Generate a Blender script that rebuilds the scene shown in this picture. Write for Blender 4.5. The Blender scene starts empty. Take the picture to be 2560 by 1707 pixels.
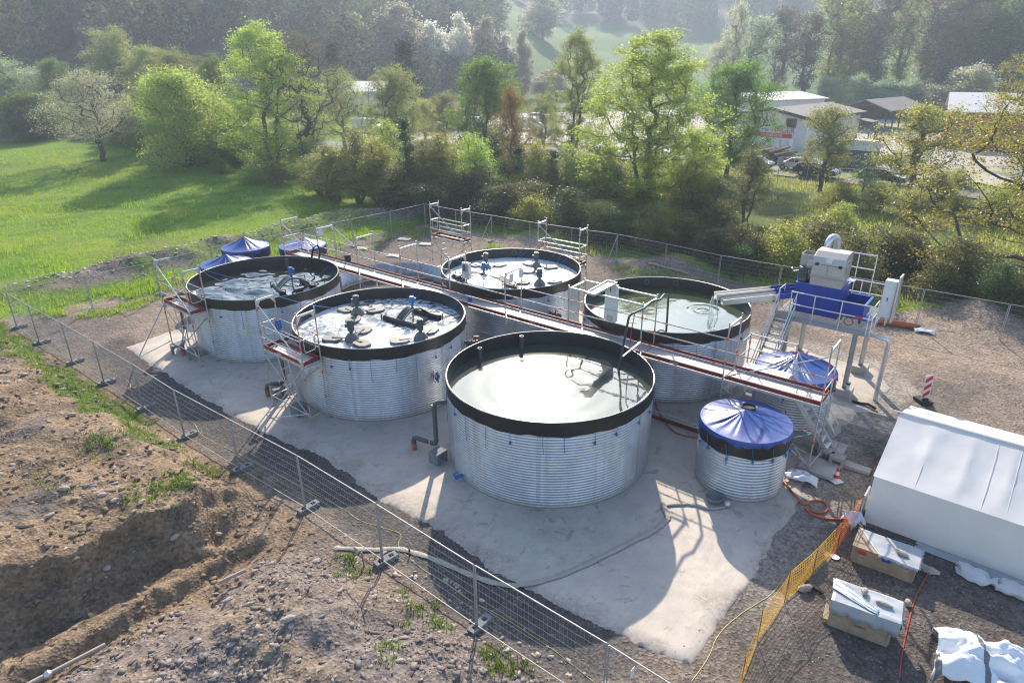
import bpy, math, random
import numpy as np
from mathutils import Vector, Matrix
random.seed(7)
RNG = np.random.default_rng(7)
SC = bpy.context.scene
COL = SC.collection
PI = math.pi
R = math.radians

# ---------------------------------------------------------------- camera
FPX, PITCH, ROLL, CAMH = 1654.05, R(23.416), R(.4515), 12.777
def ray(px, py):
    u = (px - 1280) / FPX; v = (py - 853.5) / FPX
    c, s = math.cos(-ROLL), math.sin(-ROLL)
    u, v = u*c - v*s, u*s + v*c
    c, s = math.cos(PITCH), math.sin(PITCH)
    return (u, c - v*s, -s - v*c)
def G(px, py, z=0.0):
    """world point at height z seen at photo pixel (px, py)"""
    d = ray(px, py); t = (z - CAMH) / d[2]
    return Vector((d[0]*t, d[1]*t, z))
def GY(px, py, y):
    d = ray(px, py); t = y / d[1]
    return Vector((d[0]*t, y, CAMH + d[2]*t))
def zoomed(ox, oy, s):
    return lambda x, y, z=0.0: G(ox + x*s, oy + y*s, z)
cam = bpy.data.cameras.new('camera')
cam.sensor_width = 36.0
cam.lens = FPX / 2560 * 36
cam.clip_start = .1; cam.clip_end = 6000
camo = bpy.data.objects.new('camera', cam); COL.objects.link(camo)
camo.matrix_world = Matrix.Translation((0, 0, CAMH)) @ Matrix.Rotation(PI/2 - PITCH, 4, 'X') @ Matrix.Rotation(-ROLL, 4, 'Z')
SC.camera = camo

# ---------------------------------------------------------------- light
SUN_AZ, SUN_EL = R(2.2), R(31)
w = bpy.data.worlds.new('World'); SC.world = w; w.use_nodes = True
nt = w.node_tree; bg = nt.nodes['Background']
sk = nt.nodes.new('ShaderNodeTexSky'); sk.sky_type = 'NISHITA'; sk.sun_disc = False
sk.sun_elevation = SUN_EL; sk.sun_rotation = SUN_AZ
sk.altitude = 200; sk.air_density = 1.0; sk.dust_density = 1.4; sk.ozone_density = 1.5
nt.links.new(sk.outputs[0], bg.inputs[0]); bg.inputs[1].default_value = .15
sl = bpy.data.lights.new('sun', 'SUN'); sl.energy = 4.5; sl.angle = R(.53); sl.color = (1, .88, .72)
so = bpy.data.objects.new('sun', sl); COL.objects.link(so)
so.rotation_euler = (PI/2 - SUN_EL, 0, PI - SUN_AZ); so.location = (0, 0, 80)
SC.view_settings.view_transform = 'Standard'; SC.view_settings.look = 'None'
SC.view_settings.exposure = .88; SC.view_settings.gamma = 1
SC.cycles.max_bounces = 6; SC.cycles.diffuse_bounces = 2; SC.cycles.glossy_bounces = 3
SC.cycles.transmission_bounces = 4; SC.cycles.transparent_max_bounces = 8
SC.cycles.caustics_reflective = False; SC.cycles.caustics_refractive = False
SC.cycles.sample_clamp_indirect = 4
SC.cycles.use_denoising = True; SC.cycles.use_adaptive_sampling = False; SC.cycles.filter_width = 1.15

# ---------------------------------------------------------------- objects
def tag(o, label=None, cat=None, group=None, kind=None):
    if label: o['label'] = label
    if cat: o['category'] = cat
    if group: o['group'] = group
    if kind: o['kind'] = kind
    return o
def thing(name, label, cat, loc=(0, 0, 0), rz=0.0, group=None):
    o = bpy.data.objects.new(name, None); COL.objects.link(o)
    o.empty_display_size = .2
    o.location = loc; o.rotation_euler = (0, 0, rz)
    return tag(o, label, cat, group)
def mat_of(o):
    return Matrix.Translation(o.location) @ o.rotation_euler.to_matrix().to_4x4()
def children(o): return list(o.children)
def copy_tree(o, parent=None, label=None, loc=None, rz=None, scale=None):
    c = o.copy(); COL.objects.link(c)
    if parent is not None: c.parent = parent
    if label: c['label'] = label
    if loc is not None: c.location = loc
    if rz is not None: c.rotation_euler = (0, 0, rz)
    if scale is not None: c.scale = scale if hasattr(scale, '__len__') else (scale,)*3
    for ch in KIDS.get(o.name, []):
        copy_tree(ch, c)
    return c
KIDS = {}
def link_child(o, parent):
    o.parent = parent
    KIDS.setdefault(parent.name, []).append(o)

class MB:
    def __init__(s): s.v = []; s.f = []; s.m = None
    def add(s, vs, fs):
        b = len(s.v); s.v += [tuple(v) for v in vs]; s.f += [tuple(i + b for i in f) for f in fs]; return s
    def box(s, c, size, rz=0.0, M=None):
        x, y, z = (k/2 for k in size)
        vs = [Vector((a*x, b*y, d*z)) for d in (-1, 1) for b in (-1, 1) for a in (-1, 1)]
        T = M if M is not None else Matrix.Translation(c) @ Matrix.Rotation(rz, 4, 'Z')
        return s.add([T @ v for v in vs], [(0,2,3,1),(4,5,7,6),(0,1,5,4),(2,6,7,3),(0,4,6,2),(1,3,7,5)])
    def bar(s, p, q, w, h=None, up=(0, 0, 1)):
        """a square bar from p to q, w wide and h high"""
        h = h or w; p, q = Vector(p), Vector(q); d = (q - p); L = d.length
        if L < 1e-6: return s
        d.normalize(); u = Vector(up)
        if abs(d.dot(u)) > .98: u = Vector((0, 1, 0))
        a = d.cross(u).normalized(); b = a.cross(d).normalized()
        M = Matrix((a, d, b)).transposed().to_4x4(); M.translation = (p + q)/2
        return s.box(None, (w, L, h), M=M)
    def tube(s, pts, r, n=6, cap=True, closed=False):
        pts = [Vector(p) for p in pts]; N = len(pts)
        rs = r if hasattr(r, '__len__') else [r]*N
        vs, fs = [], []; prev = None
        for i, p in enumerate(pts):
            if closed: d = pts[(i+1) % N] - pts[i-1]
            else: d = pts[min(i+1, N-1)] - pts[max(i-1, 0)]
            if d.length < 1e-9: d = Vector((0, 0, 1))
            d.normalize()
            if prev is None:
                a = d.cross(Vector((0, 0, 1)))
                if a.length < .05: a = d.cross(Vector((0, 1, 0)))
            else: a = prev - d*prev.dot(d)
            if a.length < 1e-6: a = d.orthogonal()
            a.normalize(); prev = a; b = d.cross(a)
            for k in range(n):
                t = 2*PI*k/n; vs.append(p + (a*math.cos(t) + b*math.sin(t))*rs[i])
        for i in range(N if closed else N - 1):
            for k in range(n):
                j = (i+1) % N
                fs.append((i*n+k, i*n+(k+1) % n, j*n+(k+1) % n, j*n+k))
        if cap and not closed:
            fs.append(tuple(range(n))[::-1]); fs.append(tuple((N-1)*n + k for k in range(n)))
        return s.add(vs, fs)
    def cyl(s, c, r, h, n=16, axis='Z', r2=None):
        c = Vector(c); d = {'X': Vector((1,0,0)), 'Y': Vector((0,1,0)), 'Z': Vector((0,0,1))}[axis] if isinstance(axis, str) else Vector(axis)
        return s.tube([c, c + d*h], [r, r if r2 is None else r2], n)
    def lathe(s, prof, n=48, c=(0, 0, 0), rfun=None, closed=True, a0=0, a1=2*PI):
        """profile of (r, z) turned round the vertical through c"""
        vs, fs = [], []; m = len(prof); K = n if closed else n + 1
        for k in range(K):
            t = a0 + (a1 - a0)*k/n
            for i, (r, z) in enumerate(prof):
                dz = 0
                if rfun: r, dz = rfun(t, i, r)
                vs.append((c[0] + r*math.cos(t), c[1] + r*math.sin(t), c[2] + z + dz))
        for k in range(n):
            k2 = (k+1) % K
            for i in range(m - 1):
                fs.append((k*m+i, k2*m+i, k2*m+i+1, k*m+i+1))
        return s.add(vs, fs)
    def prism(s, poly, z0, z1, M=None):
        n = len(poly); vs = [(x, y, z0) for x, y in poly] + [(x, y, z1) for x, y in poly]
        if M is not None: vs = [M @ Vector(v) for v in vs]
        fs = [tuple(range(n))[::-1], tuple(range(n, 2*n))] + [(i, (i+1) % n, n + (i+1) % n, n + i) for i in range(n)]
        return s.add(vs, fs)
    def build(s, name, m, parent=None, world=True, smooth=False, label=None, cat=None, group=None, kind=None, bevel=0, loc=None):
        me = bpy.data.meshes.new(name)
        vs = s.v
        if parent is not None and world:
            I = mat_of(parent).inverted()
            pp = parent.parent
            if pp is not None: I = I @ mat_of(pp).inverted()
            vs = [I @ Vector(v) for v in vs]
        elif loc is not None:
            vs = [Vector(v) - Vector(loc) for v in vs]
        me.from_pydata([tuple(v) for v in vs], [], s.f); me.update()
        if smooth:
            me.polygons.foreach_set('use_smooth', [True]*len(me.polygons))
            try: me.set_sharp_from_angle(angle=R(40))
            except Exception: pass
        if m is not None: me.materials.append(m)
        o = bpy.data.objects.new(name, me); COL.objects.link(o)
        if parent is not None: link_child(o, parent)
        elif loc is not None: o.location = loc
        if bevel:
            b = o.modifiers.new('bevel', 'BEVEL'); b.width = bevel; b.segments = 2; b.limit_method = 'ANGLE'; b.angle_limit = R(40)
        return tag(o, label, cat, group, kind)
def npmesh(name, V, F, m, smooth=True, cols=None, parent=None, attr='tint'):
    """V (n,3), F (k,3|4) numpy arrays -> linked mesh object"""
    me = bpy.data.meshes.new(name); k, c = F.shape
    me.vertices.add(len(V)); me.vertices.foreach_set('co', np.ascontiguousarray(V, np.float32).ravel())
    me.loops.add(k*c); me.loops.foreach_set('vertex_index', np.ascontiguousarray(F, np.int32).ravel())
    me.polygons.add(k); me.polygons.foreach_set('loop_start', np.arange(k, dtype=np.int32)*c)
    me.polygons.foreach_set('loop_total', np.full(k, c, np.int32))
    if smooth: me.polygons.foreach_set('use_smooth', np.ones(k, bool))
    me.update(calc_edges=True)
    if cols is not None:
        a = me.color_attributes.new(attr, 'FLOAT_COLOR', 'POINT')
        a.data.foreach_set('color', np.concatenate([cols, np.ones((len(cols), 1))], 1).astype(np.float32).ravel())
    if m is not None: me.materials.append(m)
    o = bpy.data.objects.new(name, me); COL.objects.link(o)
    if parent is not None: link_child(o, parent)
    return o

# ---------------------------------------------------------------- materials
def pbr(name, col, rough=.6, metal=0.0, var=0.0, scale=5.0, bump=0.0, bscale=40.0, col2=None, spec=None, coat=0.0, coords='Object', detail=6, trans=0.0, var2=0.0, scale2=.6, island=0.0):
    m = bpy.data.materials.new(name); m.use_nodes = True
    t = m.node_tree; n = t.nodes; L = t.links; b = n['Principled BSDF']
    b.inputs['Roughness'].default_value = rough; b.inputs['Metallic'].default_value = metal
    if spec is not None: b.inputs['Specular IOR Level'].default_value = spec
    if coat: b.inputs['Coat Weight'].default_value = coat
    c3 = tuple(col) + (1,)
    b.inputs['Base Color'].default_value = c3
    tc = n.new('ShaderNodeTexCoord')
    src = None
    if var or col2:
        no = n.new('ShaderNodeTexNoise'); no.inputs['Scale'].default_value = scale; no.inputs['Detail'].default_value = detail
        no.inputs['Roughness'].default_value = .65
        L.new(tc.outputs[coords], no.inputs['Vector'])
        cr = n.new('ShaderNodeValToRGB'); cr.color_ramp.elements[0].position = .3; cr.color_ramp.elements[1].position = .7
        a = [max(0, k*(1-var)) for k in col]; d = list(col2) if col2 else [min(1, k*(1+var)) for k in col]
        cr.color_ramp.elements[0].color = a + [1]; cr.color_ramp.elements[1].color = d + [1]
        L.new(no.outputs['Fac'], cr.inputs[0]); src = cr.outputs[0]
    if src is not None and var2:
        no2 = n.new('ShaderNodeTexNoise'); no2.inputs['Scale'].default_value = scale2; no2.inputs['Detail'].default_value = 4
        L.new(tc.outputs[coords], no2.inputs['Vector'])
        mr = n.new('ShaderNodeMapRange'); mr.inputs[1].default_value = .3; mr.inputs[2].default_value = .7
        mr.inputs[3].default_value = 1 - var2; mr.inputs[4].default_value = 1 + var2
        L.new(no2.outputs['Fac'], mr.inputs[0])
        mx = n.new('ShaderNodeVectorMath'); mx.operation = 'SCALE'
        L.new(src, mx.inputs[0]); L.new(mr.outputs[0], mx.inputs['Scale']); src = mx.outputs[0]
    if island:
        g = n.new('ShaderNodeNewGeometry'); mr = n.new('ShaderNodeMapRange')
        mr.inputs[3].default_value = 1 - island; mr.inputs[4].default_value = 1 + island
        L.new(g.outputs['Random Per Island'], mr.inputs[0])
        mx = n.new('ShaderNodeVectorMath'); mx.operation = 'SCALE'
        if src is not None: L.new(src, mx.inputs[0])
        else: mx.inputs[0].default_value = col
        L.new(mr.outputs[0], mx.inputs['Scale']); src = mx.outputs[0]
    if src is not None: L.new(src, b.inputs['Base Color'])
    if bump:
        nb = n.new('ShaderNodeTexNoise'); nb.inputs['Scale'].default_value = bscale; nb.inputs['Detail'].default_value = 5
        L.new(tc.outputs[coords], nb.inputs['Vector'])
        bp = n.new('ShaderNodeBump'); bp.inputs['Strength'].default_value = bump; bp.inputs['Distance'].default_value = .02
        L.new(nb.outputs['Fac'], bp.inputs['Height']); L.new(bp.outputs[0], b.inputs['Normal'])
    return m

def leafmat(name, col, col2, transl=.5, gloss=.15):
    """leaf: diffuse + translucent, hue and value differing from leaf to leaf"""
    m = bpy.data.materials.new(name); m.use_nodes = True
    t = m.node_tree; n = t.nodes; L = t.links; n.remove(n['Principled BSDF']); out = n['Material Output']
    g = n.new('ShaderNodeNewGeometry'); cr = n.new('ShaderNodeMix'); cr.data_type = 'RGBA'
    cr.inputs[6].default_value = tuple(col) + (1,); cr.inputs[7].default_value = tuple(col2) + (1,)
    L.new(g.outputs['Random Per Island'], cr.inputs[0])
    oi = n.new('ShaderNodeObjectInfo'); hs = n.new('ShaderNodeHueSaturation')
    mr = n.new('ShaderNodeMapRange'); mr.inputs[3].default_value = .8; mr.inputs[4].default_value = 1.2
    L.new(oi.outputs['Random'], mr.inputs[0]); L.new(mr.outputs[0], hs.inputs['Value'])
    mr2 = n.new('ShaderNodeMapRange'); mr2.inputs[3].default_value = .485; mr2.inputs[4].default_value = .515
    L.new(oi.outputs['Random'], mr2.inputs[0]); L.new(mr2.outputs[0], hs.inputs['Hue'])
    L.new(cr.outputs[2], hs.inputs['Color'])
    d = n.new('ShaderNodeBsdfDiffuse'); tr = n.new('ShaderNodeBsdfTranslucent'); mx = n.new('ShaderNodeMixShader')
    L.new(hs.outputs[0], d.inputs[0])
    br = n.new('ShaderNodeHueSaturation'); br.inputs['Value'].default_value = 1.9; br.inputs['Saturation'].default_value = 1.05
    L.new(hs.outputs[0], br.inputs['Color']); L.new(br.outputs[0], tr.inputs[0])
    mx.inputs[0].default_value = transl
    L.new(d.outputs[0], mx.inputs[1]); L.new(tr.outputs[0], mx.inputs[2])
    if gloss:
        gl = n.new('ShaderNodeBsdfGlossy'); gl.inputs['Roughness'].default_value = .5
        gl.inputs[0].default_value = (.6, .65, .6, 1)
        fr = n.new('ShaderNodeFresnel'); fr.inputs[0].default_value = 1.3
        ml = n.new('ShaderNodeMath'); ml.operation = 'MULTIPLY'; ml.inputs[1].default_value = gloss
        L.new(fr.outputs[0], ml.inputs[0])
        m2 = n.new('ShaderNodeMixShader'); L.new(ml.outputs[0], m2.inputs[0])
        L.new(mx.outputs[0], m2.inputs[1]); L.new(gl.outputs[0], m2.inputs[2]); L.new(m2.outputs[0], out.inputs[0])
    else: L.new(mx.outputs[0], out.inputs[0])
    return m

M = {}
M['galv'] = pbr('galvanised_steel', (.64, .665, .70), .40, .80, .14, 3.0, detail=8, var2=.1, scale2=.7)
M['scaf'] = pbr('scaffold_steel', (.50, .52, .53), .45, .8, .12, 6)
M['fence'] = pbr('fence_steel', (.36, .375, .38), .6, .5, .15, 6)
M['alu'] = pbr('aluminium', (.72, .72, .71), .38, .75, .08, 8)
M['deck'] = pbr('deck_plate', (.62, .60, .57), .5, .45, .12, 7)
M['orange'] = pbr('orange_coupler', (.75, .09, .03), .5)
M['redboard'] = pbr('red_board', (.20, .030, .022), .55, 0, .25, 6)
M['liner'] = pbr('black_liner', (.012, .012, .012), .42, 0, .3, 4, bump=.25, bscale=9)
M['tarp'] = pbr('blue_tarp', (.014, .062, .27), .36, 0, .18, 2.5, bump=.35, bscale=5, spec=.6)
M['black'] = pbr('black_plastic', (.015, .015, .016), .4)
M['rubber'] = pbr('dark_rubber', (.025, .024, .024), .8, 0, .3, 20)
M['pvc'] = pbr('grey_pipe', (.075, .085, .095), .4, 0, .12, 6)
M['orangepipe'] = pbr('orange_pipe', (.42, .11, .035), .45, 0, .15, 5)
M['concrete'] = pbr('concrete', (.46, .42, .38), .85, 0, .16, 2.2, bump=.15, bscale=30, var2=.12, scale2=.25)
M['block'] = pbr('grey_block', (.20, .21, .22), .85, 0, .15, 8, bump=.2)
M['white'] = pbr('white_paint', (.76, .76, .75), .5, 0, .04, 6)
M['blue'] = pbr('blue_paint', (.018, .055, .33), .42, 0, .12, 4)
M['bluelight'] = pbr('bright_blue', (.02, .14, .48), .42)
M['rope'] = pbr('blue_rope', (.03, .16, .45), .7)
M['stainless'] = pbr('stainless', (.50, .46, .43), .42, .45, .08, 4)
M['motor'] = pbr('motor_grey', (.06, .08, .10), .45)
M['float'] = pbr('float_grey', (.16, .16, .155), .6, 0, .2, 6)
M['wood'] = pbr('crate_wood', (.34, .255, .175), .7, 0, .25, 4, bump=.1)
M['canvas'] = pbr('white_canvas', (.80, .80, .79), .62, 0, .03, 1.2, bump=.25, bscale=2.2, var2=.03)
def make_translucent(m, col, fac):
    n = m.node_tree.nodes; L = m.node_tree.links; out = n['Material Output']; tr = n.new('ShaderNodeBsdfTranslucent'); tr.inputs[0].default_value = tuple(col) + (1,)
    mx = n.new('ShaderNodeMixShader'); mx.inputs[0].default_value = fac; L.new(n['Principled BSDF'].outputs[0], mx.inputs[1]); L.new(tr.outputs[0], mx.inputs[2]); L.new(mx.outputs[0], out.inputs[0])
make_translucent(M['canvas'], (.8, .8, .8), .3)
M['sheet'] = pbr('grey_sheet', (.36, .39, .42), .4, 0, .14, 3, bump=.4, bscale=6, spec=.7)
M['plastic'] = pbr('white_sheet', (.72, .75, .78), .35, 0, .05, 3, bump=.3, bscale=8)
M['stone'] = pbr('stone', (.36, .31, .265), .85, 0, .3, 6, bump=.3, island=.3)
M['clod'] = pbr('soil_clod', (.20, .145, .10), .95, 0, .3, 5, island=.35)
M['slate'] = pbr('slate_chip', (.21, .18, .16), .85, 0, .3, 6, island=.45)
M['asphalt'] = pbr('asphalt', (.16, .155, .15), .85, 0, .12, 3)
M['bark'] = pbr('bark', (.085, .068, .052), .9, 0, .35, 6, bump=.4, bscale=25)
M['barkgrey'] = pbr('bark_grey', (.13, .115, .10), .9, 0, .3, 6)
M['hose'] = pbr('hose_canvas', (.40, .36, .30), .75, 0, .12, 6)
M['orangehose'] = pbr('orange_hose', (.55, .12, .03), .45)
M['yellow'] = pbr('yellow_cable', (.55, .47, .10), .5)
M['redcable'] = pbr('red_cable', (.55, .06, .04), .45)
M['net'] = leafmat('safety_net', (.74, .55, .03), (.74, .47, .03), .5, 0)
M['signred'] = pbr('sign_red', (.62, .03, .02), .45)

def shellmat():
    """galvanised sheet with vertical run-off streaks and splashed dirt at its foot"""
    m = pbr('galvanised_shell', (.57, .60, .64), .40, .80, .12, 2.5, detail=8, var2=.08, scale2=.6)
    t = m.node_tree; n = t.nodes; L = t.links; b = n['Principled BSDF']; src = b.inputs['Base Color'].links[0].from_socket
    tc = n.new('ShaderNodeTexCoord'); mp = n.new('ShaderNodeMapping'); mp.inputs['Scale'].default_value = (3.2, 3.2, .18); L.new(tc.outputs['Object'], mp.inputs[0])
    no = n.new('ShaderNodeTexNoise'); no.inputs['Scale'].default_value = 1.3; no.inputs['Detail'].default_value = 5; L.new(mp.outputs[0], no.inputs['Vector'])
    mr = n.new('ShaderNodeMapRange'); mr.inputs[1].default_value = .52; mr.inputs[2].default_value = .72; mr.inputs[4].default_value = .38; L.new(no.outputs['Fac'], mr.inputs[0])
    mx = n.new('ShaderNodeMix'); mx.data_type = 'RGBA'; mx.inputs[7].default_value = (.33, .34, .35, 1); L.new(mr.outputs[0], mx.inputs[0]); L.new(src, mx.inputs[6])
    sx = n.new('ShaderNodeSeparateXYZ'); L.new(tc.outputs['Object'], sx.inputs[0])
    n2 = n.new('ShaderNodeTexNoise'); n2.inputs['Scale'].default_value = 5; n2.inputs['Detail'].default_value = 5; L.new(tc.outputs['Object'], n2.inputs['Vector'])
    ma = n.new('ShaderNodeMath'); ma.operation = 'MULTIPLY_ADD'; ma.inputs[1].default_value = -.55; L.new(n2.outputs['Fac'], ma.inputs[0]); L.new(sx.outputs[2], ma.inputs[2])
    m3 = n.new('ShaderNodeMapRange'); m3.inputs[1].default_value = -.22; m3.inputs[2].default_value = .0; m3.inputs[3].default_value = .75; m3.inputs[4].default_value = 0; L.new(ma.outputs[0], m3.inputs[0])
    my = n.new('ShaderNodeMix'); my.data_type = 'RGBA'; my.inputs[7].default_value = (.34, .29, .23, 1); L.new(m3.outputs[0], my.inputs[0]); L.new(mx.outputs[2], my.inputs[6]); L.new(my.outputs[2], b.inputs['Base Color'])
    m4 = n.new('ShaderNodeMath'); m4.operation = 'MULTIPLY_ADD'; m4.inputs[1].default_value = -.7; m4.inputs[2].default_value = .80; L.new(m3.outputs[0], m4.inputs[0]); L.new(m4.outputs[0], b.inputs['Metallic'])
    return m
M['shell'] = shellmat()

def striped_sheet():
    m = pbr('striped_sheet', (.74, .77, .80), .4, 0, .05, 3, bump=.3, bscale=8); t = m.node_tree; n = t.nodes; L = t.links; b = n['Principled BSDF']; src = b.inputs['Base Color'].links[0].from_socket
    tc = n.new('ShaderNodeTexCoord'); mp = n.new('ShaderNodeMapping'); mp.inputs['Rotation'].default_value = (0, 0, .35); L.new(tc.outputs['Object'], mp.inputs[0])
    wv = n.new('ShaderNodeTexWave'); wv.inputs['Scale'].default_value = .36; wv.inputs['Distortion'].default_value = .6; L.new(mp.outputs[0], wv.inputs['Vector'])
    mr = n.new('ShaderNodeMapRange'); mr.inputs[1].default_value = .955; mr.inputs[2].default_value = .965; L.new(wv.outputs['Fac'], mr.inputs[0])
    mx = n.new('ShaderNodeMix'); mx.data_type = 'RGBA'; mx.inputs[7].default_value = (.16, .17, .18, 1); L.new(mr.outputs[0], mx.inputs[0]); L.new(src, mx.inputs[6]); L.new(mx.outputs[2], b.inputs['Base Color']); return m
M['striped'] = striped_sheet()
# ---------------------------------------------------------------- numpy noise
def _h(ix, iy, seed):
    n = (ix.astype(np.int64)*374761393 + iy.astype(np.int64)*668265263 + seed*1442695041) & 0x7fffffff
    n = ((n ^ (n >> 13))*1274126177) & 0x7fffffff
    return ((n ^ (n >> 16)) & 0xffff)/65535.0
def vnoise(x, y, seed=0):
    ix, iy = np.floor(x), np.floor(y); fx, fy = x - ix, y - iy
    fx = fx*fx*(3 - 2*fx); fy = fy*fy*(3 - 2*fy)
    a = _h(ix, iy, seed); b = _h(ix+1, iy, seed); c = _h(ix, iy+1, seed); d = _h(ix+1, iy+1, seed)
    return (a*(1-fx) + b*fx)*(1-fy) + (c*(1-fx) + d*fx)*fy
def fbm(x, y, sc, oct=4, seed=0, gain=.5):
    s = 0; a = 1; t = 0; f = 1/sc
    for i in range(oct):
        s = s + a*(vnoise(x*f + 17.3*i, y*f - 9.1*i, seed + i) - .5); t += a; a *= gain; f *= 2.03
    return s/t*2
def ss(a, b, x):
    t = np.clip((x - a)/(b - a), 0, 1); return t*t*(3 - 2*t)

# ---------------------------------------------------------------- ground
P0 = np.array([-25.55, 31.69]); FE = np.array([.78044, -.62524]); FM = np.array([-.62524, -.78044])
def ST(x, y): return (x - P0[0])*FE[0] + (y - P0[1])*FE[1], (x - P0[0])*FM[0] + (y - P0[1])*FM[1]
def seg_d(x, y, L):
    """distance to a polyline"""
    D = np.full(np.shape(x), 1e9)
    for (ax, ay), (bx, by) in zip(L[:-1], L[1:]):
        dx, dy = bx - ax, by - ay; t = np.clip(((x-ax)*dx + (y-ay)*dy)/(dx*dx + dy*dy), 0, 1)
        D = np.minimum(D, np.hypot(x - ax - t*dx, y - ay - t*dy))
    return D
def inpoly(x, y, P):
    r = np.zeros(np.shape(x), bool); n = len(P)
    for i in range(n):
        (x1, y1), (x2, y2) = P[i], P[(i+1) % n]
        c = ((y1 > y) != (y2 > y)) & (x < (x2 - x1)*(y - y1)/((y2 - y1) + 1e-12) + x1); r ^= c
    return r
def sdpoly(x, y, P):
    d = seg_d(x, y, list(P) + [P[0]]); return np.where(inpoly(x, y, P), d, -d)
FENCE_BACK = [(-25.55, 31.69), (-20.53, 36.68), (-18.56, 39.74), (-13.8, 44.49), (-6.86, 52.37), (1.31, 45.95), (12.17, 37.19), (20.41, 30.96), (28, 24.9), (40, 15)]
SITE = [(-25.55, 31.69), (-20.53, 36.68), (-18.56, 39.74), (-13.8, 44.49), (-6.86, 52.37), (1.31, 45.95), (12.17, 37.19), (20.41, 30.96), (28, 24.9), (60, -6), (20, -6), (6, 6.4)]
PAD = [(4.0, 10.95), (2.7, 11.6), (1.2, 12.6), (-.5, 13.75), (-2.2, 15.6), (-4.1, 17.0), (-5.4, 18.4), (-7.3, 19.9), (-9.5, 21.3), (-11.7, 23.0), (-15.8, 26.6), (-18.6, 29.1), (-18.1, 29.9), (-16.4, 32.6),
       (-15, 34.2), (-13.5, 35.2), (-8.2, 34), (-4.5, 36.0), (1.5, 36.0), (6, 31.2), (10.5, 29.5), (12, 29.6), (16, 26.0), (15.6, 24.2), (13.2, 21.9), (11.0, 19.9), (8.5, 16.3), (8.0, 15.6), (5.9, 13.1)]
ROAD = [(95, 25), (60, 51), (47.7, 62), (36, 74.5), (22, 88), (8, 98), (-25, 105), (-80, 113), (-200, 130)]
YARD = [(60, 60), (49, 66), (37, 79), (24, 91), (10, 102), (-24, 108), (-24, 140), (0, 165), (40, 170), (90, 150), (110, 90)]
def height(x, y):
    s, t = ST(x, y)
    n1 = fbm(x, y, 1.6, 4, 3); n2 = fbm(x, y, .35, 3, 11)
    sd = sdpoly(x, y, SITE)
    dist = np.hypot(x, y)
    z = .015*n2 + .03*n1
    # ---- earth outside the near fence: bank on the left, wheel track, rubble heap
    out = ss(.3, 2.2, t + .5*n1)*ss(-6, 0, t)
    edge = 22.35 + .35*fbm(t, t*0+3, 1.4, 3, 5)*2 + .25*np.clip(t - 2, 0, 6)*.1
    lipd = (s - edge)
    bank = (1 - .55*ss(-.12, .14, lipd) - .45*ss(.1, .95, lipd))*(1.02 + .09*np.clip(t, 0, 8) + .16*n1)
    bank = bank*ss(-1.5, 5.0, s)*out
    und = .25*fbm(x, y, 4.2, 3, 21)*(1 - ss(-.2, .6, lipd))
    heap = ss(25.0, 26.6, s + .35*n1)*(.55 + .55*ss(26, 29, s))*ss(-.2, 2.6, t - .4 + .5*n1)*(1 - ss(34.0, 36.5, s))
    hump = .62*fbm(x, y, 1.9, 4, 33)*ss(25.3, 26.5, s)*ss(.8, 2.5, t)
    rut = -.22*np.exp(-((s - 24.75 - .1*n1)/.22)**2) + .10*np.exp(-((s - 24.3)/.2)**2) - .12*np.exp(-((s - 23.35)/.25)**2)
    rut = rut*ss(.6, 2.2, t)
    zz = bank + und*out + heap + hump + rut + out*(.09*n1 + .07*fbm(x, y, .5, 4, 8) + .03*fbm(x, y, .16, 2, 9))
    near = (t > -.6) & (s > -30) & (y < 33)
    rid = 1 - np.abs(fbm(x, y, 1.1, 4, 301))*2.2; clod = np.maximum(0, fbm(x, y, .30, 3, 311))
    zz = zz + out*(.10*(rid - .6)*ss(-1.2, .2, -np.abs(lipd - .3)) + .09*clod + .05*np.maximum(0, fbm(x, y, .13, 2, 321)))
    zz = zz - .35*np.exp(-((lipd - .75)/.3)**2)*np.maximum(0, fbm(t*1.0, s*.3, .9, 3, 331) + .1)*out
    z = np.where(near, z + zz*ss(-.4, .4, t), z)
    # ---- berm of dug soil beyond the far-left fence
    bd = seg_d(x, y, [(-33, 36.5), (-27, 39.5), (-22.5, 44), (-18, 50), (-13.5, 55.5), (-9, 58)])
    z = z + (.95 + .35*n1)*np.exp(-(bd/1.7)**2)*(1 - ss(24, 34, -x))*(1 - .4*ss(-15, -8, x))
    # ---- heaps of soil by the back fence on the right
    for hx, hy, hr, hh in ((10.5, 41.0, 2.6, .9), (24.5, 31.5, 2.4, .9), (27.5, 28.8, 2.4, .8), (2, 48.5, 2.2, .6)):
        z = z + hh*np.exp(-((x-hx)**2 + (y-hy)**2)/hr**2)*(1 + .5*n1)
    # ---- meadow swell, stream dip, then the valley side
    z = z + .5*ss(45, 90, y)*ss(10, 30, -x)*fbm(x, y, 25, 2, 40)
    z = z + 1.2*ss(22, 40, -x)*ss(60, 95, y)
    dip = seg_d(x, y, [(-60, 98), (-30, 84), (-12, 70), (6, 58), (22, 45), (40, 33), (70, 12)])
    z = z - 1.1*np.exp(-(dip/3.2)**2)*ss(-40, -20, x)
    az = np.degrees(np.arctan2(x, y))
    start = 150 + 60*ss(-26, 2, az) + 45*ss(2, 14, az) - 45*ss(16, 34, az)
    slope = .42 - .255*ss(-4, 6, az) + .10*ss(14, 30, az)
    r = np.maximum(dist - start, 0)
    up = slope*r**2/(r + 35)
    up = up + .22*np.maximum(dist - 430, 0)*ss(-4, 10, az)
    up = 75*(1 - np.exp(-up/75))
    z = z + up + ss(5, 60, r)*4*fbm(x, y, 60, 3, 50)
    return z
def lines(parts):
    out = []
    for a, b, st in parts: out += list(np.arange(a, b - st*.5, st))
    return out
xs = [-14*1.0]
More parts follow.
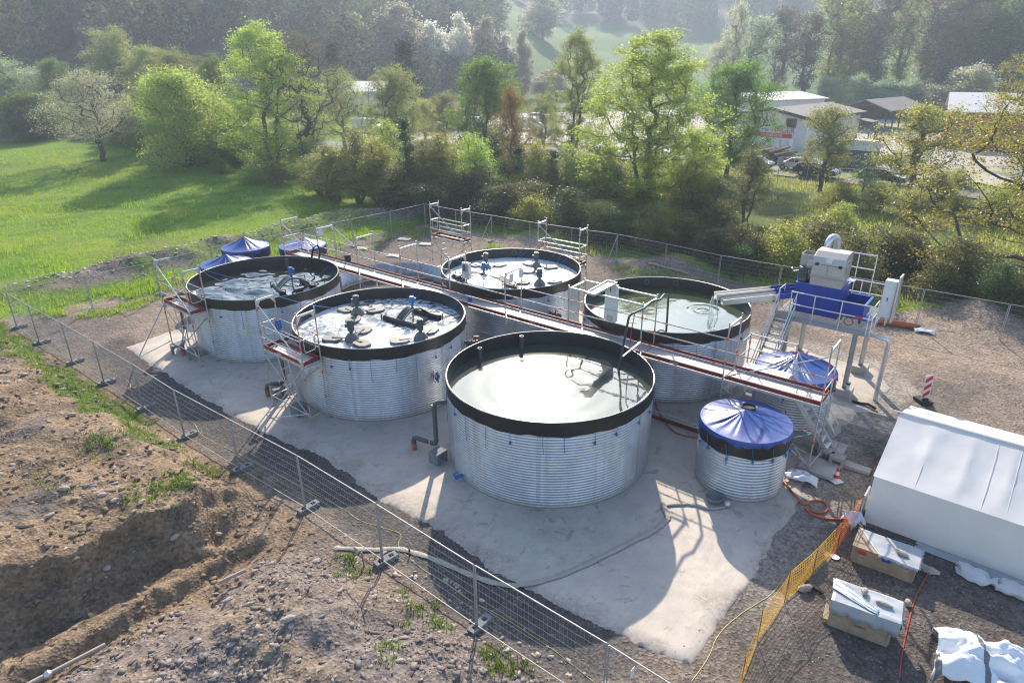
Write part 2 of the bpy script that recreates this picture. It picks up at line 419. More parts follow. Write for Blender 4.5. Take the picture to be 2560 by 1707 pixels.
def geo(a, b, st, g):
    o = []; v = a
    while v < b: o.append(v); st *= g; v += st
    return o
xl = np.array([-v for v in geo(34, 700, .5, 1.1)][::-1] + lines([(-33.9, -14, .2), (-14, 3.2, .085), (3.2, 20, .16), (20, 34, .25)]) + geo(34, 700, .5, 1.1))
yl = np.array(lines([(5.5, 9, .2), (9, 18.6, .08), (18.6, 40, .17), (40, 62, .22)]) + geo(62, 640, .4, 1.045))
X, Y = np.meshgrid(xl, yl)
Z = height(X, Y)
def ground_z(x, y):
    return float(height(np.array([float(x)]), np.array([float(y)]))[0])
# surface colours: what the soil, gravel and turf really are, place by place
def mixc(c, col, w): return c*(1 - w[..., None]) + np.array(col)*w[..., None]
S_, T_ = ST(X, Y)
sd = sdpoly(X, Y, SITE)
n1 = fbm(X, Y, 1.6, 4, 3); n3 = fbm(X, Y, 6, 4, 61); n4 = fbm(X, Y, .5, 4, 71); n5 = fbm(X, Y, 2.6, 5, 81)
meadow = np.array([.135, .22, .020])
C = np.ones(X.shape + (3,))*np.array([.215, .172, .138])
C = mixc(C, (.33, .255, .195), ss(-.1, .5, n3)*.7)                       # dusty dry lanes
C = mixc(C, (.12, .105, .095), ss(-.05, .45, -n3 + .4*n1)*.6)
pd = sdpoly(X, Y, PAD)
gr = (1 - ss(.9, 2.1, -pd + .5*n1))
C = mixc(C, (.085, .078, .075), gr*ss(-3.6, -2.6, T_)*(1 - ss(34, 36, S_))*.85)         # dark slate chippings round the slab
gravel = ss(3.5, 6, X)*(1 - ss(15.4, 17.2, Y - .12*(X - 9) + .6*n1))*ss(-.5, .3, sd)
C = mixc(C, (.095, .085, .08), gravel*.9)
C = mixc(C, (.19, .155, .125), gravel*ss(.15, .5, n5)*.7)
C = mixc(C, (.13, .12, .112), ss(4, 7, X)*(1 - ss(20, 24, Y))*(1 - gravel)*ss(-.05, .35, n1 + .5*n5)*.7)
C = mixc(C, (.36, .32, .28), (1 - ss(.4, 1.6, -pd + .8*n1))*ss(5, 7, X)*.6)
# outside the near fence
o = (T_ > -.3).astype(float)*ss(-.3, .5, T_)*(Y < 34)
soil = np.ones(C.shape)*np.array([.205, .148, .098])
soil = mixc(soil, (.27, .198, .135), ss(-.2, .5, n1)*.8)
soil = mixc(soil, (.11, .082, .06), ss(.05, .5, n5)*.6)
heapm = ss(25.2, 26.0, S_ + .3*n1)
soil = mixc(soil, (.175, .15, .138), heapm*(.55 + .4*ss(-.3, .3, n5)))
soil = mixc(soil, (.27, .20, .135), heapm*ss(.1, .45, n3 + .3*n1)*.8)
soil = mixc(soil, (.105, .095, .095), ss(.22, .5, fbm(X, Y, 1.9, 4, 91))*.8*(S_ < 23))
C = C*(1 - o[..., None]) + soil*o[..., None]
gm = ss(.05, .3, fbm(X, Y, 1.5, 4, 101) + .75*np.exp(-((T_ - 1.1)/.9)**2)*(S_ < 21) - .12 - .9*ss(18, 21, S_) - .25*ss(5, 9, T_))*o*(S_ < 22.6)
C = mixc(C, (.075, .125, .022), gm*.85)
# beyond the far fence
field = ss(1.2, 2.6, -sd + .6*n1)*(Y > 33)
bdm = np.exp(-(seg_d(X, Y, [(-33, 36.5), (-27, 39.5), (-22.5, 44), (-18, 50), (-13.5, 55.5), (-9, 58)])/2.2)**2)
g2 = ss(-.1, .25, n5 + .1)*field
C = mixc(C, meadow*.85, g2*.8)
mead = ss(.0, .8, field*1.0 - bdm*1.5 + .25*n1)*(Y > 33)
mcol = np.ones(C.shape)*meadow
mcol = mixc(mcol, (.21, .26, .028), ss(-.1, .5, n3)*.7)
mcol = mixc(mcol, (.05, .125, .014), ss(.05, .4, fbm(X, Y, 3.2, 4, 111))*.6)
mcol = mixc(mcol, (.15, .15, .05), ss(.3, .6, fbm(X, Y, 9, 4, 121))*.5)
C = C*(1 - mead[..., None]) + mcol*mead[..., None]
rightv = ss(-6, 4, X)*ss(2.5, 5, -sd)*(Y > 25)
C = mixc(C, (.10, .115, .035), rightv*.75); C = mixc(C, (.12, .095, .06), rightv*ss(0, .4, n5)*.6)
wl = ss(0, 10, np.hypot(X, Y) - 145)*ss(-30, 0, X)
C = mixc(C, (.075, .15, .03), ss(150, 190, np.hypot(X, Y)))
AZ = np.degrees(np.arctan2(X, Y))
fl = (1 - ss(-6, -1, AZ + 2*n3))*ss(150, 185, np.hypot(X, Y))
C = mixc(C, (.05, .05, .03), fl*.9)
C = mixc(C, (.05, .055, .035), ss(430, 450, np.hypot(X, Y)))
C = C*(1 + .22*n4[..., None]*(1 - .6*mead[..., None]))
C = np.clip(C, .01, .9)

def groundmat():
    m = bpy.data.materials.new('ground_soil'); m.use_nodes = True
    t = m.node_tree; n = t.nodes; L = t.links; b = n['Principled BSDF']; b.inputs['Roughness'].default_value = .95
    b.inputs['Specular IOR Level'].default_value = .15
    at = n.new('ShaderNodeAttribute'); at.attribute_name = 'soil'
    tc = n.new('ShaderNodeTexCoord')
    vo = n.new('ShaderNodeTexVoronoi'); vo.inputs['Scale'].default_value = 14
    L.new(tc.outputs['Object'], vo.inputs['Vector'])
    no = n.new('ShaderNodeTexNoise'); no.inputs['Scale'].default_value = 3; no.inputs['Detail'].default_value = 10; no.inputs['Roughness'].default_value = .75
    L.new(tc.outputs['Object'], no.inputs['Vector'])
    bw = n.new('ShaderNodeRGBToBW'); L.new(vo.outputs['Color'], bw.inputs[0])
    mr = n.new('ShaderNodeMapRange'); mr.inputs[3].default_value = .55; mr.inputs[4].default_value = 1.45; L.new(bw.outputs[0], mr.inputs[0])
    mr2 = n.new('ShaderNodeMapRange'); mr2.inputs[1].default_value = .25; mr2.inputs[2].default_value = .75; mr2.inputs[3].default_value = .65; mr2.inputs[4].default_value = 1.35
    L.new(no.outputs['Fac'], mr2.inputs[0])
    mu = n.new('ShaderNodeMath'); mu.operation = 'MULTIPLY'; L.new(mr.outputs[0], mu.inputs[0]); L.new(mr2.outputs[0], mu.inputs[1])
    v = n.new('ShaderNodeVectorMath'); v.operation = 'SCALE'; L.new(at.outputs['Color'], v.inputs[0]); L.new(mu.outputs[0], v.inputs['Scale'])
    L.new(v.outputs[0], b.inputs['Base Color'])
    ad = n.new('ShaderNodeMath'); ad.operation = 'ADD'; L.new(no.outputs['Fac'], ad.inputs[0]); L.new(vo.outputs['Distance'], ad.inputs[1])
    bp = n.new('ShaderNodeBump'); bp.inputs['Strength'].default_value = .6; bp.inputs['Distance'].default_value = .04
    L.new(ad.outputs[0], bp.inputs['Height']); L.new(bp.outputs[0], b.inputs['Normal'])
    return m
M['ground'] = groundmat()
ny, nx = X.shape
I = np.arange(ny*nx).reshape(ny, nx)
Q = np.stack([I[:-1, :-1], I[:-1, 1:], I[1:, 1:], I[1:, :-1]], -1).reshape(-1, 4)
VV = np.stack([X, Y, Z], -1).reshape(-1, 3); CC = C.reshape(-1, 3)
cx = ((X[:-1, :-1] + X[1:, 1:])/2).ravel(); cy = ((Y[:-1, :-1] + Y[1:, 1:])/2).ravel()
csd = sdpoly(cx, cy, SITE); cs, ct = ST(cx, cy); cd = np.hypot(cx, cy)
zone = np.zeros(len(Q), int)                                   # 0 gravel yard
zone[(ct > 0) & (csd < 0)] = 1                                  # earth bank
zone[(csd < 0) & (ct <= 0)] = 2                                 # meadow
zone[(csd < 0) & (cx > 2) & (cy > 20)] = 3                      # verge
zone[cd > 165] = 4
for zi, (nm, lb) in enumerate((('gravel_yard', 'trodden brown gravel and dirt inside the site fence'), ('earth_bank', 'dug brown earth and stones outside the near fence'),
                               ('meadow', 'bright green grass meadow beyond the fence'), ('verge', 'rough yellow green ground behind the far fence'), ('hillside', 'valley side rising behind the yard'))):
    q = Q[zone == zi]; u, inv = np.unique(q, return_inverse=True)
    og = npmesh(nm, VV[u], inv.reshape(-1, 4), M['ground'], True, CC[u], attr='soil')
    tag(og, lb, 'ground', kind='structure')

# concrete slab
def padmesh():
    st = .12
    gx = np.arange(-19.5, 17, st); gy = np.arange(10, 37, st); A, B = np.meshgrid(gx, gy)
    def D(A, B): return sdpoly(A, B, PAD) + .16*fbm(A, B, 1.1, 4, 5) + .10*fbm(A, B, .3, 3, 6)
    d = D(A, B)
    n, m = A.shape; I = np.arange(n*m).reshape(n, m)
    q = np.stack([I[:-1, :-1], I[:-1, 1:], I[1:, 1:], I[1:, :-1]], -1).reshape(-1, 4)
    q = q[(d.ravel()[q] > 0).any(1)]
    gyy, gxx = np.gradient(sdpoly(A, B, PAD), st)
    neg = d < 0; A2 = np.where(neg, A - d*gxx*1.0, A); B2 = np.where(neg, B - d*gyy*1.0, B); d2 = np.where(neg, 0, d)
    Zp = .002 + .048*ss(0, .3, d2) + .006*fbm(A2, B2, 2.5, 2, 9)
    V = np.stack([A2, B2, Zp], -1).reshape(-1, 3); V[neg.ravel(), 2] = -.03
    u, inv = np.unique(q, return_inverse=True)
    ed = np.clip((1 - ss(.0, .75, d2 + .9*fbm(A2, B2, .8, 4, 15)))*1.0 + .55*ss(.28, .5, fbm(A2, B2, 2.4, 4, 25)), 0, 1).reshape(-1)
    return V[u], inv.reshape(-1, 4), np.stack([ed[u]]*3, 1)
def padmat():
    m = pbr('concrete_slab', (.53, .468, .40), .8, 0, .11, 1.6, bump=.12, bscale=35, var2=.12, scale2=.22)
    t = m.node_tree; n = t.nodes; L = t.links; b = n['Principled BSDF']
    src = b.inputs['Base Color'].links[0].from_socket
    tc = n.new('ShaderNodeTexCoord')
    def layer(src, scale, lo, hi, col, strength, dist=0.0, rough=.6):
        no = n.new('ShaderNodeTexNoise'); no.inputs['Scale'].default_value = scale; no.inputs['Detail'].default_value = 7; no.inputs['Roughness'].default_value = rough
        no.inputs['Distortion'].default_value = dist
        L.new(tc.outputs['Object'], no.inputs['Vector'])
        mr = n.new('ShaderNodeMapRange'); mr.inputs[1].default_value = lo; mr.inputs[2].default_value = hi; mr.inputs[4].default_value = strength
        L.new(no.outputs['Fac'], mr.inputs[0])
        mx = n.new('ShaderNodeMix'); mx.data_type = 'RGBA'; mx.inputs[7].default_value = tuple(col) + (1,)
        L.new(mr.outputs[0], mx.inputs[0]); L.new(src, mx.inputs[6]); return mx.outputs[2]
    src = layer(src, .8, .62, .70, (.36, .27, .18), .55, .6)           # dried mud stains
    src = layer(src, 22, .64, .72, (.12, .11, .10), .8); src = layer(src, 1.7, .60, .66, (.30, .235, .17), .6, 1.2); src = layer(src, .33, .56, .60, (.40, .37, .335), .5, .8)               # grit
    src = layer(src, .45, .60, .75, (.22, .21, .20), .45, .3)
    at = n.new('ShaderNodeAttribute'); at.attribute_name = 'dirt'; nd = n.new('ShaderNodeTexNoise'); nd.inputs['Scale'].default_value = 9; nd.inputs['Detail'].default_value = 8; nd.inputs['Roughness'].default_value = .8
    L.new(tc.outputs['Object'], nd.inputs['Vector']); md = n.new('ShaderNodeMapRange'); md.inputs[1].default_value = .35; md.inputs[2].default_value = .65; L.new(nd.outputs['Fac'], md.inputs[0])
    mm = n.new('ShaderNodeMath'); mm.operation = 'MULTIPLY'; L.new(at.outputs['Fac'], mm.inputs[0]); L.new(md.outputs[0], mm.inputs[1]); mk = n.new('ShaderNodeMath'); mk.operation = 'MULTIPLY'; mk.inputs[1].default_value = .8; L.new(mm.outputs[0], mk.inputs[0])
    mz = n.new('ShaderNodeMix'); mz.data_type = 'RGBA'; mz.inputs[7].default_value = (.23, .185, .15, 1); L.new(mk.outputs[0], mz.inputs[0]); L.new(src, mz.inputs[6]); src = mz.outputs[2]
    wv = n.new('ShaderNodeTexWave'); wv.inputs['Scale'].default_value = .55; wv.inputs['Distortion'].default_value = .25; wv.inputs['Detail'].default_value = 1; wv.wave_profile = 'SIN'
    rt_ = n.new('ShaderNodeMapping'); rt_.inputs['Rotation'].default_value = (0, 0, .66); L.new(tc.outputs['Object'], rt_.inputs[0]); L.new(rt_.outputs[0], wv.inputs['Vector'])
    mw_ = n.new('ShaderNodeMapRange'); mw_.inputs[1].default_value = .985; mw_.inputs[2].default_value = 1.0; mw_.inputs[4].default_value = .14; L.new(wv.outputs['Fac'], mw_.inputs[0])
    mv_ = n.new('ShaderNodeMix'); mv_.data_type = 'RGBA'; mv_.inputs[7].default_value = (.25, .24, .23, 1); L.new(mw_.outputs[0], mv_.inputs[0]); L.new(src, mv_.inputs[6]); src = mv_.outputs[2]
    vo = n.new('ShaderNodeTexVoronoi'); vo.feature = 'DISTANCE_TO_EDGE'; vo.inputs['Scale'].default_value = .32
    no = n.new('ShaderNodeTexNoise'); no.inputs['Scale'].default_value = 1.3; no.inputs['Detail'].default_value = 4
    L.new(tc.outputs['Object'], no.inputs['Vector'])
    vm = n.new('ShaderNodeVectorMath'); vm.operation = 'MULTIPLY_ADD'; vm.inputs[1].default_value = (1.2,)*3
    L.new(no.outputs['Color'], vm.inputs[0]); L.new(tc.outputs['Object'], vm.inputs[2]); L.new(vm.outputs[0], vo.inputs['Vector'])
    mr = n.new('ShaderNodeMapRange'); mr.inputs[1].default_value = .0; mr.inputs[2].default_value = .004; mr.inputs[3].default_value = .22; mr.inputs[4].default_value = 0
    L.new(vo.outputs['Distance'], mr.inputs[0])
    mx = n.new('ShaderNodeMix'); mx.data_type = 'RGBA'; mx.inputs[7].default_value = (.16, .15, .14, 1)
    L.new(mr.outputs[0], mx.inputs[0]); L.new(src, mx.inputs[6]); L.new(mx.outputs[2], b.inputs['Base Color'])
    return m
pv, pf, pc = padmesh()
tag(npmesh('concrete_slab', pv, pf, padmat(), False, pc, attr='dirt'), 'pale concrete slab under the round tanks', 'slab', kind='structure')

def ribbon(name, L_, width, z, m, label):
    pts = [Vector((a, b, 0)) for a, b in L_]; vs = []; fs = []; fine = []
    for p, q in zip(pts[:-1], pts[1:]):
        k = max(2, int((q - p).length/3))
        for i in range(k): fine.append(p.lerp(q, i/k))
    fine.append(pts[-1])
    for _ in range(6): fine = [fine[0]] + [(fine[i-1] + fine[i]*2 + fine[i+1])/4 for i in range(1, len(fine)-1)] + [fine[-1]]
    for i, p in enumerate(fine):
        d = (fine[min(i+1, len(fine)-1)] - fine[max(i-1, 0)]).normalized(); a = Vector((-d.y, d.x, 0))
        for k in (-1, -.5, 0, .5, 1):
            q = p + a*width/2*k; vs.append((q.x, q.y, ground_z(q.x, q.y) + z))
    for i in range(len(fine) - 1):
        for k in range(4): fs.append((i*5+k, (i+1)*5+k, (i+1)*5+k+1, i*5+k+1))
    b = MB(); b.v = vs; b.f = fs
    return tag(b.build(name, m, smooth=True), label, 'road', kind='structure')
ribbon('road', ROAD, 6.2, .12, M['asphalt'], 'grey asphalt road passing behind the trees')
yb = MB(); ya = np.array(YARD); gxs = np.arange(-26, 112, 3.0); gys = np.arange(58, 172, 3.0); A, B = np.meshgrid(gxs, gys)
n_, m_ = A.shape; I = np.arange(n_*m_).reshape(n_, m_); q = np.stack([I[:-1, :-1], I[:-1, 1:], I[1:, 1:], I[1:, :-1]], -1).reshape(-1, 4)
ok = inpoly(A, B, YARD).ravel()[q].all(1); q = q[ok]; Vy = np.stack([A, B, height(A, B) + .16], -1).reshape(-1, 3)
M['yard'] = pbr('yard_paving', (.40, .36, .32), .9, 0, .12, .4, var2=.12, scale2=.08)
u, inv = np.unique(q, return_inverse=True)
tag(npmesh('builders_yard', Vy[u], inv.reshape(-1, 4), M['yard'], True), 'pale paved yard of the timber merchant beyond the road', 'yard', kind='structure')
# ---------------------------------------------------------------- tanks
TR, TH, WL = 3.45, 3.05, 2.55
def shell_mesh(r, h, waves, nseg, rim=.0):
    prof = []; p = h/waves
    for i in range(waves):
        for u, d in ((0, -.006), (.14, .006), (.32, .012), (.5, .014), (.68, .012), (.86, .006)): prof.append((r + d, (i + u)*p))
    return prof + [(r - .006, h)]
def liner_ring(r, z0, z1, water, seed, nseg=120):
    """black liner: outside skirt, over the rim, inside down to the water"""
    rnd = random.Random(seed); ph = [rnd.uniform(0, 6.3) for _ in range(6)]
    prof = [(r + .030, z0), (r + .034, z0 + .12), (r + .034, z1 - .06), (r + .030, z1), (r - .02, z1 + .004), (r - .03, z1 - .03), (r - .034, (z1 + water)/2), (r - .04, water - .05)]
    def rf(t, i, rr):
        w = .006*math.sin(9*t + ph[0]) + .006*math.sin(23*t + ph[1]) + .004*math.sin(61*t + ph[2])
        fold = .010*max(0, math.sin(47*t + ph[3] + 2*math.sin(3*t)))
        if i == 0: return rr + w, .022*math.sin(12*t + ph[4]) + .014*math.sin(31*t + ph[5])
        if i == 1: return rr + w, 0
        if i in (6, 7): return rr - .7*fold, 0
        return rr + w*.35, 0
    b = MB(); b.lathe(prof, nseg, rfun=rf); return b
def seam_strip(r, h, waves, ang, half=.06):
    b = MB(); b.lathe([(q + .004, z) for q, z in shell_mesh(r, h, waves, 0)], 3, closed=False, a0=ang - half/r, a1=ang + half/r); return b
shellM, linerM, rimM = {}, {}, {}
def big_tank(c, label, seed, ropes=True):
    t = thing('large_tank', label, 'tank', (c[0], c[1], .05), 0, 'large galvanised water tanks')
    b = MB(); b.lathe(shell_mesh(TR, TH - .36, 28, 144), 144); b.build('shell', M['shell'], t, False, True)
    liner_ring(TR, TH - .50, TH - .05, WL - .05, seed).build('liner', M['liner'], t, False, True)
    b = MB(); b.tube([(TR*math.cos(k*PI/60), TR*math.sin(k*PI/60), TH - .042) for k in range(120)], .012, 5, closed=True); b.build('rim', M['alu'], t, False, True)
    rnd = random.Random(seed)
    a0 = rnd.uniform(0, 6)
    for k in range(6):
        seam_strip(TR, TH - .36, 28, a0 + k*PI/3).build('seam_strip', M['scaf'], t, False, True)
    for k in range(26):
        b = MB(); a = a0 + k*2*PI/26 + rnd.uniform(-.04, .04); L = rnd.choice((.25, .35, .6, .9, 1.1)); z = TH - .50
        p = Vector((math.cos(a)*(TR + .045), math.sin(a)*(TR + .045), 0))
        b.tube([p + Vector((0, 0, z + .06)), p + Vector((0, 0, z - L*.5)), p + Vector((rnd.uniform(-.03, .03), rnd.uniform(-.03, .03), z - L))], .007, 4)
        if L < .5: b.box(p + Vector((0, 0, z - L)), (.05, .05, .09))
        b.build('tie_rope', M['rope'], t, False)
    return t
TC = dict(F=(1.247, 19.97), M=(-5.39, 25.31), L=(-11.92, 30.62), B=(-.02, 31.8), R=(6.59, 26.56))
TL = dict(F='large round galvanised tank nearest the camera, calm water mirroring the sky', M='large round galvanised tank with three floating aerators and white foam, beside the red scaffold',
          L='leftmost large galvanised tank with rippling dark water and one arched mixer', B='rearmost large galvanised tank with the brightest white foam, behind the walkway',
          R='large galvanised tank of green water into which the steel chutes empty')
TK = {k: big_tank(TC[k], TL[k], i + 3) for i, k in enumerate('FMLBR')}

def watermat(name, deep, ior=1.6, rough=.03, ripple=(6, .25), film=None, foam=None, coat=0, coatr=.2):
    m = bpy.data.materials.new(name); m.use_nodes = True
    t = m.node_tree; n = t.nodes; L = t.links; b = n['Principled BSDF']
    b.inputs['Base Color'].default_value = tuple(deep) + (1,); b.inputs['Roughness'].default_value = rough; b.inputs['IOR'].default_value = ior
    if coat:
        b.inputs['Coat Weight'].default_value = coat; b.inputs['Coat Roughness'].default_value = coatr; b.inputs['Coat IOR'].default_value = 1.6
    b.inputs['Specular Tint'].default_value = (.72, .91, 1, 1)
    tc = n.new('ShaderNodeTexCoord')
    nb = n.new('ShaderNodeTexNoise'); nb.inputs['Scale'].default_value = ripple[0]; nb.inputs['Detail'].default_value = 3
    L.new(tc.outputs['Object'], nb.inputs['Vector'])
    bp = n.new('ShaderNodeBump'); bp.inputs['Strength'].default_value = ripple[1]; bp.inputs['Distance'].default_value = .02
    L.new(nb.outputs['Fac'], bp.inputs['Height']); L.new(bp.outputs[0], b.inputs['Normal'])
    if foam:
        sc, lo, hi, dist = foam
        no = n.new('ShaderNodeTexNoise'); no.inputs['Scale'].default_value = sc; no.inputs['Detail'].default_value = 9; no.inputs['Roughness'].default_value = .68; no.inputs['Distortion'].default_value = dist
        L.new(tc.outputs['Object'], no.inputs['Vector'])
        n2 = n.new('ShaderNodeTexNoise'); n2.inputs['Scale'].default_value = .33; n2.inputs['Detail'].default_value = 2
        L.new(tc.outputs['Object'], n2.inputs['Vector'])
        ad = n.new('ShaderNodeMath'); ad.operation = 'MULTIPLY_ADD'; ad.inputs[1].default_value = .55; L.new(n2.outputs['Fac'], ad.inputs[0]); L.new(no.outputs['Fac'], ad.inputs[2])
        mr = n.new('ShaderNodeMapRange'); mr.inputs[1].default_value = lo; mr.inputs[2].default_value = hi; L.new(ad.outputs[0], mr.inputs[0])
        mx = n.new('ShaderNodeMix'); mx.data_type = 'RGBA'; mx.inputs[6].default_value = tuple(deep) + (1,); mx.inputs[7].default_value = (.80, .83, .85, 1)
        L.new(mr.outputs[0], mx.inputs[0]); L.new(mx.outputs[2], b.inputs['Base Color'])
        rr = n.new('ShaderNodeMapRange'); rr.inputs[3].default_value = rough; rr.inputs[4].default_value = .45; L.new(mr.outputs[0], rr.inputs[0]); L.new(rr.outputs[0], b.inputs['Roughness'])
    return m
M['waterF'] = watermat('still_water', (.050, .062, .050), 1.95, .03, (3, .10), coat=.08, coatr=.15)
M['waterR'] = watermat('green_water', (.060, .075, .035), 2.4, .03, (5, .14))
M['waterL'] = watermat('rippled_water', (.022, .024, .016), 2.5, .04, (6, .15))
M['waterM'] = watermat('foaming_water', (.05, .06, .06), 1.6, .08, (9, .6), foam=(1.3, .68, .86, 1.8))
M['waterB'] = watermat('white_foam_water', (.06, .07, .07), 1.6, .08, (9, .7), foam=(1.6, .52, .70, 1.4))
def water(k, m, wave, label, seed):
    n, rings = 120, 60
    rr = np.linspace(0, TR - .045, rings + 1)[1:]; th = np.arange(n)*2*PI/n
    Rr, Th = np.meshgrid(rr, th, indexing='ij'); x, y = Rr*np.cos(Th), Rr*np.sin(Th)
    z = wave(x, y)*np.clip((TR - Rr)/.4, .2, 1)
    V = np.concatenate([[[0, 0, float(wave(np.array([0.]), np.array([0.]))[0])]], np.stack([x, y, z], -1).reshape(-1, 3)])
    F = []
    for i in range(rings - 1):
        a = 1 + i*n + np.arange(n); b = 1 + i*n + (np.arange(n) + 1) % n
        F.append(np.stack([a, a + n, b + n, b], -1))
    F = np.concatenate(F); o = npmesh('water', V, F, M[m], True)
    # middle fan
    me = o.data
    import bmesh
    bm = bmesh.new(); bm.from_mesh(me); bm.verts.ensure_lookup_table()
    for i in range(n):
        f = bm.faces.new((bm.verts[0], bm.verts[1 + i], bm.verts[1 + (i+1) % n])); f.smooth = True
    bm.to_mesh(me); bm.free()
    o.location = (TC[k][0], TC[k][1], WL)
    tag(o, label, 'water', 'water in the tanks', 'structure'); return o
water('F', 'waterF', lambda x, y: .0055*np.sin(np.hypot(x + .15, y + .1)*8)*np.exp(-np.hypot(x, y)/2.6) + .004*fbm(x, y, 2.2, 2, 7), 'calm bright water in the nearest tank', 1)
water('R', 'waterR', lambda x, y: .008*fbm(x, y, .9, 3, 17) + .02*np.exp(-((x-1.7)**2 + (y-.3)**2)/.5)*np.sin(np.hypot(x-1.7, y-.3)*14), 'still green water under the steel chutes', 2)
water('L', 'waterL', lambda x, y: .12*fbm(x*.75 + .6*y, y*1.2 - .2*x, .75, 3, 27, .45), 'dark rippling water in the leftmost tank', 3)
water('M', 'waterM', lambda x, y: .03*fbm(x, y, .6, 4, 37), 'swirling white foam on the water of the tank by the red scaffold', 4)
water('B', 'waterB', lambda x, y: .03*fbm(x, y, .5, 4, 47), 'bright white foam on the water of the rearmost tank', 5)

# small covered tanks
SR, SH = 1.36, 2.12
def tarp_cover(seed, peak=(0, 0), hp=.34, hang=.15, hole=None):
    rnd = random.Random(seed); ph = [rnd.uniform(0, 6.3) for _ in range(8)]
    nT, nR = 144, 26; vs, fs = [], []
    folds = sorted(rnd.uniform(0, 2*PI) for _ in range(16)); fw = [rnd.uniform(.03, .08) for _ in folds]; fa = [rnd.uniform(-1, 1) for _ in folds]
    for i in range(nR + 1):
        u = i/nR
        for k in range(nT):
            t = 2*PI*k/nT
            if u <= .86:
                v = u/.86; x = peak[0]*(1-v) + (SR + .05)*math.cos(t)*v; y = peak[1]*(1-v) + (SR + .05)*math.sin(t)*v
                z = hp*(1 - v)**1.25 - .05*math.sin(PI*v)
                f = sum(a*math.exp(-((((t - q + PI) % (2*PI)) - PI)/w_)**2) for q, w_, a in zip(folds, fw, fa))
                z += .06*f*math.sin(PI*min(1, v*1.02))**1.0*(1 - .3*v) + .02*math.sin(7*t + ph[0])*v*(1-v)*2
            else:
                v = (u - .86)/.14; h2 = hang*(1 + .3*math.sin(5*t + ph[1]) + .25*math.sin(11*t + ph[2]))
                rr = SR + .055 + .02*math.sin(17*t + ph[3])*v + .018*math.sin(29*t + ph[4])*v
                x, y, z = rr*math.cos(t), rr*math.sin(t), -.02 - h2*v
            vs.append((x, y, SH + .03 + z))
    for i in range(nR):
        for k in range(nT):
            k2 = (k+1) % nT; fs.append((i*nT+k, (i+1)*nT+k, (i+1)*nT+k2, i*nT+k2))
    b = MB(); b.v = vs; b.f = fs; return b
def small_tank(c, label, seed, peak, hole=False, hp=.34):
    t = thing('small_tank', label, 'tank', (c[0], c[1], .05), 0, 'small covered tanks')
    b = MB(); b.lathe(shell_mesh(SR, SH - .12, 19, 96), 96); b.build('shell', M['shell'], t, False, True)
    b = MB(); b.lathe([(SR + .02, SH - .56), (SR + .03, SH - .4), (SR + .03, SH), (SR, SH + .01)], 96, rfun=lambda th, i, r: (r, .02*math.sin(8*th + seed) if i == 0 else 0)); b.build('liner', M['liner'], t, False, True)
    tarp_cover(seed, peak, hp).build('cover', M['tarp'], t, False, True)
    if hole:
        b = MB(); b.lathe([(.22, -.06), (.22, .03), (.20, .035), (.19, -.02), (.0, -.03)], 24, (peak[0] + .26, peak[1] + .36, SH + .235)); b.build('vent_hole', M['rubber'], t, False, True)
    rnd = random.Random(seed)
    for k in range(14):
        b = MB(); a = k*2*PI/14 + rnd.uniform(-.1, .1); p = Vector((math.cos(a)*(SR + .07), math.sin(a)*(SR + .07), SH - .16))
        q = Vector((math.cos(a + .05)*(SR + .05), math.sin(a + .05)*(SR + .05), SH - .55)); L = rnd.uniform(.15, .4)
        b.tube([p, q, q - Vector((0, 0, L))], .008, 4); b.box(q - Vector((0, 0, L*.4)), (.05, .05, .10)); b.build('tie_rope', M['rope'], t, False)
    return t
small_tank((7.344, 18.1), 'small round tank under a blue tarpaulin with a black hole, in front of the walkway', 5, (-.05, .1), True, .30)
small_tank((10.42, 21.86), 'small round tank with blue tarpaulin cover between walkway and machine platform', 9, (.15, .35), False, .36)
small_tank((-16.21, 39.39), 'small round tank with peaked blue cover, farthest left behind the leftmost large tank', 12, (.05, -.1), False, .62)
small_tank((-12.79, 39.58), 'small round tank with blue cover seen through the far left end of the walkway', 15, (.1, .25), False, .42)
small_tank((-15.96, 35.85), 'small round tank with peaked blue cover half hidden by the leftmost large tank', 21, (.1, -.15), False, .55)
# low ring of sheet steel still open to the ground
t = thing('open_steel_ring', 'low open ring of corrugated steel on the dirt behind the walkway', 'tank ring', (-6.9, 36.6, .02))
b = MB(); b.lathe([(3.3 + .016*math.sin(i*PI/2), .9*i/48) for i in range(49)], 120); b.build('shell', M['shell'], t, False, True)
for k in range(5):
    b = MB(); a = .4 + k*2*PI/5; b.box((math.cos(a)*3.3, math.sin(a)*3.3, .45), (.035, .16, .88), a); b.build('joint_strip', M['scaf'], t, False)
# ---------------------------------------------------------------- scaffolding
U = Vector((-.7811, .6244, 0)); N = Vector((.6244, .7811, 0))       # along the long walkway, across it
DZ = .05
def post(t, base, top, rings=(1.0, 2.0, 3.2, 4.1), foot=True):
    b = MB(); b.tube([base + Vector((0, 0, .04)), top], .026, 8)
    if foot: b.box(base + Vector((0, 0, .02)), (.15, .15, .02))
    p = b.build('post', M['scaf'], t, True, True)
    for z in rings:
        if base.z + .2 < z < top.z:
            c = MB(); c.tube([(base.x, base.y, z - .05), (base.x, base.y, z + .06)], .034, 8); c.build('coupler', M['orange'], p, True, True)
    return p
def rail(t, p, q, r=.021, name='guard_rail', ring=True, m='scaf'):
    b = MB(); b.tube([p, q], r, 7); o = b.build(name, M[m], t, True, True)
    if ring:
        for f in (.12, .88):
            m0 = Vector(p).lerp(Vector(q), f); d = (Vector(q) - Vector(p)).normalized()*.05
            c = MB(); c.tube([m0 - d, m0 + d], r + .007, 7); c.build('coupler', M['orange'], o, True, True)
    return o
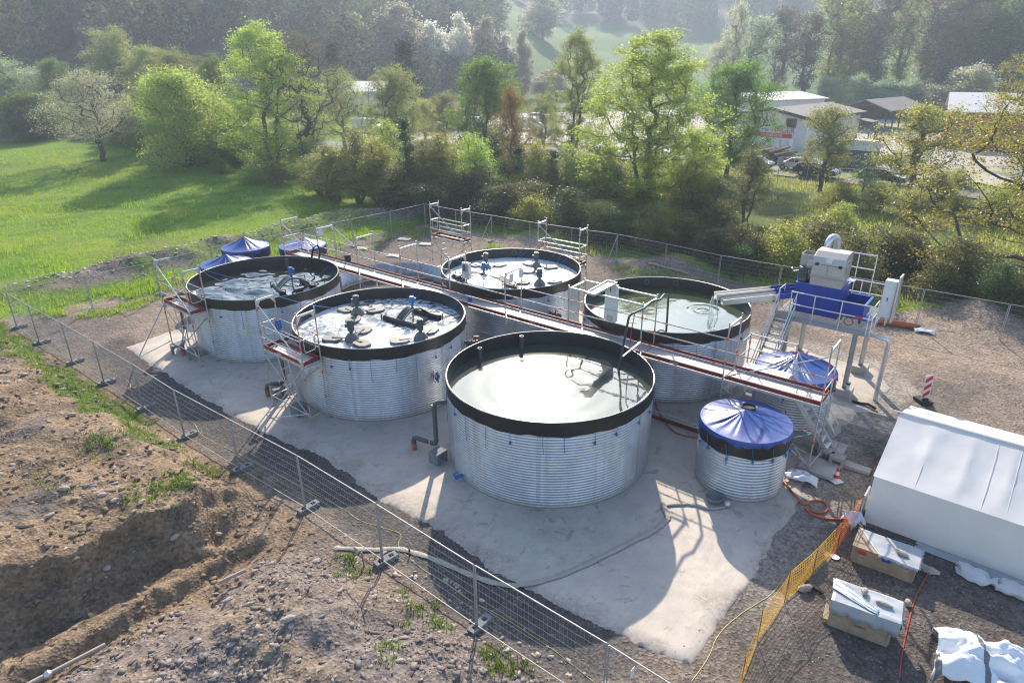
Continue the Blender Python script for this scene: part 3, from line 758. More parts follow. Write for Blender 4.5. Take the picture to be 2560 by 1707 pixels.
def gusset_bar(t, p, q):
    """top bar between two posts with the little gusset plates"""
    p, q = Vector(p), Vector(q); d = (q - p).normalized(); b = MB()
    b.bar(p, q, .05, .075)
    for a, s in ((p, 1), (q, -1)):
        n_ = Vector((-d.y, d.x, 0))*.006; e0 = a + d*s*.03; vs = [e0, e0 + d*s*.20, e0 - Vector((0, 0, .26))]
        b.add([v + n_ for v in vs] + [v - n_ for v in vs], [(0, 1, 2), (5, 4, 3), (0, 3, 4, 1), (1, 4, 5, 2), (2, 5, 3, 0)])
    return b.build('top_bar', M['alu'], t)
def toe(t, p, q, z, h=.15):
    b = MB(); p, q = Vector((p[0], p[1], z + h/2 + .015)), Vector((q[0], q[1], z + h/2 + .015)); b.bar(p, q, .03, h); return b.build('toe_board', M['redboard'], t)
def writing(t, txt, p, d, size, m='white', name='lettering', up=Vector((0, 0, 1)), ext=.002, align='LEFT'):
    cu = bpy.data.curves.new(name, 'FONT'); cu.body = txt; cu.size = size; cu.extrude = ext; cu.align_x = align
    o = bpy.data.objects.new(name, cu)
    dg = bpy.context.evaluated_depsgraph_get(); COL.objects.link(o); dg.update()
    me = bpy.data.meshes.new_from_object(o.evaluated_get(dg)); bpy.data.objects.remove(o)
    d = d.normalized(); n_ = d.cross(up).normalized()
    X4 = Matrix((d, up, n_)).transposed().to_4x4(); X4.translation = p
    I = mat_of(t).inverted() if t is not None else Matrix()
    if t is not None and t.parent is not None: I = I @ mat_of(t.parent).inverted()
    me.transform(I @ X4); me.materials.clear(); me.materials.append(M[m])
    o = bpy.data.objects.new(name, me); COL.objects.link(o)
    if t is not None: link_child(o, t)
    return o
def deck_plate(t, a, b_, across, z, m='deck'):
    """perforated deck between two frames"""
    a, b_ = Vector((a[0], a[1], z)), Vector((b_[0], b_[1], z)); d = MB()
    u = (b_ - a).normalized(); w = across.normalized(); L = (b_ - a).length; Wd = across.length
    for k in range(2):
        c = a + u*L/2 + w*(Wd*(.25 + .5*k)) - Vector((0, 0, .035))
        Mx = Matrix((u, w, Vector((0, 0, 1)))).transposed().to_4x4(); Mx.translation = c
        d.box(None, (L - .05, Wd/2 - .035, .07), M=Mx)
    return d.build('deck', M[m], t)
def ladder(t, foot, head, w, wd=.36):
    b = MB(); s = w.normalized()*wd/2
    for k in (-1, 1): b.tube([foot + s*k, head + s*k], .02, 6)
    n_ = int((head - foot).length/.3)
    for i in range(1, n_):
        p = foot.lerp(head, i/n_); b.tube([p - s, p + s], .014, 6)
    return b.build('ladder', M['alu'], t)
def tower(label, FL, FR, dep, zd, ztop, out=None, uside='R', brace=True, name='scaffold_tower', under_ladder=True, letter=True):
    """mobile tower: FL,FR are the near posts, dep the vector to the far ones"""
    FL, FR, dep = Vector((*FL, DZ)), Vector((*FR, DZ)), Vector((*dep, 0))
    t = thing(name, label, 'scaffold', ((FL + FR + dep)/2 + Vector((0, 0, -DZ)))[:2] + (DZ,), 0, 'scaffold towers beside the tanks')
    up = lambda p, z: Vector((p.x, p.y, z))
    Ps = [FL, FR, FL + dep, FR + dep]
    for p in Ps: post(t, p, up(p, ztop))
    d = (FR - FL).normalized()
    gusset_bar(t, up(FL, ztop - .16), up(FL + dep, ztop - .16)); gusset_bar(t, up(FR, ztop - .16), up(FR + dep, ztop - .16))
    gusset_bar(t, up(FL, zd - .10), up(FL + dep, zd - .10)); gusset_bar(t, up(FR, zd - .10), up(FR + dep, zd - .10))
    for p in (FL, FL + dep):
        for z in (zd + .5, zd + 1.0): rail(t, up(p, z), up(p + FR - FL, z))
    for p in (FL, FR):
        rail(t, up(p, zd + 1.02), up(p + dep, zd + 1.02))
        b = MB(); a, c = up(p + dep*.2, zd + 1.0), up(p + dep*.8, zd + 1.0); b.tube([a, a - Vector((0, 0, .42)), a.lerp(c, .1) - Vector((0, 0, .5)), a.lerp(c, .9) - Vector((0, 0, .5)), c - Vector((0, 0, .42)), c], .018, 6); b.build('end_rail', M['scaf'], t, True, True)
        rail(t, up(p, .45), up(p + dep, .45), name='cross_rail', ring=False)
    deck_plate(t, FL, FR, dep, zd)
    i_ = .06; w = dep.normalized()
    toe(t, FL + w*i_, FR + w*i_, zd); toe(t, FL + dep - w*i_, FR + dep - w*i_, zd); toe(t, FL + d*i_ + w*.08, FL + d*i_ + dep - w*.08, zd); toe(t, FR - d*i_ + w*.08, FR - d*i_ + dep - w*.08, zd)
    if letter: writing(t, 'Layher', FL + w*(i_ - .02) + d*.9 + Vector((0, 0, zd + .05 - DZ)), d, .12)
    rail(t, up(FL, ztop - .2), up(FR, zd + .05), .024, 'brace', False)
    if brace:
        rail(t, up(FL, zd - .2), up(FR, .4), .022, 'brace', False); rail(t, up(FL + dep, .4), up(FR + dep, zd - .2), .022, 'brace', False)
        rail(t, up(FL, .5), up(FR, .5), .02, 'cross_rail', False)
    if out:
        for tp, bt in out:
            rail(t, Vector(tp), Vector(bt), .026, 'outrigger', False)
            rail(t, Vector(bt) + (Vector(tp) - Vector(bt))*.12, up(min(Ps, key=lambda p: (p - Vector((tp[0], tp[1], DZ))).length), .6), .02, 'outrigger', False)
    if under_ladder: ladder(t, FL + (FR - FL)*.45 + dep*.5 + Vector((0, 0, .1)), up(FL + (FR - FL)*.2 + dep*.5, zd - .1), dep)
    return t
z1 = zoomed(360, 620, .21259); z2 = zoomed(600, 720, .21259)
tower('scaffold tower left of the leftmost tank, red toe boards, leaning outrigger', (-15.96, 28.55), (-13.94, 26.84), (.5, .54), 2.5, 4.6, [((-15.9, 28.5, 2.45), tuple(G(337, 897, .08)))])
tower('scaffold tower between the leftmost tank and the foam tank, blue rope on its frame', (-9.53, 23.2), (-7.52, 21.5), (.46, .67), 2.5, 4.6, [((-7.55, 21.55, 2.45), tuple(G(660, 1052, .08)))])
tower('scaffold tower standing apart on the dirt behind the open steel ring', (-4.95, 40.25), (-2.91, 38.5), (.49, .5), 2.5, 4.6)
tower('scaffold tower behind the rearmost tank, hung with blue rope', (1.46, 35.15), (3.54, 33.45), (.47, .63), 2.5, 4.6)

# the long walkway
W0 = Vector((9.72, 18.31, DZ)); WS = Vector((-2.498, 1.997, 0)); WD = Vector((.69, .87, 0)); NB = 9; ZD = 2.5; ZT = 4.6
wk = thing('scaffold_walkway', 'long raised scaffold walkway with red toe boards running between the tanks', 'walkway', (0, 28.0, DZ))
def wp(k, far=0, z=ZD): 
    p = W0 + WS*k + WD*far; return Vector((p.x, p.y, z))
for k in range(NB + 1):
    for f in (0, 1):
        b0 = wp(k, f, DZ); post(wk, b0, wp(k, f, ZT), (1.2, 3.15, 4.0) if f == 0 else (3.15,))
    gusset_bar(wk, wp(k, 0, ZT - .16), wp(k, 1, ZT - .16)); gusset_bar(wk, wp(k, 0, ZD - .1), wp(k, 1, ZD - .1))
for k in range(NB):
    deck_plate(wk, wp(k), wp(k+1), WD, ZD)
    toe(wk, wp(k, .05) + WS*.012, wp(k+1, .05) - WS*.012, ZD); toe(wk, wp(k, .95) + WS*.012, wp(k+1, .95) - WS*.012, ZD)
    for f in (0, 1):
        if f == 1 and k == 0: zs = (ZD + .52,)
        else: zs = (ZD + .52, ZD + 1.03)
        for z in zs: rail(wk, wp(k, f, z), wp(k+1, f, z))
    if k in (1, 3, 5, 7): writing(wk, 'Layher', wp(k + .62, .05 - .017, ZD + .055), -WS, .12)
toe(wk, wp(0, .1) + WS*.01, wp(0, .9) + WS*.01, ZD); toe(wk, wp(NB, .1) - WS*.01, wp(NB, .9) - WS*.01, ZD)
for k in (0, NB):
    for z in (ZD + .52, ZD + 1.03): rail(wk, wp(k, 0, z), wp(k, 1, z))
rail(wk, wp(NB, 0, ZT - .25), wp(NB - 1, 0, ZD + .1), .024, 'brace', False)
rail(wk, wp(NB-1, 1, ZT - .25), wp(NB - 2, 1, ZD + .3), .02, 'brace', False)
rail(wk, wp(0, 0, ZT - .35), wp(1, 0, ZD + .1), .022, 'brace')
for k in (0, 2, 4, 6, 8):
    rail(wk, wp(k, 0, .3), wp(k+1, 0, ZD - .25), .021, 'brace')
    rail(wk, wp(k, 0, 1.5), wp(k+1, 0, 1.5), .02, 'cross_rail')
for k in (1, 5): rail(wk, wp(k, 0, .45), wp(k+1, 0, .45), .02, 'cross_rail')
b = MB(); b.bar(wp(1.05, .05, .16), wp(2.0, .05, .16), .03, .15); b.build('low_board', M['redboard'], wk)
# stabiliser at the near end
rail(wk, wp(0, 0, 1.55), G(1968, 1107, .8), .024, 'outrigger', False); rail(wk, G(1968, 1107, .8), wp(0, 0, .25), .024, 'outrigger')
rail(wk, wp(0, 0, .25), G(2046, 1145, .4), .024, 'outrigger', False); rail(wk, G(1972, 1122, .75), wp(0, 0, .72), .02, 'cross_rail')
# landing and aluminium steps on the far side of the last bay
lz = ZD
l0, l1 = wp(.95, 1.02, lz), wp(.45, 1.02, lz); ld = WD.normalized()*.75
b = MB(); Mx = Matrix((-WS.normalized(), ld.normalized(), Vector((0, 0, 1)))).transposed().to_4x4(); Mx.translation = (l0 + l1 + ld)/2 - Vector((0, 0, .03)); b.box(None, ((l1 - l0).length, .75, .06), M=Mx); b.build('landing', M['deck'], wk)
for p in (l0 + ld, l1 + ld): post(wk, Vector((p.x, p.y, DZ)), p + Vector((0, 0, 1.15)), (1.0, 3.3))
for z in (.55, 1.1):
    rail(wk, l0 + Vector((0, 0, z)), l0 + ld + Vector((0, 0, z)), ring=False); rail(wk, l0 + ld + Vector((0, 0, z)), l1 + ld + Vector((0, 0, z)), ring=False)
e_ = -WS.normalized(); sA, sB = l1 + ld*.15, l1 + ld*.85; run = e_*1.75
for p in (sA, sB):
    b = MB(); b.bar(p, Vector((p.x, p.y, .18)) + run, .035, .16); b.build('stringer', M['alu'], wk)
    for z in (.55, 1.0): rail(wk, p + Vector((0, 0, z)), Vector((p.x, p.y, .18 + z)) + run, .019, 'stair_rail', False)
for i in range(1, 10):
    f = i/10; c0, c1 = sA.lerp(Vector((sA.x, sA.y, .18)) + run, f), sB.lerp(Vector((sB.x, sB.y, .18)) + run, f)
    b = MB(); b.bar(c0, c1, .22, .03); b.build('tread', M['alu'], wk)

# ---------------------------------------------------------------- screening platform
PZ = 2.95
pl = thing('steel_platform', 'galvanised steel platform on tall posts carrying the blue screening machine, stairs on its left', 'platform', (12.9, 25.6, DZ))
FRc = Vector((13.62, 23.28, 0)); Lp, Dp = 3.55, 3.15
def pp(a, b_, z):       # a along the front from right to left, b_ to the back
    p = FRc + U*a + N*b_; return Vector((p.x, p.y, z))
for a, b_ in ((.45, .22), (3.0, .22), (.45, 2.9), (3.0, 2.9)):
    b = MB(); base = pp(a, b_, .30)
    Mx = Matrix((U, N, Vector((0, 0, 1)))).transposed().to_4x4()
    for o_, sz in (((0, 0), (.01, .16)), ((-.08, 0), (.014, .16)), ((.08, 0), (.014, .16))):
        p = pp(a, b_, 0) + U*o_[0] + N*o_[1]; X = Mx.copy(); X.translation = (p.x, p.y, (.3 + PZ - .24)/2); b.box(None, (max(sz[0], .012) if o_[0] else .15, .16 if o_[0] else .012, PZ - .24 - .3), M=X)
    b.build('column', M['scaf'], pl)
    b = MB(); X = Mx.copy(); p = pp(a, b_, .19); X.translation = p; b.box(None, (.62, .62, .34), M=X); b.build('footing', M['concrete'], pl, bevel=.02)
Mx = Matrix((U, N, Vector((0, 0, 1)))).transposed().to_4x4()
for b_ in (.1, Dp - .1):
    b = MB()
    for z, h, dpt in ((PZ - .14, .16, .012), (PZ - .06, .014, .10), (PZ - .22, .014, .10)):
        X = Mx.copy(); X.translation = pp(Lp/2, b_, z); b.box(None, (Lp, dpt, h), M=X)
    b.build('beam', M['scaf'], pl)
for a in (.05, Lp - .05):
    b = MB(); X = Mx.copy(); X.translation = pp(a, Dp/2, PZ - .14); b.box(None, (.02, Dp - .3, .15), M=X); b.build('beam', M['scaf'], pl)
def grating(name, a0, a1, b0, b1, z, parent, step=.055):
    b = MB()
    k = a0
    while k <= a1:
        X = Mx.copy(); X.translation = pp(k, (b0+b1)/2, z); b.box(None, (.007, b1 - b0, .03), M=X); k += step
    k = b0
    while k <= b1:
        X = Mx.copy(); X.translation = pp((a0+a1)/2, k, z + .002); b.box(None, (a1 - a0, .007, .026), M=X); k += step*2.5
    return b.build(name, M['alu'], parent)
grating('grating', .04, Lp - .04, .03, Dp - .03, PZ, pl)
b = MB(); X = Mx.copy(); X.translation = pp(Lp/2, .012, PZ + .05); b.box(None, (Lp, .008, .13), M=X); b.build('kick_plate', M['scaf'], pl)
def hrail(pts, zs, name='railing', posts=None, r=.024):
    pts = [Vector(p) for p in pts]
    b = MB()
    for z in zs: b.tube([p + Vector((0, 0, z)) for p in pts], r, 7)
    b.build(name, M['alu'], pl, True, True)
    for p in (posts or pts):
        b = MB(); b.tube([p - Vector((0, 0, .15)), p + Vector((0, 0, max(zs)))], r, 7); b.build('railing_post', M['alu'], pl, True, True)
hrail([pp(a, -.02, PZ) for a in (Lp - .55, 0)], (.52, 1.03), posts=[pp(a, -.02, PZ) for a in (Lp - .55, 2.1, 1.1, .1)])
hrail([pp(-.02, b_, PZ) for b_ in (.05, .9)], (.52, 1.03)); hrail([pp(a, Dp, PZ) for a in (Lp - .2, 0)], (.52, 1.03), posts=[pp(a, Dp, PZ) for a in (Lp - .2, 2.2, 1.1, 0)])
hrail([pp(a, Dp, PZ) for a in (2.1, .75)], (1.55, 2.15), posts=[pp(a, Dp, PZ) for a in (2.1, 1.42, .75)])
# stairs off the left end, going down towards the camera
sa0, sa1 = Lp - .05 - .02, Lp - .75
run = -N*2.75 + U*.05
for a in (sa0, sa1):
    top = pp(a, .02, PZ - .03); bot = Vector((top.x, top.y, DZ + .02)) + run
    b = MB(); b.bar(top, bot, .012, .22); b.build('stringer', M['scaf'], pl)
    b = MB(); 
    for z in (.5, .98): b.tube([top + Vector((0, 0, z)), bot + Vector((0, 0, z + .05))], .021, 7)
    b.build('handrail', M['alu'], pl, True, True)
    for f in (0, .5, .97):
        p = top.lerp(bot, f); b = MB(); b.tube([p, p + Vector((0, 0, 1.0))], .021, 7); b.build('railing_post', M['alu'], pl, True, True)
for i in range(1, 13):
    f = i/13; A_, B_ = pp(sa0 - .02, .02, PZ - .03), pp(sa1 + .02, .02, PZ - .03); e0 = run*f - Vector((0, 0, (PZ - .05)*f))
    b = MB(); b.bar(A_ + e0, B_ + e0, .24, .028); b.build('tread', M['scaf'], pl)
hrail([pp(Lp - .02, .1, PZ), pp(Lp - .02, .85, PZ)], (.5, 1.0))

# the machine itself
mc = thing('screening_machine', 'blue trough with beige steel housing, hopper and motor on the raised platform', 'machine', tuple(pp(1.8, 1.6, PZ + .02)))
def obox(name, a0, a1, b0, b1, z0, z1, m, parent=mc, bevel=.012, taper=None):
    b = MB(); X = Mx.copy(); X.translation = pp((a0+a1)/2, (b0+b1)/2, (z0+z1)/2); b.box(None, (a1-a0, b1-b0, z1-z0), M=X)
    return b.build(name, M[m], parent, bevel=bevel)
def open_box(name, a0, a1, b0, b1, z0, z1, m, parent=mc, th=.03, floor=True):
    b = MB()
    for q in ((a0, a1, b0, b0+th), (a0, a1, b1-th, b1), (a0, a0+th, b0+th, b1-th), (a1-th, a1, b0+th, b1-th)):
        X = Mx.copy(); X.translation = pp((q[0]+q[1])/2, (q[2]+q[3])/2, (z0+z1)/2); b.box(None, (q[1]-q[0], q[3]-q[2], z1-z0), M=X)
    if floor: X = Mx.copy(); X.translation = pp((a0+a1)/2, (b0+b1)/2, z0 + th); b.box(None, (a1-a0-2*th, b1-b0-2*th, th), M=X)
    return b.build(name, M[m], parent)
zb = PZ + .03
open_box('trough', 1.32, 3.05, .62, 2.0, zb, zb + 1.22, 'blue')
for a in (1.34, 2.18, 3.03): obox('rib', a - .035, a + .035, .575, .618, zb, zb + 1.22, 'blue', bevel=.005)
b = MB()
for q in ((1.28, 3.09, .57, .66), (1.28, 3.09, 1.98, 2.06), (1.28, 1.36, .66, 1.98), (3.02, 3.09, .66, 1.98)):
    X = Mx.copy(); X.translation = pp((q[0]+q[1])/2, (q[2]+q[3])/2, zb + 1.235); b.box(None, (q[1]-q[0], q[3]-q[2], .024), M=X)
b.build('flange', M['bluelight'], mc)
open_box('side_tray', .42, 1.28, .62, 1.85, zb + .18, zb + .78, 'blue')
b = MB()
for q in ((.36, 1.28, .57, .645), (.36, 1.28, 1.83, 1.90), (.36, .44, .645, 1.83)):
    X = Mx.copy(); X.translation = pp((q[0]+q[1])/2, (q[2]+q[3])/2, zb + .795); b.box(None, (q[1]-q[0], q[3]-q[2], .024), M=X)
b.build('flange', M['bluelight'], mc)
for k in range(14): obox('tray_bar', .5 + k*.055, .53 + k*.055, .66, 1.8, zb + .45, zb + .47, 'black', bevel=0)
for a in (.5, 1.2): obox('tray_leg', a - .04, a + .04, .66, .74, zb, zb + .18, 'blue', bevel=0)
obox('drip_plate', .12, .60, .95, 1.8, zb + .04, zb + .07, 'bluelight', bevel=0)
# beige housing with sloping top
def housing():
    prof = [(.55, 1.27), (.55, 1.62), (.50, 1.66), (.52, 2.15), (.62, 2.42), (.92, 2.60), (1.55, 2.60), (1.66, 2.45), (1.66, 1.27)]
    vs = [pp(1.36, y, zb + z - .02) for y, z in prof] + [pp(2.56, y, zb + z - .02) for y, z in prof]; n = len(prof)
    b = MB(); b.add(vs, [tuple(range(n)), tuple(range(n, 2*n))[::-1]] + [(i, n+i, n+(i+1) % n, (i+1) % n) for i in range(n)])
    return b.build('housing', M['stainless'], mc, bevel=.02)
housing()
obox('ledge', 1.34, 2.58, .44, .52, zb + 1.66, zb + 1.70, 'scaf', bevel=.004)
obox('door_gap', 1.955, 1.965, .494, .5, zb + 1.74, zb + 2.12, 'black', bevel=0)
obox('lid_gap', 1.37, 2.55, .508, .516, zb + 2.125, zb + 2.14, 'black', bevel=0)
for a in (1.52, 2.38): obox('latch', a - .06, a + .06, .47, .515, zb + 2.08, zb + 2.19, 'black', bevel=.004)
obox('paper_sign', 1.85, 2.07, .525, .535, zb + 2.22, zb + 2.38, 'white', bevel=0)
b = MB(); X = Mx.copy(); X.translation = pp(1.352, 1.0, zb + 2.22); b.box(None, (.012, .3, .2), M=X); b.build('name_plate', M['white'], mc)
b = MB(); X = Mx.copy(); X.translation = pp(1.343, 1.0, zb + 2.22); b.box(None, (.006, .2, .1), M=X); b.build('plate_mark', M['bluelight'], mc)
obox('inspection_flap', 1.02, 1.34, .95, 1.25, zb + 1.52, zb + 1.55, 'alu', bevel=0)
open_box('hopper', 2.66, 3.14, .98, 1.62, zb + 1.78, zb + 2.32, 'stainless', th=.02)
b = MB(); b.tube([pp(2.55, .95, zb + 1.95), pp(2.82, .95, zb + 1.95)], .22, 20); b.build('drum', M['stainless'], mc, True, True)
b = MB(); X = Mx.copy(); X.translation = pp(2.93, .88, zb + 1.55); b.box(None, (.34, .30, .62), M=X); b.build('gearbox', M['float'], mc, bevel=.06)
b = MB(); b.tube([pp(2.93, .74, zb + 1.76), pp(2.93, .55, zb + 1.76)], .115, 16); b.tube([pp(2.93, .55, zb + 1.76), pp(2.93, .53, zb + 1.76)], [.115, .06], 16); b.tube([pp(2.93, .74, zb + 1.50), pp(2.93, .67, zb + 1.50)], .13, 16); b.build('motor', M['motor'], mc, True, True)
b = MB(); b.tube([pp(3.05, .9, zb + 1.66), pp(3.3, .8, zb + 1.6), pp(3.35, .75, zb + 1.75)], .02, 6); b.build('cable', M['alu'], mc, True, True)
obox('stand', 2.72, 2.78, 1.1, 1.5, zb + 1.25, zb + 1.78, 'stainless', bevel=0); obox('stand', 3.02, 3.08, 1.1, 1.5, zb + 1.25, zb + 1.78, 'stainless', bevel=0)
pipe = [pp(2.50, 1.85, zb + .6), pp(2.50, 1.85, zb + 1.4), pp(2.42, 1.87, zb + 2.55)]
pipe += [pp(2.42 - .12*(1 - math.cos(a)), 1.87 + .24*(1 - math.cos(a)), zb + 2.62 + .26*math.sin(a)) for a in np.linspace(.2, PI, 8)] + [pp(2.16, 2.36, zb + 2.3)]
b = MB(); b.tube(pipe, .145, 20); b.build('vent_pipe', M['galv'], mc, True, True)
# chutes into the green tank
def chute(name, label, p0, p1, m1, m2, w, h, split):
    t = thing(name, label, 'chute', tuple(p0)); p0, p1 = Vector(p0), Vector(p1); mid = p0.lerp(p1, split)
    d = (p1 - p0).normalized(); s = Vector((-d.y, d.x, 0))*w/2
    for nm, a, c, m in (('blue_section', p0, mid, m1), ('steel_section', mid, p1, m2)):
        b = MB(); 
        for k in (-1, 1): b.bar(a + s*k, c + s*k, .012, h)
        b.bar(a - Vector((0, 0, h/2 - .006)), c - Vector((0, 0, h/2 - .006)), w - .016, .012); b.build(nm, M[m], t)
    return t
chute('upper_chute', 'open steel chute, blue at its root, the farther of two emptying into the green tank', pp(3.10, 1.55, zb + .72), G(1790, 748, 3.42), 'blue', 'alu', .34, .26, .33)
chute('lower_chute', 'open steel chute, the nearer and lower of two emptying into the green tank', pp(3.10, .92, zb + .62), G(1806, 762, 3.32), 'blue', 'alu', .30, .24, .25)
# falling water
b = MB(); rq = random.Random(4)
for k in range(16):
    x_ = rq.uniform(-13, 13); p0 = G(1790 + x_*.7, 752 + rq.uniform(-4, 4), 3.26); p1 = G(1785 + x_, 798 + rq.uniform(-6, 6), WL + .02); r_ = rq.uniform(.004, .012)
    b.tube([p0, p0.lerp(p1, .35) + Vector((-.05, 0, .10)), p0.lerp(p1, .7) + Vector((-.04, 0, .04)), p1], [r_*1.6, r_, r_*.8, r_*.6], 5)
mw = pbr('falling_water', (.75, .80, .82), .15, spec=1.0)
tag(b.build('falling_water', mw, smooth=True, loc=G(1785, 798, WL)), 'thin threads of water falling from the chute into the green tank', 'water', kind='stuff')
# switch cabinet
sc_ = thing('switch_cabinet', 'tall white switch cabinet on the right end of the platform', 'cabinet', tuple(pp(-.12, 1.55, PZ)))
obox('case', -.42, .02, 1.40, 1.78, PZ + .22, PZ + 1.72, 'white', sc_, .015)
obox('canopy', -.50, -.44, 1.30, 1.88, PZ + .1, PZ + 1.95, 'alu', sc_, 0)
for b_ in (1.42, 1.72): obox('leg', -.3, -.25, b_, b_ + .05, PZ - .1, PZ + .22, 'alu', sc_, 0)
obox('door_handle', -.20, -.17, 1.37, 1.40, PZ + .9, PZ + 1.05, 'black', sc_, 0)
# outlet pipe down to the ground, drain pipe lying behind, cable and plug
gp_ = G(2185, 1012, .06); tp = G(2222, 812, 2.75)
b = MB(); b.tube([pp(.05, .55, PZ - .28), pp(-.35, .45, PZ - .28), Vector((gp_.x - .12, gp_.y, PZ - .30)), Vector((gp_.x - .03, gp_.y, PZ - .36)), Vector((gp_.x, gp_.y, PZ - .5)), gp_], .085, 16)
tag(b.build('outlet_pipe', M['galv'], smooth=True, loc=gp_), 'bent galvanised outlet pipe from platform down to the slab', 'pipe')
b = MB(); p, q = G(2185, 815, .16), G(2292, 832, .16); b.tube([p, q], .16, 20, cap=False); b.tube([q, p], .135, 20, cap=False)
tag(b.build('drain_pipe', M['orangepipe'], smooth=True, loc=p), 'thick orange drain pipe lying on the dirt behind the platform', 'pipe')
b = MB(); c0 = pp(.75, -.06, PZ + .34); pts = [pp(.75 + .16*math.cos(a), -.07, PZ + .30 + .16*math.sin(a)) for a in np.linspace(0, 6*PI, 40)]; b.tube(pts, .013, 5)
plug = thing('power_cable', 'coiled black cable with red plug hung on the platform railing', 'cable', tuple(c0)); b.build('coil', M['black'], plug, True, True)
b = MB(); b.tube([pp(.55, -.07, PZ + .55), pp(.30, -.07, PZ + .50)], .05, 10); b.build('plug', M['signred'], plug, True, True)
b = MB(); b.tube([G(2128, 1015, .1), G(2150, 1022, .1), G(2168, 1024, .1), G(2186, 1035, .07)], .055, 10); tag(b.build('black_hose', M['rubber'], smooth=True, loc=G(2128, 1015, .1)), 'short black hose lying on the slab beside the outlet pipe', 'hose')
sp = thing('standpipe', 'short pale standpipe with black cuff between the platform footings', 'pipe', tuple(G(2112, 1003, .05)))
c = G(2112, 1003, .05); b = MB(); b.cyl(c, .075, .62, 16); b.build('tube', M['white'], sp, True, True); b = MB(); b.cyl(c + Vector((0, 0, .54)), .085, .07, 16); b.build('cuff', M['black'], sp, True, True)

# ---------------------------------------------------------------- site fence
def fence_proto():
    t = thing('mesh_fence', '', 'fence'); L_, H = 3.46, 2.0; b = MB()
    b.tube([(0, 0, .06), (0, 0, H)], .021, 6); b.tube([(L_, 0, .06), (L_, 0, H)], .018, 6); b.tube([(0, 0, H), (L_, 0, H)], .018, 6); b.tube([(0, 0, .14), (L_, 0, .14)], .014, 6)
    b.build('frame', M['fence'], t, False, True)
    b = MB()
    for i in range(1, 34): x = L_*i/34; b.tube([(x, 0, .14), (x, 0, H)], .0021, 3, cap=False)
    for k in range(1, 8): z = .14 + 1.86*k/8; b.tube([(0, 0, z), (L_, 0, z)], .005, 4, cap=False)
    b.build('wire_mesh', M['fence'], t, False)
    return t
FP = fence_proto()
def foot_proto():
    t = MB(); 
    for (x0, x1, y0, y1) in ((-.34, .34, -.115, -.06), (-.34, .34, .06, .115), (-.34, -.24, -.06, .06), (-.10, .10, -.06, .06), (.24, .34, -.06, .06), (-.17, -.16, -.06, .06), (.16, .17, -.06, .06)):
        t.box(((x0+x1)/2, (y0+y1)/2, .065), (x1-x0, y1-y0, .13))
    return tag(t.build('fence_block', M['block']), '', 'fence block')
FT = foot_proto()
ROWS = {'near': [(-25.55, 31.69), (-23.04, 29.65), (-20.06, 27.39), (-17.43, 25.28), (-14.58, 22.99), (-11.98, 20.82), (-9.18, 18.7), (-6.37, 16.57), (-3.59, 14.24), (-.91, 11.95), (1.86, 9.69), (4.5, 7.4)],
        'left': [(-25.55, 31.69), (-23.1, 34.28), (-20.53, 36.68), (-18.56, 39.74), (-16.18, 42.1), (-13.8, 44.49), (-11.53, 47.25), (-9.11, 49.63), (-6.86, 52.37)],
        'far': [(-6.86, 52.37), (-4.22, 50.09), (-1.45, 48.13), (1.31, 45.95), (4.1, 44.1), (6.93, 42.31), (9.6, 39.83), (12.17, 37.19), (14.9, 35.1), (17.7, 33.05), (20.41, 30.96), (23.11, 28.75), (25.9, 26.5)]}
ORD = ['first', 'second', 'third', 'fourth', 'fifth', 'sixth', 'seventh', 'eighth', 'ninth', 'tenth', 'eleventh', 'twelfth', 'thirteenth']
WHERE = {'near': ('near fence, from its left corner', 'wire mesh panels of the near fence'), 'left': ('meadow fence, from the left corner', 'wire mesh panels of the fence by the meadow'),
         'far': ('far fence, from the back corner', 'wire mesh panels of the fence under the trees')}
usedF = [False, False]
for rn, pts in ROWS.items():
    for i, (a, c) in enumerate(zip(pts[:-1], pts[1:])):
        a, c = Vector((*a, 0)), Vector((*c, 0)); d = (c - a).normalized(); st = a + d*.03
        lab = f'{ORD[i]} wire panel of the {WHERE[rn][0]}'
        rz = math.atan2(d.y, d.x); loc = (st.x, st.y, ground_z(st.x, st.y)*.5 if rn == 'near' else 0)
        sx = ((c - a).length - .06)/3.46
        if not usedF[0]: usedF[0] = True; o = FP; o.location = loc; o.rotation_euler = (0, 0, rz)
        else: o = copy_tree(FP, None, lab, loc, rz)
        o.scale = (sx, 1, 1); o['label'] = lab; o['group'] = WHERE[rn][1]
        if i > 0 or rn != 'left':
            lab = f'perforated block under the {ORD[i]} post of the {WHERE[rn][0]}'
            off = Vector((d.y, -d.x, 0))*(-.12 if rn == 'near' else 0)
            loc = (a.x + off.x, a.y + off.y, max(0, loc[2] - .02)); fz = rz + PI/2 + (random.uniform(-.15, .15))
            if not usedF[1]: usedF[1] = True; o = FT; o.location = loc; o.rotation_euler = (0, 0, fz)
            else: o = copy_tree(FT, None, lab, loc, fz)
            o['label'] = lab; o['group'] = 'perforated feet of the ' + rn + ' fence'
# slanting struts and the white notice
for i, (p, q) in enumerate([((6.93, 42.31), (5.9, 40.6)), ((-1.45, 48.13), (-2.4, 46.6))]):
    b = MB(); b.tube([(p[0], p[1], 1.9), (q[0], q[1], .02)], .02, 6)
    tag(b.build('fence_strut', M['scaf'], smooth=True, loc=(q[0], q[1], 0)), ('slanting steel strut propping the far fence behind the green tank', 'slanting steel strut propping the far fence behind the scaffold on the dirt')[i], 'strut', 'struts propping the far fence')
wn = G(1568, 1685, .9); b = MB(); b.box(wn, (.01, .16, .24), -.67); tag(b.build('white_notice', M['white'], loc=wn), 'small white notice hanging on the near fence', 'notice')
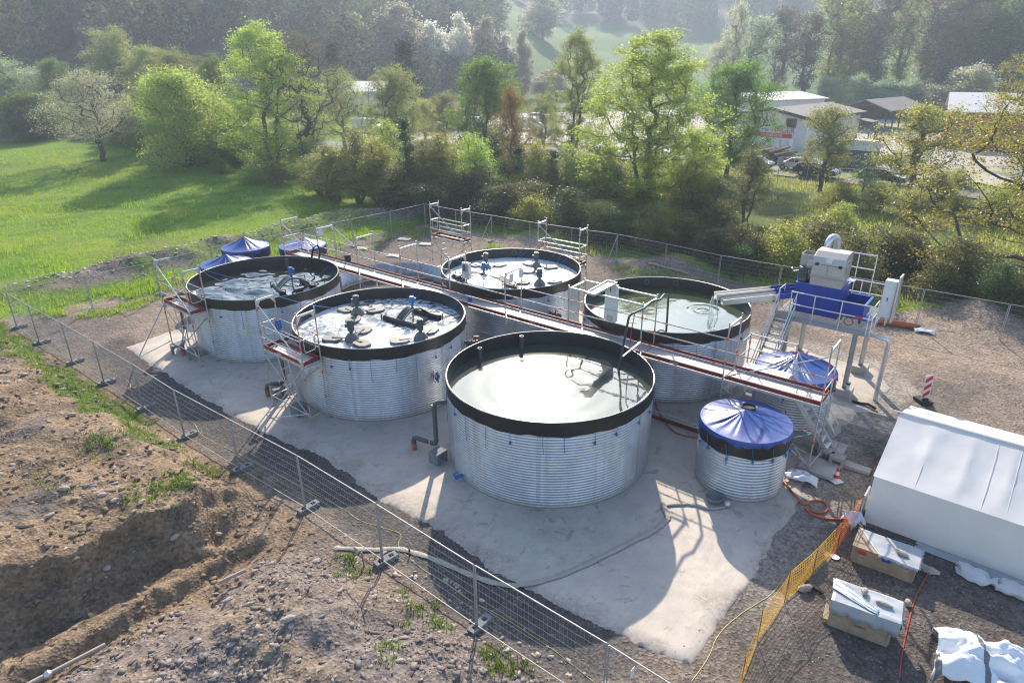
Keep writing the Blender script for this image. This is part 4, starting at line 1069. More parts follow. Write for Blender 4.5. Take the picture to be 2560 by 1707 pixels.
# ---------------------------------------------------------------- things in and on the tanks
zc3 = zoomed(690, 520, .21259); zc5 = zoomed(1050, 480, .21259); zc4 = zoomed(1150, 640, .21259); zb5 = zoomed(1450, 680, .21259); zF = zoomed(850, 570, .36565)
WZ = WL + .02
def aerator(c, pads, label, zm=.0):
    c = Vector(c); t = thing('floating_aerator', label, 'aerator', (c.x, c.y, WZ), 0, 'floating aerators in the foam')
    b = MB(); b.lathe([(.30, -.04), (.27, .10), (.15, .26), (.13, .30), (.0, .30)], 20, c); b.build('cone', M['float'], t, True, True)
    b = MB(); z = WZ + .30; b.cyl((c.x, c.y, z), .075, .10, 14); b.cyl((c.x, c.y, z + .10), .135, .03, 18); b.cyl((c.x, c.y, z + .13), .12, .34, 18)
    for k in range(12):
        a = k*PI/6; b.box((c.x + math.cos(a)*.125, c.y + math.sin(a)*.125, z + .29), (.02, .012, .28), a)
    b.cyl((c.x, c.y, z + .47), .135, .04, 18); b.cyl((c.x, c.y, z + .51), .10, .03, 18); b.box((c.x - .14, c.y - .05, z + .33), (.12, .14, .14))
    b.build('motor', M['motor'], t, True, True)
    for q in pads:
        q = Vector(q); d = (q - c); d.z = 0; d.normalize(); s = Vector((-d.y, d.x, 0))
        poly = [(.38, .16), (.38, -.16), (.2, -.30), (-.2, -.30), (-.38, -.16), (-.38, .16), (-.2, .30), (.2, .30)]
        Mx = Matrix((d, s, Vector((0, 0, 1)))).transposed().to_4x4(); Mx.translation = (q.x, q.y, WZ - .03)
        b = MB(); b.prism(poly, 0, .10, Mx); p_ = b.build('float', M['float'], t, bevel=.03)
        b = MB(); b.bar((c.x + d.x*.25, c.y + d.y*.25, WZ + .06), (q.x, q.y, WZ + .085), .09, .035); b.build('arm', M['black'], t)
    return t
def tri(c, a0, r=.92): return [Vector((c.x + r*math.cos(a0 + k*2*PI/3), c.y + r*math.sin(a0 + k*2*PI/3), 0)) for k in range(3)]
for (x, y), pads, lb in [((965, 1215), [(830, 1170), (1175, 1180), (915, 1285)], 'floating aerator farthest back in the tank by the red scaffold'),
                          ((895, 1520), [(665, 1505), (1035, 1415), (1010, 1570)], 'floating aerator with tall thin motor, nearest the front left rim of the foam tank'),
                          ((1705, 1520), [(1820, 1430), (1455, 1545), None], 'floating aerator nearest the right rim of the tank by the red scaffold')]:
    c = zc3(x, y, WZ); ps = [zc3(*q, WZ) if q else c + Vector((.6, -.55, 0)) for q in pads]; aerator(c, ps, lb)
for (x, y), pads, lb in [((790, 895), [(660, 855), (950, 860), (780, 940)], 'floating aerator at the back left of the rearmost tank'), ((1382, 895), [(1295, 850), (1550, 895), (1300, 940)], 'floating aerator at the back right of the rearmost tank'),
                          ((1417, 1100), [None, None, None], 'floating aerator at the front rim of the rearmost tank')]:
    c = zc5(x, y, WZ); ps = [zc5(*q, WZ) if q else tri(c, .6)[i] for i, q in enumerate(pads)]; aerator(c, ps, lb)
def mixer(a0, a1, b0, b1, label):
    """two float tubes with end handles, a curved black bridge between and a blue motor on it"""
    a0, a1, b0, b1 = (Vector((p.x, p.y, WZ + .04)) for p in (a0, a1, b0, b1))
    mA, mB = (a0 + a1)/2, (b0 + b1)/2; c = (mA + mB)/2
    t = thing('arched_mixer', label, 'mixer', (c.x, c.y, WZ), 0, 'arched floating mixers')
    for p, q in ((a0, a1), (b0, b1)):
        d = (q - p).normalized(); b = MB(); b.tube([p, q], .125, 16); o = b.build('float_tube', M['black'], t, True, True)
        for e_, s in ((p, -1), (q, 1)):
            b = MB(); e2 = e_ + d*s*.05; w_ = Vector((-d.y, d.x, 0))*.13; b.tube([e2 - w_ - Vector((0, 0, .1)), e2 - w_ + Vector((0, 0, .20)), e2 + w_ + Vector((0, 0, .20)), e2 + w_ - Vector((0, 0, .1))], .03, 6); b.build('handle', M['black'], o, True, True)
    u = (mB - mA); L = u.length; u.normalize(); s = Vector((-u.y, u.x, 0))*.24; b = MB(); n = 14; vs = []; fs = []
    for i in range(n + 1):
        f = i/n; p = mA.lerp(mB, f) + Vector((0, 0, .12 + .38*math.sin(PI*f)))
        for k, dz in ((-1, 0), (1, 0), (1, -.05), (-1, -.05)): vs.append(p + s*k + Vector((0, 0, dz)))
    for i in range(n):
        for k in range(4): fs.append((i*4+k, i*4+(k+1) % 4, (i+1)*4+(k+1) % 4, (i+1)*4+k))
    b.add(vs, fs); b.build('bridge', M['black'], t, True, True)
    b = MB()
    for k in (-1, 1): b.tube([mA.lerp(mB, i/10) + s*k*1.02 + Vector((0, 0, .15 + .38*math.sin(PI*i/10))) for i in range(11)], .014, 5)
    b.build('edge_rail', M['alu'], t, True, True)
    z = WZ + .52; b = MB(); b.cyl((c.x, c.y, z), .05, .10, 12); b.cyl((c.x, c.y, z + .1), .10, .05, 14); b.cyl((c.x, c.y, z + .15), .075, .1, 14); b.cyl((c.x, c.y, z + .25), .11, .2, 16); b.cyl((c.x, c.y, z + .45), .09, .04, 16); b.box((c.x + .12, c.y, z + .36), (.1, .12, .12)); b.build('motor', M['bluelight'], t, True, True)
    b = MB(); b.cyl((c.x, c.y, WZ - .1), .035, .6, 8); b.build('shaft', M['scaf'], t, True, True)
    return t
mixer(zc3(1285, 1275, WZ), zc3(1640, 1390, WZ), zc3(1620, 1195, WZ), zc3(1930, 1290, WZ), 'arched black mixer with blue motor among the foam of the tank by the red scaffold')
z1 = zoomed(360, 620, .21259)
mixer(z1(1540, 410, WZ), z1(1640, 505, WZ), z1(1880, 345, WZ), z1(1990, 435, WZ), 'arched black mixer with blue motor in the rippling leftmost tank')
mixer(zc5(410, 985, WZ), zc5(520, 1040, WZ), zc5(1010, 1085, WZ), zc5(1140, 1130, WZ), 'arched black mixer with blue motor at the front of the rearmost tank')
# upright pipes inside tanks
for p, lb in ((zF(955, 815, 3.0), 'left of two grey upright pipes in the nearest tank'), (zF(1243, 738, 3.05), 'right of two grey upright pipes in the nearest tank'), (z1(1692, 88, 3.05), 'grey upright pipe at the back of the leftmost tank')):
    b = MB(); b.lathe([(.075, -2.5), (.08, 0), (.065, 0), (.06, -2.5)], 18, p); tag(b.build('upright_pipe', M['pvc'], smooth=True, loc=(p.x, p.y, .1)), lb, 'pipe', 'upright pipes in the tanks')
# outlets, valves and the flanged openings in the liners
def flange(k, ang, z, r_, inside=True, parent=None):
    c = TC[k]; rr = TR - .03 if inside else TR + .03; p = Vector((c[0] + rr*math.cos(ang), c[1] + rr*math.sin(ang), z)); n_ = Vector((math.cos(ang), math.sin(ang), 0))*(-1 if inside else 1)
    b = MB(); b.tube([p - n_*.02, p + n_*.05], r_, 20); o = b.build('flange', M['pvc'], TK[k], True, True)
    b = MB(); b.tube([p + n_*.045, p + n_*.056], r_*.55, 20); b.build('opening', M['black'], o, True, True)
    b = MB()
    return o
flange('B', 1.52, 2.83, .15); flange('R', 1.62, 2.83, .14); flange('R', 1.22, 2.83, .14)
def valve(k, ang, z, ln=.55):
    c = TC[k]; n_ = Vector((math.cos(ang), math.sin(ang), 0)); p = Vector((c[0], c[1], z)) + n_*TR
    b = MB(); b.tube([p, p + n_*ln], .08, 14); b.tube([p + n_*.28, p + n_*.34], .125, 16); b.tube([p + n_*(ln - .05), p + n_*ln], .125, 16); o = b.build('outlet', M['pvc'], TK[k], True, True)
    b = MB(); b.tube([p + n_*.45 + Vector((0, 0, .05)), p + n_*.45 + Vector((0, 0, .25))], .025, 8); b.box(p + n_*.5 + Vector((0, 0, .27)), (.22, .04, .03), ang); b.build('valve_handle', M['signred'], o)
valve('M', -.10, 1.95); valve('B', -1.02, 1.7); valve('L', -.35, 1.3, .3)
b = MB(); p = Vector((*G(1132, 1192, .2),)); b.tube([p, p + Vector((.22, .1, .02))], .06, 12); b.tube([p, p + Vector((0, 0, .16))], .02, 8); b.box(p + Vector((0, 0, .17)), (.16, .03, .02), .8); b.build('drain_valve', M['bluelight'], TK['F'], True)
# overflow pipes
def overflow(label, top, join, zt, low, zl, stub, blocks):
    """down pipe from the tank wall, bend near the ground into an orange stub"""
    t = thing('overflow_pipe', label, 'pipe', (top[0], top[1], .05), 0, 'grey overflow pipes of the tanks')
    T_ = Vector((top[0], top[1], 0)); J = Vector((join[0], join[1], zt)); Lw = Vector((low[0], low[1], zl))
    up = lambda z: Vector((T_.x, T_.y, z))
    d = (J - up(zt)).normalized(); e_ = (Lw - up(zl)); e_.z = 0; e_.normalize()
    b = MB(); b.tube([J, up(zt) + d*.12, up(zt - .03) + d*.03, up(zt - .14), up(zl + .14), up(zl + .03) + e_*.03, up(zl) + e_*.12, Lw - e_*.12, Lw - e_*.03 - Vector((0, 0, .03)), Lw - Vector((0, 0, .14)), Lw - Vector((0, 0, .2))], .078, 16); b.build('tube', M['pvc'], t, True, True)
    b = MB()
    for z in (zt - .16, zl + .12): b.cyl((T_.x, T_.y, z), .088, .09, 16)
    b.cyl((Lw.x, Lw.y, zl - .24), .09, .1, 16); b.build('socket', M['pvc'], t, True, True)
    b = MB(); b.cyl((Lw.x, Lw.y, .04), .092, zl - .26, 18); b.build('orange_stub', M['orangepipe'], t, True, True)
    b = MB(); b.tube([up(zl + .02) + e_*.25 + Vector((-e_.y, e_.x, 0))*.085*math.cos(a) + Vector((0, 0, .085*math.sin(a))) for a in np.linspace(0, 2*PI, 14)], .012, 5); b.build('strap', M['white'], t, True, True)
overflow('grey overflow pipe with orange stub on the near left side of the nearest tank', (-2.62, 19.42), (-2.15, 19.55), 2.15, G(1030, 1088, .55)[:2], .55, 0, 0)
overflow('grey overflow pipe with orange stub under the middle scaffold tower', G(600 + 530*.2126, 720 + 1070*.2126, .5)[:2], (-8.80, 25.0), 2.35, G(600 + 300*.2126, 720 + 1095*.2126, .55)[:2], .55, 0, 0)
overflow('grey overflow pipe with orange stub beside the leftmost tank', (-16.05, 30.1), (-15.3, 30.3), 2.35, G(360 + 452*.2126, 620 + 1095*.2126, .5)[:2], .5, 0, 0)
def ublock(p, rz, label, sz=(.5, .42, .42)):
    t = MB(); w_, d_, h_ = sz
    t.box((p.x, p.y, p.z + h_ - .05), (w_, d_, .10), rz)
    R_ = Matrix.Rotation(rz, 3, 'Z')
    for k in (-1, 1): o_ = R_ @ Vector((k*(w_/2 - .05), 0, 0)); t.box((p.x + o_.x, p.y + o_.y, p.z + (h_ - .1)/2), (.10, d_, h_ - .1), rz)
    return tag(t.build('hollow_block', M['block'], loc=(p.x, p.y, p.z), bevel=.008), label, 'block', 'grey hollow concrete blocks')
ublock(Vector((-2.55, 19.15, .05)), .9, 'grey hollow block under the overflow pipe of the nearest tank')
ublock(G(600 + 690*.2126, 720 + 1440*.2126, .05), 1.0, 'grey hollow block at the foot of the foam tank under the middle tower'); ublock(G(600 + 450*.2126, 720 + 1230*.2126, .05), .7, 'grey hollow block behind the middle scaffold tower')
ublock(G(360 + 590*.2126, 620 + 1230*.2126, .05), .6, 'grey hollow block at the foot of the leftmost tank'); ublock(G(360 + 395*.2126, 620 + 1165*.2126, .05), .6, 'grey hollow block left of the orange stub at the leftmost tank')
# ropes
def rope(pts, label, r=.011, m='rope', sag=.0, grp='blue ropes tying down the floating machines'):
    b = MB(); out = []
    for p, q in zip(pts[:-1], pts[1:]):
        p, q = Vector(p), Vector(q)
        for i in range(8): f = i/8; out.append(p.lerp(q, f) - Vector((0, 0, sag*4*f*(1-f))))
    out.append(Vector(pts[-1])); b.tube(out, r, 4); o = b.build('rope', M[m], loc=pts[0]); return tag(o, label, 'rope', grp)
tl = Vector((-15.44, 29.05, 4.45)); tl2 = Vector((-13.47, 27.42, 4.42)); tm = Vector((-9.09, 23.9, 4.45))
rope([tl, z1(1245, 345, WZ)], 'blue rope from the rear post of the left tower to the leftmost tank', sag=.1); rope([tl2, z1(1010, 365, WZ)], 'blue rope from the front post of the left tower to the leftmost tank', sag=.1)
rope([z1(2210, 165, 2.95), z1(2050, 292, WZ)], 'upper blue rope at the right rim of the leftmost tank'); rope([z1(2272, 250, 2.95), z1(2115, 332, WZ)], 'lower blue rope at the right rim of the leftmost tank')
zc2 = zoomed(600, 720, .21259)
rope([tm, zc2(1190, 205, WZ)], 'blue rope from the middle tower to the farthest aerator', sag=.12); rope([tm - Vector((0, 0, 1.2)), zc2(1020, 340, WZ)], 'blue rope from the rope bundle on the middle tower', sag=.05)
rope([tm, tm - Vector((-.02, 0, 1.1))], 'thick blue rope hanging down the middle tower post', .03)
for k, (px, q) in enumerate([((1690, 930), (1370, 1130)), ((1775, 915), (1510, 1155)), ((1850, 950), (1725, 1145)), ((2160, 1090), (1930, 1185)), ((2155, 1095), (1890, 1415)), ((800, 975), (895, 1115))]):
    rope([zc3(*px, 3.05), zc3(*q, WZ)], f'{ORD[k]} blue rope from the rim across the foam tank by the red scaffold', .009, sag=.06)
for k, (p, q) in enumerate([((Vector((1.46, 35.15, 4.5))), (1150, 780)), (Vector((1.5, 35.1, 3.4)), (1130, 795)), (Vector((3.54, 33.45, 4.3)), (1450, 850)), (zc5(1705, 680, 3.3), (1600, 890)), (zc5(1760, 775, 3.05), (1620, 875)), (zc5(545, 720, 3.05), (655, 805)), (zc5(640, 700, 3.05), (680, 800))]):
    rope([p, zc5(*q, WZ)], f'{ORD[k]} blue rope over the back rim of the rearmost tank', .010, sag=.04)
rope([wp(4, 0, 4.3), zc3(1870, 840, 3.0), zc3(1690, 940, 3.05)], 'blue rope from the walkway frame down to the foam tank', sag=.05)
rope([wp(4, 1, 4.4), zc3(1730, 430, 3.2), zc5(150, 740, 2.9)], 'blue rope sagging from the walkway to the rearmost tank', sag=.35)
rope([zc2(1620, 690, 3.02), zc2(1370, 1110, 1.45)], 'blue rope hanging slantwise down the foam tank wall', .012)
def bundle(p, label, s=.16):
    rb = random.Random(int(p.x*100)); b = MB()
    for k in range(7):
        pts = []; a0 = rb.uniform(0, 6); e_ = Vector((rb.uniform(-1, 1), rb.uniform(-1, 1), rb.uniform(-.4, .4))).normalized(); f_ = e_.cross(Vector((0, 0, 1))).normalized(); g_ = Vector((0, 0, 1))
        for i in range(14): a = a0 + i*2*PI/13; pts.append(p + f_*math.cos(a)*s*.5*rb.uniform(.8, 1.1) + g_*math.sin(a)*s*rb.uniform(.8, 1.1) + e_*.02*k)
        b.tube(pts, .016, 4)
    return tag(b.build('rope_bundle', M['rope'], loc=p), label, 'rope', 'coiled rope bundles')
bundle(zc2(1355, 1170, 1.3), 'coil of blue rope hanging on the front wall of the foam tank'); bundle(zc2(2310, 1030, 1.5), 'coil of blue rope hanging at the right side of the foam tank'); bundle(tm - Vector((0, 0, 1.25)), 'big tangle of blue rope on the middle scaffold tower', .2)
bundle(zc5(1637, 1480, 1.6), 'coil of blue rope on the right wall of the rearmost tank'); bundle(zc5(590, 1250, 2.6), 'tangle of blue rope lying on the walkway deck', .14)
for p, k in ((wp(3.9, 1, 3.2), 'first'), (wp(4.05, 0, 2.9), 'second')): pass
# notices, floodlight, control boxes
for p, lb in ((wp(3.98, .25, 4.22), 'left white paper notice on the walkway frame by the rearmost tank'), (wp(3.98, .85, 4.25), 'right white paper notice on the walkway frame by the rearmost tank'), (wp(8.0, .2, 4.25), 'white paper notice on the far left frame of the walkway')):
    b = MB(); d = WD.normalized(); X = Matrix((d, WS.normalized(), Vector((0, 0, 1)))).transposed().to_4x4(); X.translation = p - Vector((0, 0, .0)) - WS.normalized()*.06; b.box(None, (.30, .008, .36), M=X); tag(b.build('paper_notice', M['white'], loc=p), lb, 'notice', 'paper notices on the walkway frames')
def floodlight(p, label):
    t = thing('floodlight', label, 'floodlight', tuple(p)); b = MB(); b.box(p, (.30, .10, .34), .5); b.build('housing', M['black'], t, bevel=.01); b = MB(); b.bar(p - Vector((.05, 0, .1)), p - Vector((.25, .05, .55)), .05); b.build('bracket', M['bluelight'], t); return t
floodlight(zc3(858, 560, 3.55), 'black floodlight on a blue bracket over the walkway')
cb = thing('control_box', 'white control box with dark screen on a thin stand over the rearmost tank', 'control box', tuple(wp(3.05, 1.15, 3.0)))
p = zc5(560, 915, 3.62); d = Vector((.80, -.6, 0)); X = Matrix((d, Vector((.6, .8, 0)), Vector((0, 0, 1)))).transposed().to_4x4()
X.translation = p; b = MB(); b.box(None, (.42, .2, .78), M=X); b.build('case', M['white'], cb, bevel=.02)
X2 = X.copy(); X2.translation = p - Vector((.06, .08, -.08))*1.0 + Vector((-.004, -.006, .06)); b = MB(); b.box(None, (.28, .02, .34), M=X2); b.build('screen', M['motor'], cb)
b = MB(); b.tube([p - Vector((0, 0, .39)), p - Vector((0, 0, 1.2))], .025, 8); b.build('stand', M['scaf'], cb, True, True)
tb = thing('dosing_cabinet', 'tall white cabinet under a small metal roof on the walkway rail', 'cabinet', tuple(wp(2.55, 1.0, 3.0)))
ta = [zc4(1492, 455, 4.6), zc4(1590, 482, 4.6), zc4(1858, 345, 4.6), zc4(1748, 316, 4.6)]
b = MB(); n_ = Vector((0, 0, .03)); b.add(ta + [q - n_ for q in ta], [(0, 1, 2, 3), (7, 6, 5, 4), (0, 4, 5, 1), (1, 5, 6, 2), (2, 6, 7, 3), (3, 7, 4, 0)]); b.build('roof', M['alu'], tb)
for a_, c_ in ((0, 3), (1, 2), (0, 1), (3, 2)):
    b = MB(); b.bar(ta[a_] + n_, ta[c_] + n_, .02, .07); b.build('roof_lip', M['alu'], tb)
zz = [zc4(1692, 780, 3.0), zc4(1818, 812, 3.0)]; e_ = (zz[1] - zz[0]).normalized(); f_ = Vector((-e_.y, e_.x, 0)); c_ = (zz[0] + zz[1])/2
X = Matrix((e_, f_, Vector((0, 0, 1)))).transposed().to_4x4(); X.translation = c_ + f_*.12 + Vector((0, 0, .78)); b = MB(); b.box(None, ((zz[1]-zz[0]).length, .24, 1.52), M=X); b.build('case', M['white'], tb, bevel=.012)
X = X.copy(); X.translation = c_ + f_*(-.003) + e_*.02 + Vector((0, 0, .17)); b = MB(); b.box(None, (.26, .02, .26), M=X); b.build('window', M['stainless'], tb)
X = X.copy(); X.translation = c_ + f_*(-.004) + Vector((0, 0, 1.36)); b = MB(); b.box(None, (.03, .02, .16), M=X); b.build('lock', M['black'], tb)
for f in (0, 1):
    b = MB(); b.tube([wp(3, f, 4.5), wp(2, f, 4.5)], .035, 10); b.build('tube_beam', M['alu'], wk, True, True)
# hose siphon over the frames
pts = [zb5(438, 1180, WL - .1), zb5(480, 1020, 2.95), zb5(520, 830, 3.6), zb5(560, 640, 4.25), zb5(580, 550, 4.6), zb5(610, 515, 4.68), zb5(660, 495, 4.7), zb5(760, 450, 4.7), zb5(850, 375, 4.7), zb5(950, 352, 4.7), zb5(975, 320, 4.72), zb5(1000, 290, 4.74), zb5(1040, 300, 4.66), zb5(1045, 340, 4.4), zb5(1030, 560, 3.4), zb5(1015, 730, 2.6)]
b = MB(); b.tube(pts, .042, 12); tag(b.build('siphon_hose', M['pvc'], smooth=True, loc=pts[0]), 'grey hose bent from the nearest tank over the walkway into the green tank', 'hose')
b = MB(); b.bar(zb5(500, 1015, 3.0), zb5(715, 845, 3.3), .05); tag(b.build('hose_prop', M['alu'], loc=zb5(500, 1015, 3.0)), 'short metal bar propping the grey siphon hose', 'prop')
rope([zb5(652, 500, 4.65), zb5(605, 720, 3.75), zb5(580, 930, 3.0)], 'red strap hanging from the grey siphon hose', .016, 'redcable', grp=None)
pts = [z1(2075, 95, 2.9), z1(2085, 0, 3.7), z1(2060, -70, 4.1), z1(2010, -40, 4.0), z1(1990, 60, 3.4), z1(1970, 190, 2.62)]
b = MB(); b.tube(pts, .05, 8); tag(b.build('black_hose', M['rubber'], smooth=True, loc=pts[0]), 'black hose looped over the back rim of the leftmost tank', 'hose')
b = MB(); pts = [zb5(1000, 735, 2.7), zb5(985, 715, 2.75), zb5(940, 710, 2.75), zb5(905, 735, 2.65)]; b.tube(pts, .03, 8); tag(b.build('orange_loop', M['orangehose'], smooth=True, loc=pts[0]), 'short orange hose loop in the green tank by the walkway', 'hose')

# ---------------------------------------------------------------- things lying on the ground
c2b = zoomed(850, 1137, .36565); c3b = zoomed(1700, 1137, .36565); c4b = zoomed(0, 570, .36565)
def snap(p, dz=0): return Vector((p.x, p.y, max(ground_z(p.x, p.y), .055 if inpoly(np.array([p.x]), np.array([p.y]), PAD)[0] else -1) + dz))
def smooth(pts, it=3):
    for _ in range(it):
        o = [pts[0]]
        for p, q in zip(pts[:-1], pts[1:]): o += [p.lerp(q, .25), p.lerp(q, .75)]
        pts = o + [pts[-1]]
    return pts
def lying(name, pts, r, m, label, cat='cable', n=5, grp=None):
    pts = [snap(p, r) for p in smooth(pts)]
    b = MB(); b.tube(pts, r, n); return tag(b.build(name, M[m], smooth=True, loc=pts[0]), label, cat, grp)
raw = [(-60, 620), (120, 630), (240, 636), (380, 628), (470, 652), (620, 702), (760, 770), (880, 822), (1040, 885), (1200, 906), (1320, 888), (1480, 843), (1650, 773), (1830, 690), (2000, 603), (2130, 548), (2226, 458)]
pts = [snap(p, .03) for p in smooth([c2b(*q) for q in raw])]
def flat_hose(pts, wd):
    vs, fs = [], []; n = len(pts)
    for i, p in enumerate(pts):
        d = (pts[min(i+1, n-1)] - pts[max(i-1, 0)]); d.z = 0; d.normalize(); a = Vector((-d.y, d.x, 0))*wd*(1 + .10*math.sin(i*.7) + .06*math.sin(i*2.1)); tw = .012*math.sin(i*.9)
        for k, dz in ((-.5, 0), (-.2, .028), (.2, .028), (.5, 0), (.2, -.02), (-.2, -.02)): vs.append(p + a*k + Vector((0, 0, dz + tw*k)))
    for i in range(n - 1):
        for k in range(6): fs.append((i*6+k, (i+1)*6+k, (i+1)*6+(k+1) % 6, i*6+(k+1) % 6))
    b = MB(); b.add(vs, fs); return b
fh = thing('flat_hose', 'flat beige fire hose lying across the slab and under the near fence', 'hose', tuple(pts[0])); flat_hose(pts, .17).build('hose_run', M['hose'], fh, True, True)
raw2 = [(2226, 458), (2190, 365)]; b = flat_hose([snap(c2b(*q), .045) for q in smooth_ ] if False else [snap(c2b(2226, 458), .04), snap(c2b(2205, 410), .05), snap(c2b(2190, 362), .05)], .16); b.build('folded_run', M['hose'], fh, True, True)
b = flat_hose([snap(p, .03) for p in smooth([c3b(-135, 375), c3b(0, 365), c3b(60, 370), c3b(110, 380), c3b(150, 395), c3b(200, 405), c3b(290, 390)])], .13); b.build('folded_run', M['hose'], fh, True, True)
p = snap(c3b(295, 388), .1); b = MB(); b.tube([p - Vector((.06, 0, 0)), p + Vector((.08, .02, 0))], .09, 16); b.build('coupling', M['alu'], fh, True, True)
p = snap(c3b(215, 345), .01); b = MB(); b.lathe([(.02, .03), (.2, .035), (.26, .09), (.28, .16), (.24, .17), (.22, .10), (.0, .06)], 20, p); tag(b.build('water_outlet', M['block'], smooth=True, loc=p), 'round outlet ring at the foot of the small tank in front', 'outlet')
lying('yellow_cable', [c4b(*q) for q in [(545, 870), (600, 905), (705, 930), (790, 970), (890, 1010), (885, 1075), (930, 1150), (1040, 1195), (1150, 1225), (1240, 1285), (1320, 1290), (1350, 1370), (1440, 1430), (1590, 1500)]] + [c2b(*q) for q in [(0, 340), (100, 430), (300, 490), (415, 530), (360, 600), (450, 690), (560, 790), (700, 860), (850, 990), (1000, 1060), (1150, 1150), (1300, 1250), (1450, 1350), (1600, 1480), (1720, 1575)]], .008, 'yellow', 'thin yellow cable winding along the near fence')
lying('yellow_cable', [c3b(*q) for q in [(40, 1570), (170, 1400), (215, 1260), (350, 1130), (500, 1040), (600, 985), (680, 870), (700, 840)]], .008, 'yellow', 'yellow cable at the near corner of the slab by the orange net')
lying('orange_hose', [c3b(*q) for q in [(680, 215), (720, 260), (770, 330), (835, 385), (880, 345), (960, 350), (1000, 400), (960, 440), (880, 425), (840, 390), (850, 420), (900, 455), (980, 478), (1120, 482)]], .032, 'orangehose', 'orange hose curled in a loop beside the orange net', 'hose', 8)
lying('orange_hose', [zF(*q) for q in [(2142, 1150), (2150, 1240), (2200, 1340), (2260, 1420), (2352, 1455), (2430, 1462)]], .028, 'orangehose', 'orange hose lying between the nearest tank and the small tank', 'hose', 8)
lying('red_cable', [c3b(*q) for q in [(1705, 818), (1660, 870), (1590, 990), (1560, 1080), (1540, 1160), (1500, 1320), (1475, 1450), (1462, 1570)]], .014, 'redcable', 'thin red cable running over the dark gravel beside the tent')
lying('pale_hose', [GY(*q, 42) if False else G(*q, .05) for q in [(1623, 684), (1650, 693), (1680, 700), (1720, 705)]], .06, 'hose', 'pale hose on the dirt by the far fence', 'hose', 8)
c1b = lambda x, y, z=.25: G(x*.36565, 1137 + y*.36565, z)
# pipe half buried in the wheel rut
p0, p1 = c1b(40, 1575, .2), c1b(690, 1250, .22); rp = thing('buried_pipe', 'pale pipe with coupling half buried in the wheel track', 'pipe', tuple(p0))
b = MB(); b.tube([p0, p0.lerp(p1, .34)], .06, 12); b.tube([p0.lerp(p1, .4), p1], .052, 12); b.build('tube', M['hose'], rp, True, True)
b = MB(); b.tube([p0.lerp(p1, .33), p0.lerp(p1, .345), p0.lerp(p1, .38), p0.lerp(p1, .395), p0.lerp(p1, .41)], [.06, .085, .10, .085, .06], 14); b.build('coupling', M['alu'], rp, True, True)
p0, p1 = c1b(1470, 840, .3), c1b(1650, 760, .34); b = MB(); b.tube([p0, p1], .05, 10); tag(b.build('buried_pipe', M['hose'], smooth=True, loc=p0), 'short end of a pale pipe sticking out of the rubble heap', 'pipe')
OGY = np.arange(7.5, 60, .03)
def on_ground(px, py, dz=0):
    d = ray(px, py); ys = OGY; xs_ = d[0]/d[1]*ys; zs_ = CAMH + d[2]/d[1]*ys
    k = int(np.argmax(zs_ <= height(xs_, ys) + dz)); return Vector((xs_[k], ys[k], zs_[k]))
p = on_ground(50, 1298, .03); b = MB(); b.box(p, (.5, .09, .05), .1); tag(b.build('black_batten', M['black'], loc=p), 'short black batten lying on the earth bank', 'batten')
p = on_ground(902, 1410); b = MB(); b.bar(p, p + Vector((-.03, 0, .5)), .035); tag(b.build('wooden_stake', M['wood'], loc=p), 'thin wooden stake outside the near fence', 'stake')
p = on_ground(1016, 1385); b = MB(); b.tube([p, p + Vector((0, 0, .25))], .025, 8); tag(b.build('iron_peg', M['rubber'], smooth=True, loc=p), 'short dark peg where the flat hose passes the fence', 'peg')
# paving slabs
for i, (x, y) in enumerate([(1530, 350), (1780, 412), (1030, 450), (1400, 542)]):
    p = zc3(x, y, .03); b = MB(); b.box(p + Vector((0, 0, .02)), (.95, .62, .07), -.2); tag(b.build('paving_slab', M['concrete'], loc=p, bevel=.01), ['pale paving slab on the dirt nearest the fence corner', 'pale paving slab beside the lone scaffold tower', 'pale paving slab nearest the walkway frames', 'pale paving slab beside the open steel ring'][i], 'paving slab', 'paving slabs lying on the dirt')
p = zc3(650, 548, .03); b = MB(); b.box(p, (.6, .35, .04), .3); tag(b.build('board', M['wood'], loc=p), 'small reddish board on the dirt by the far end of the walkway', 'board')
# steps and kerbs by the stair foot
zs = zoomed(1900, 960, .14881)
def slabbox(c, sz, z0, rz, name, label, cat):
    b = MB(); b.box((c.x, c.y, z0 + sz[2]/2), sz, rz); return tag(b.build(name, M['concrete'], loc=(c.x, c.y, z0), bevel=.012), label, cat)
slabbox(zs(850, 1065, .1), (1.55, .5, .3), .03, -.685, 'step_block', 'long concrete step at the foot of the aluminium stairs', 'step')
slabbox(zs(1190, 1130, .1), (.85, .75, .12), .02, -.685, 'concrete_plate', 'flat concrete plate behind the hollow blocks', 'plate')
slabbox(zs(960, 1470, .1), (1.0, 1.15, .12), .03, .885, 'concrete_plate', 'flat concrete plate under the front post of the stair tower', 'plate')
slabbox(zs(1510, 1465, .06), (1.15, .34, .12), .0, -.69, 'kerb_stone', 'pale kerb stone lying beside the tent', 'kerb stone')
M['blockpale'] = pbr('pale_block', (.36, .33, .30), .85, 0, .12, 6)
for q, lb in (((1085, 1330), 'pale hollow block beside the long concrete step'), ((1245, 1440), 'pale hollow block just behind the traffic cone')):
    o = ublock(zs(q[0], q[1], .05), -.63, lb, (.46, .36, .36)); o.data.materials.clear(); o.data.materials.append(M['blockpale']); o['group'] = 'pale hollow blocks by the steps'
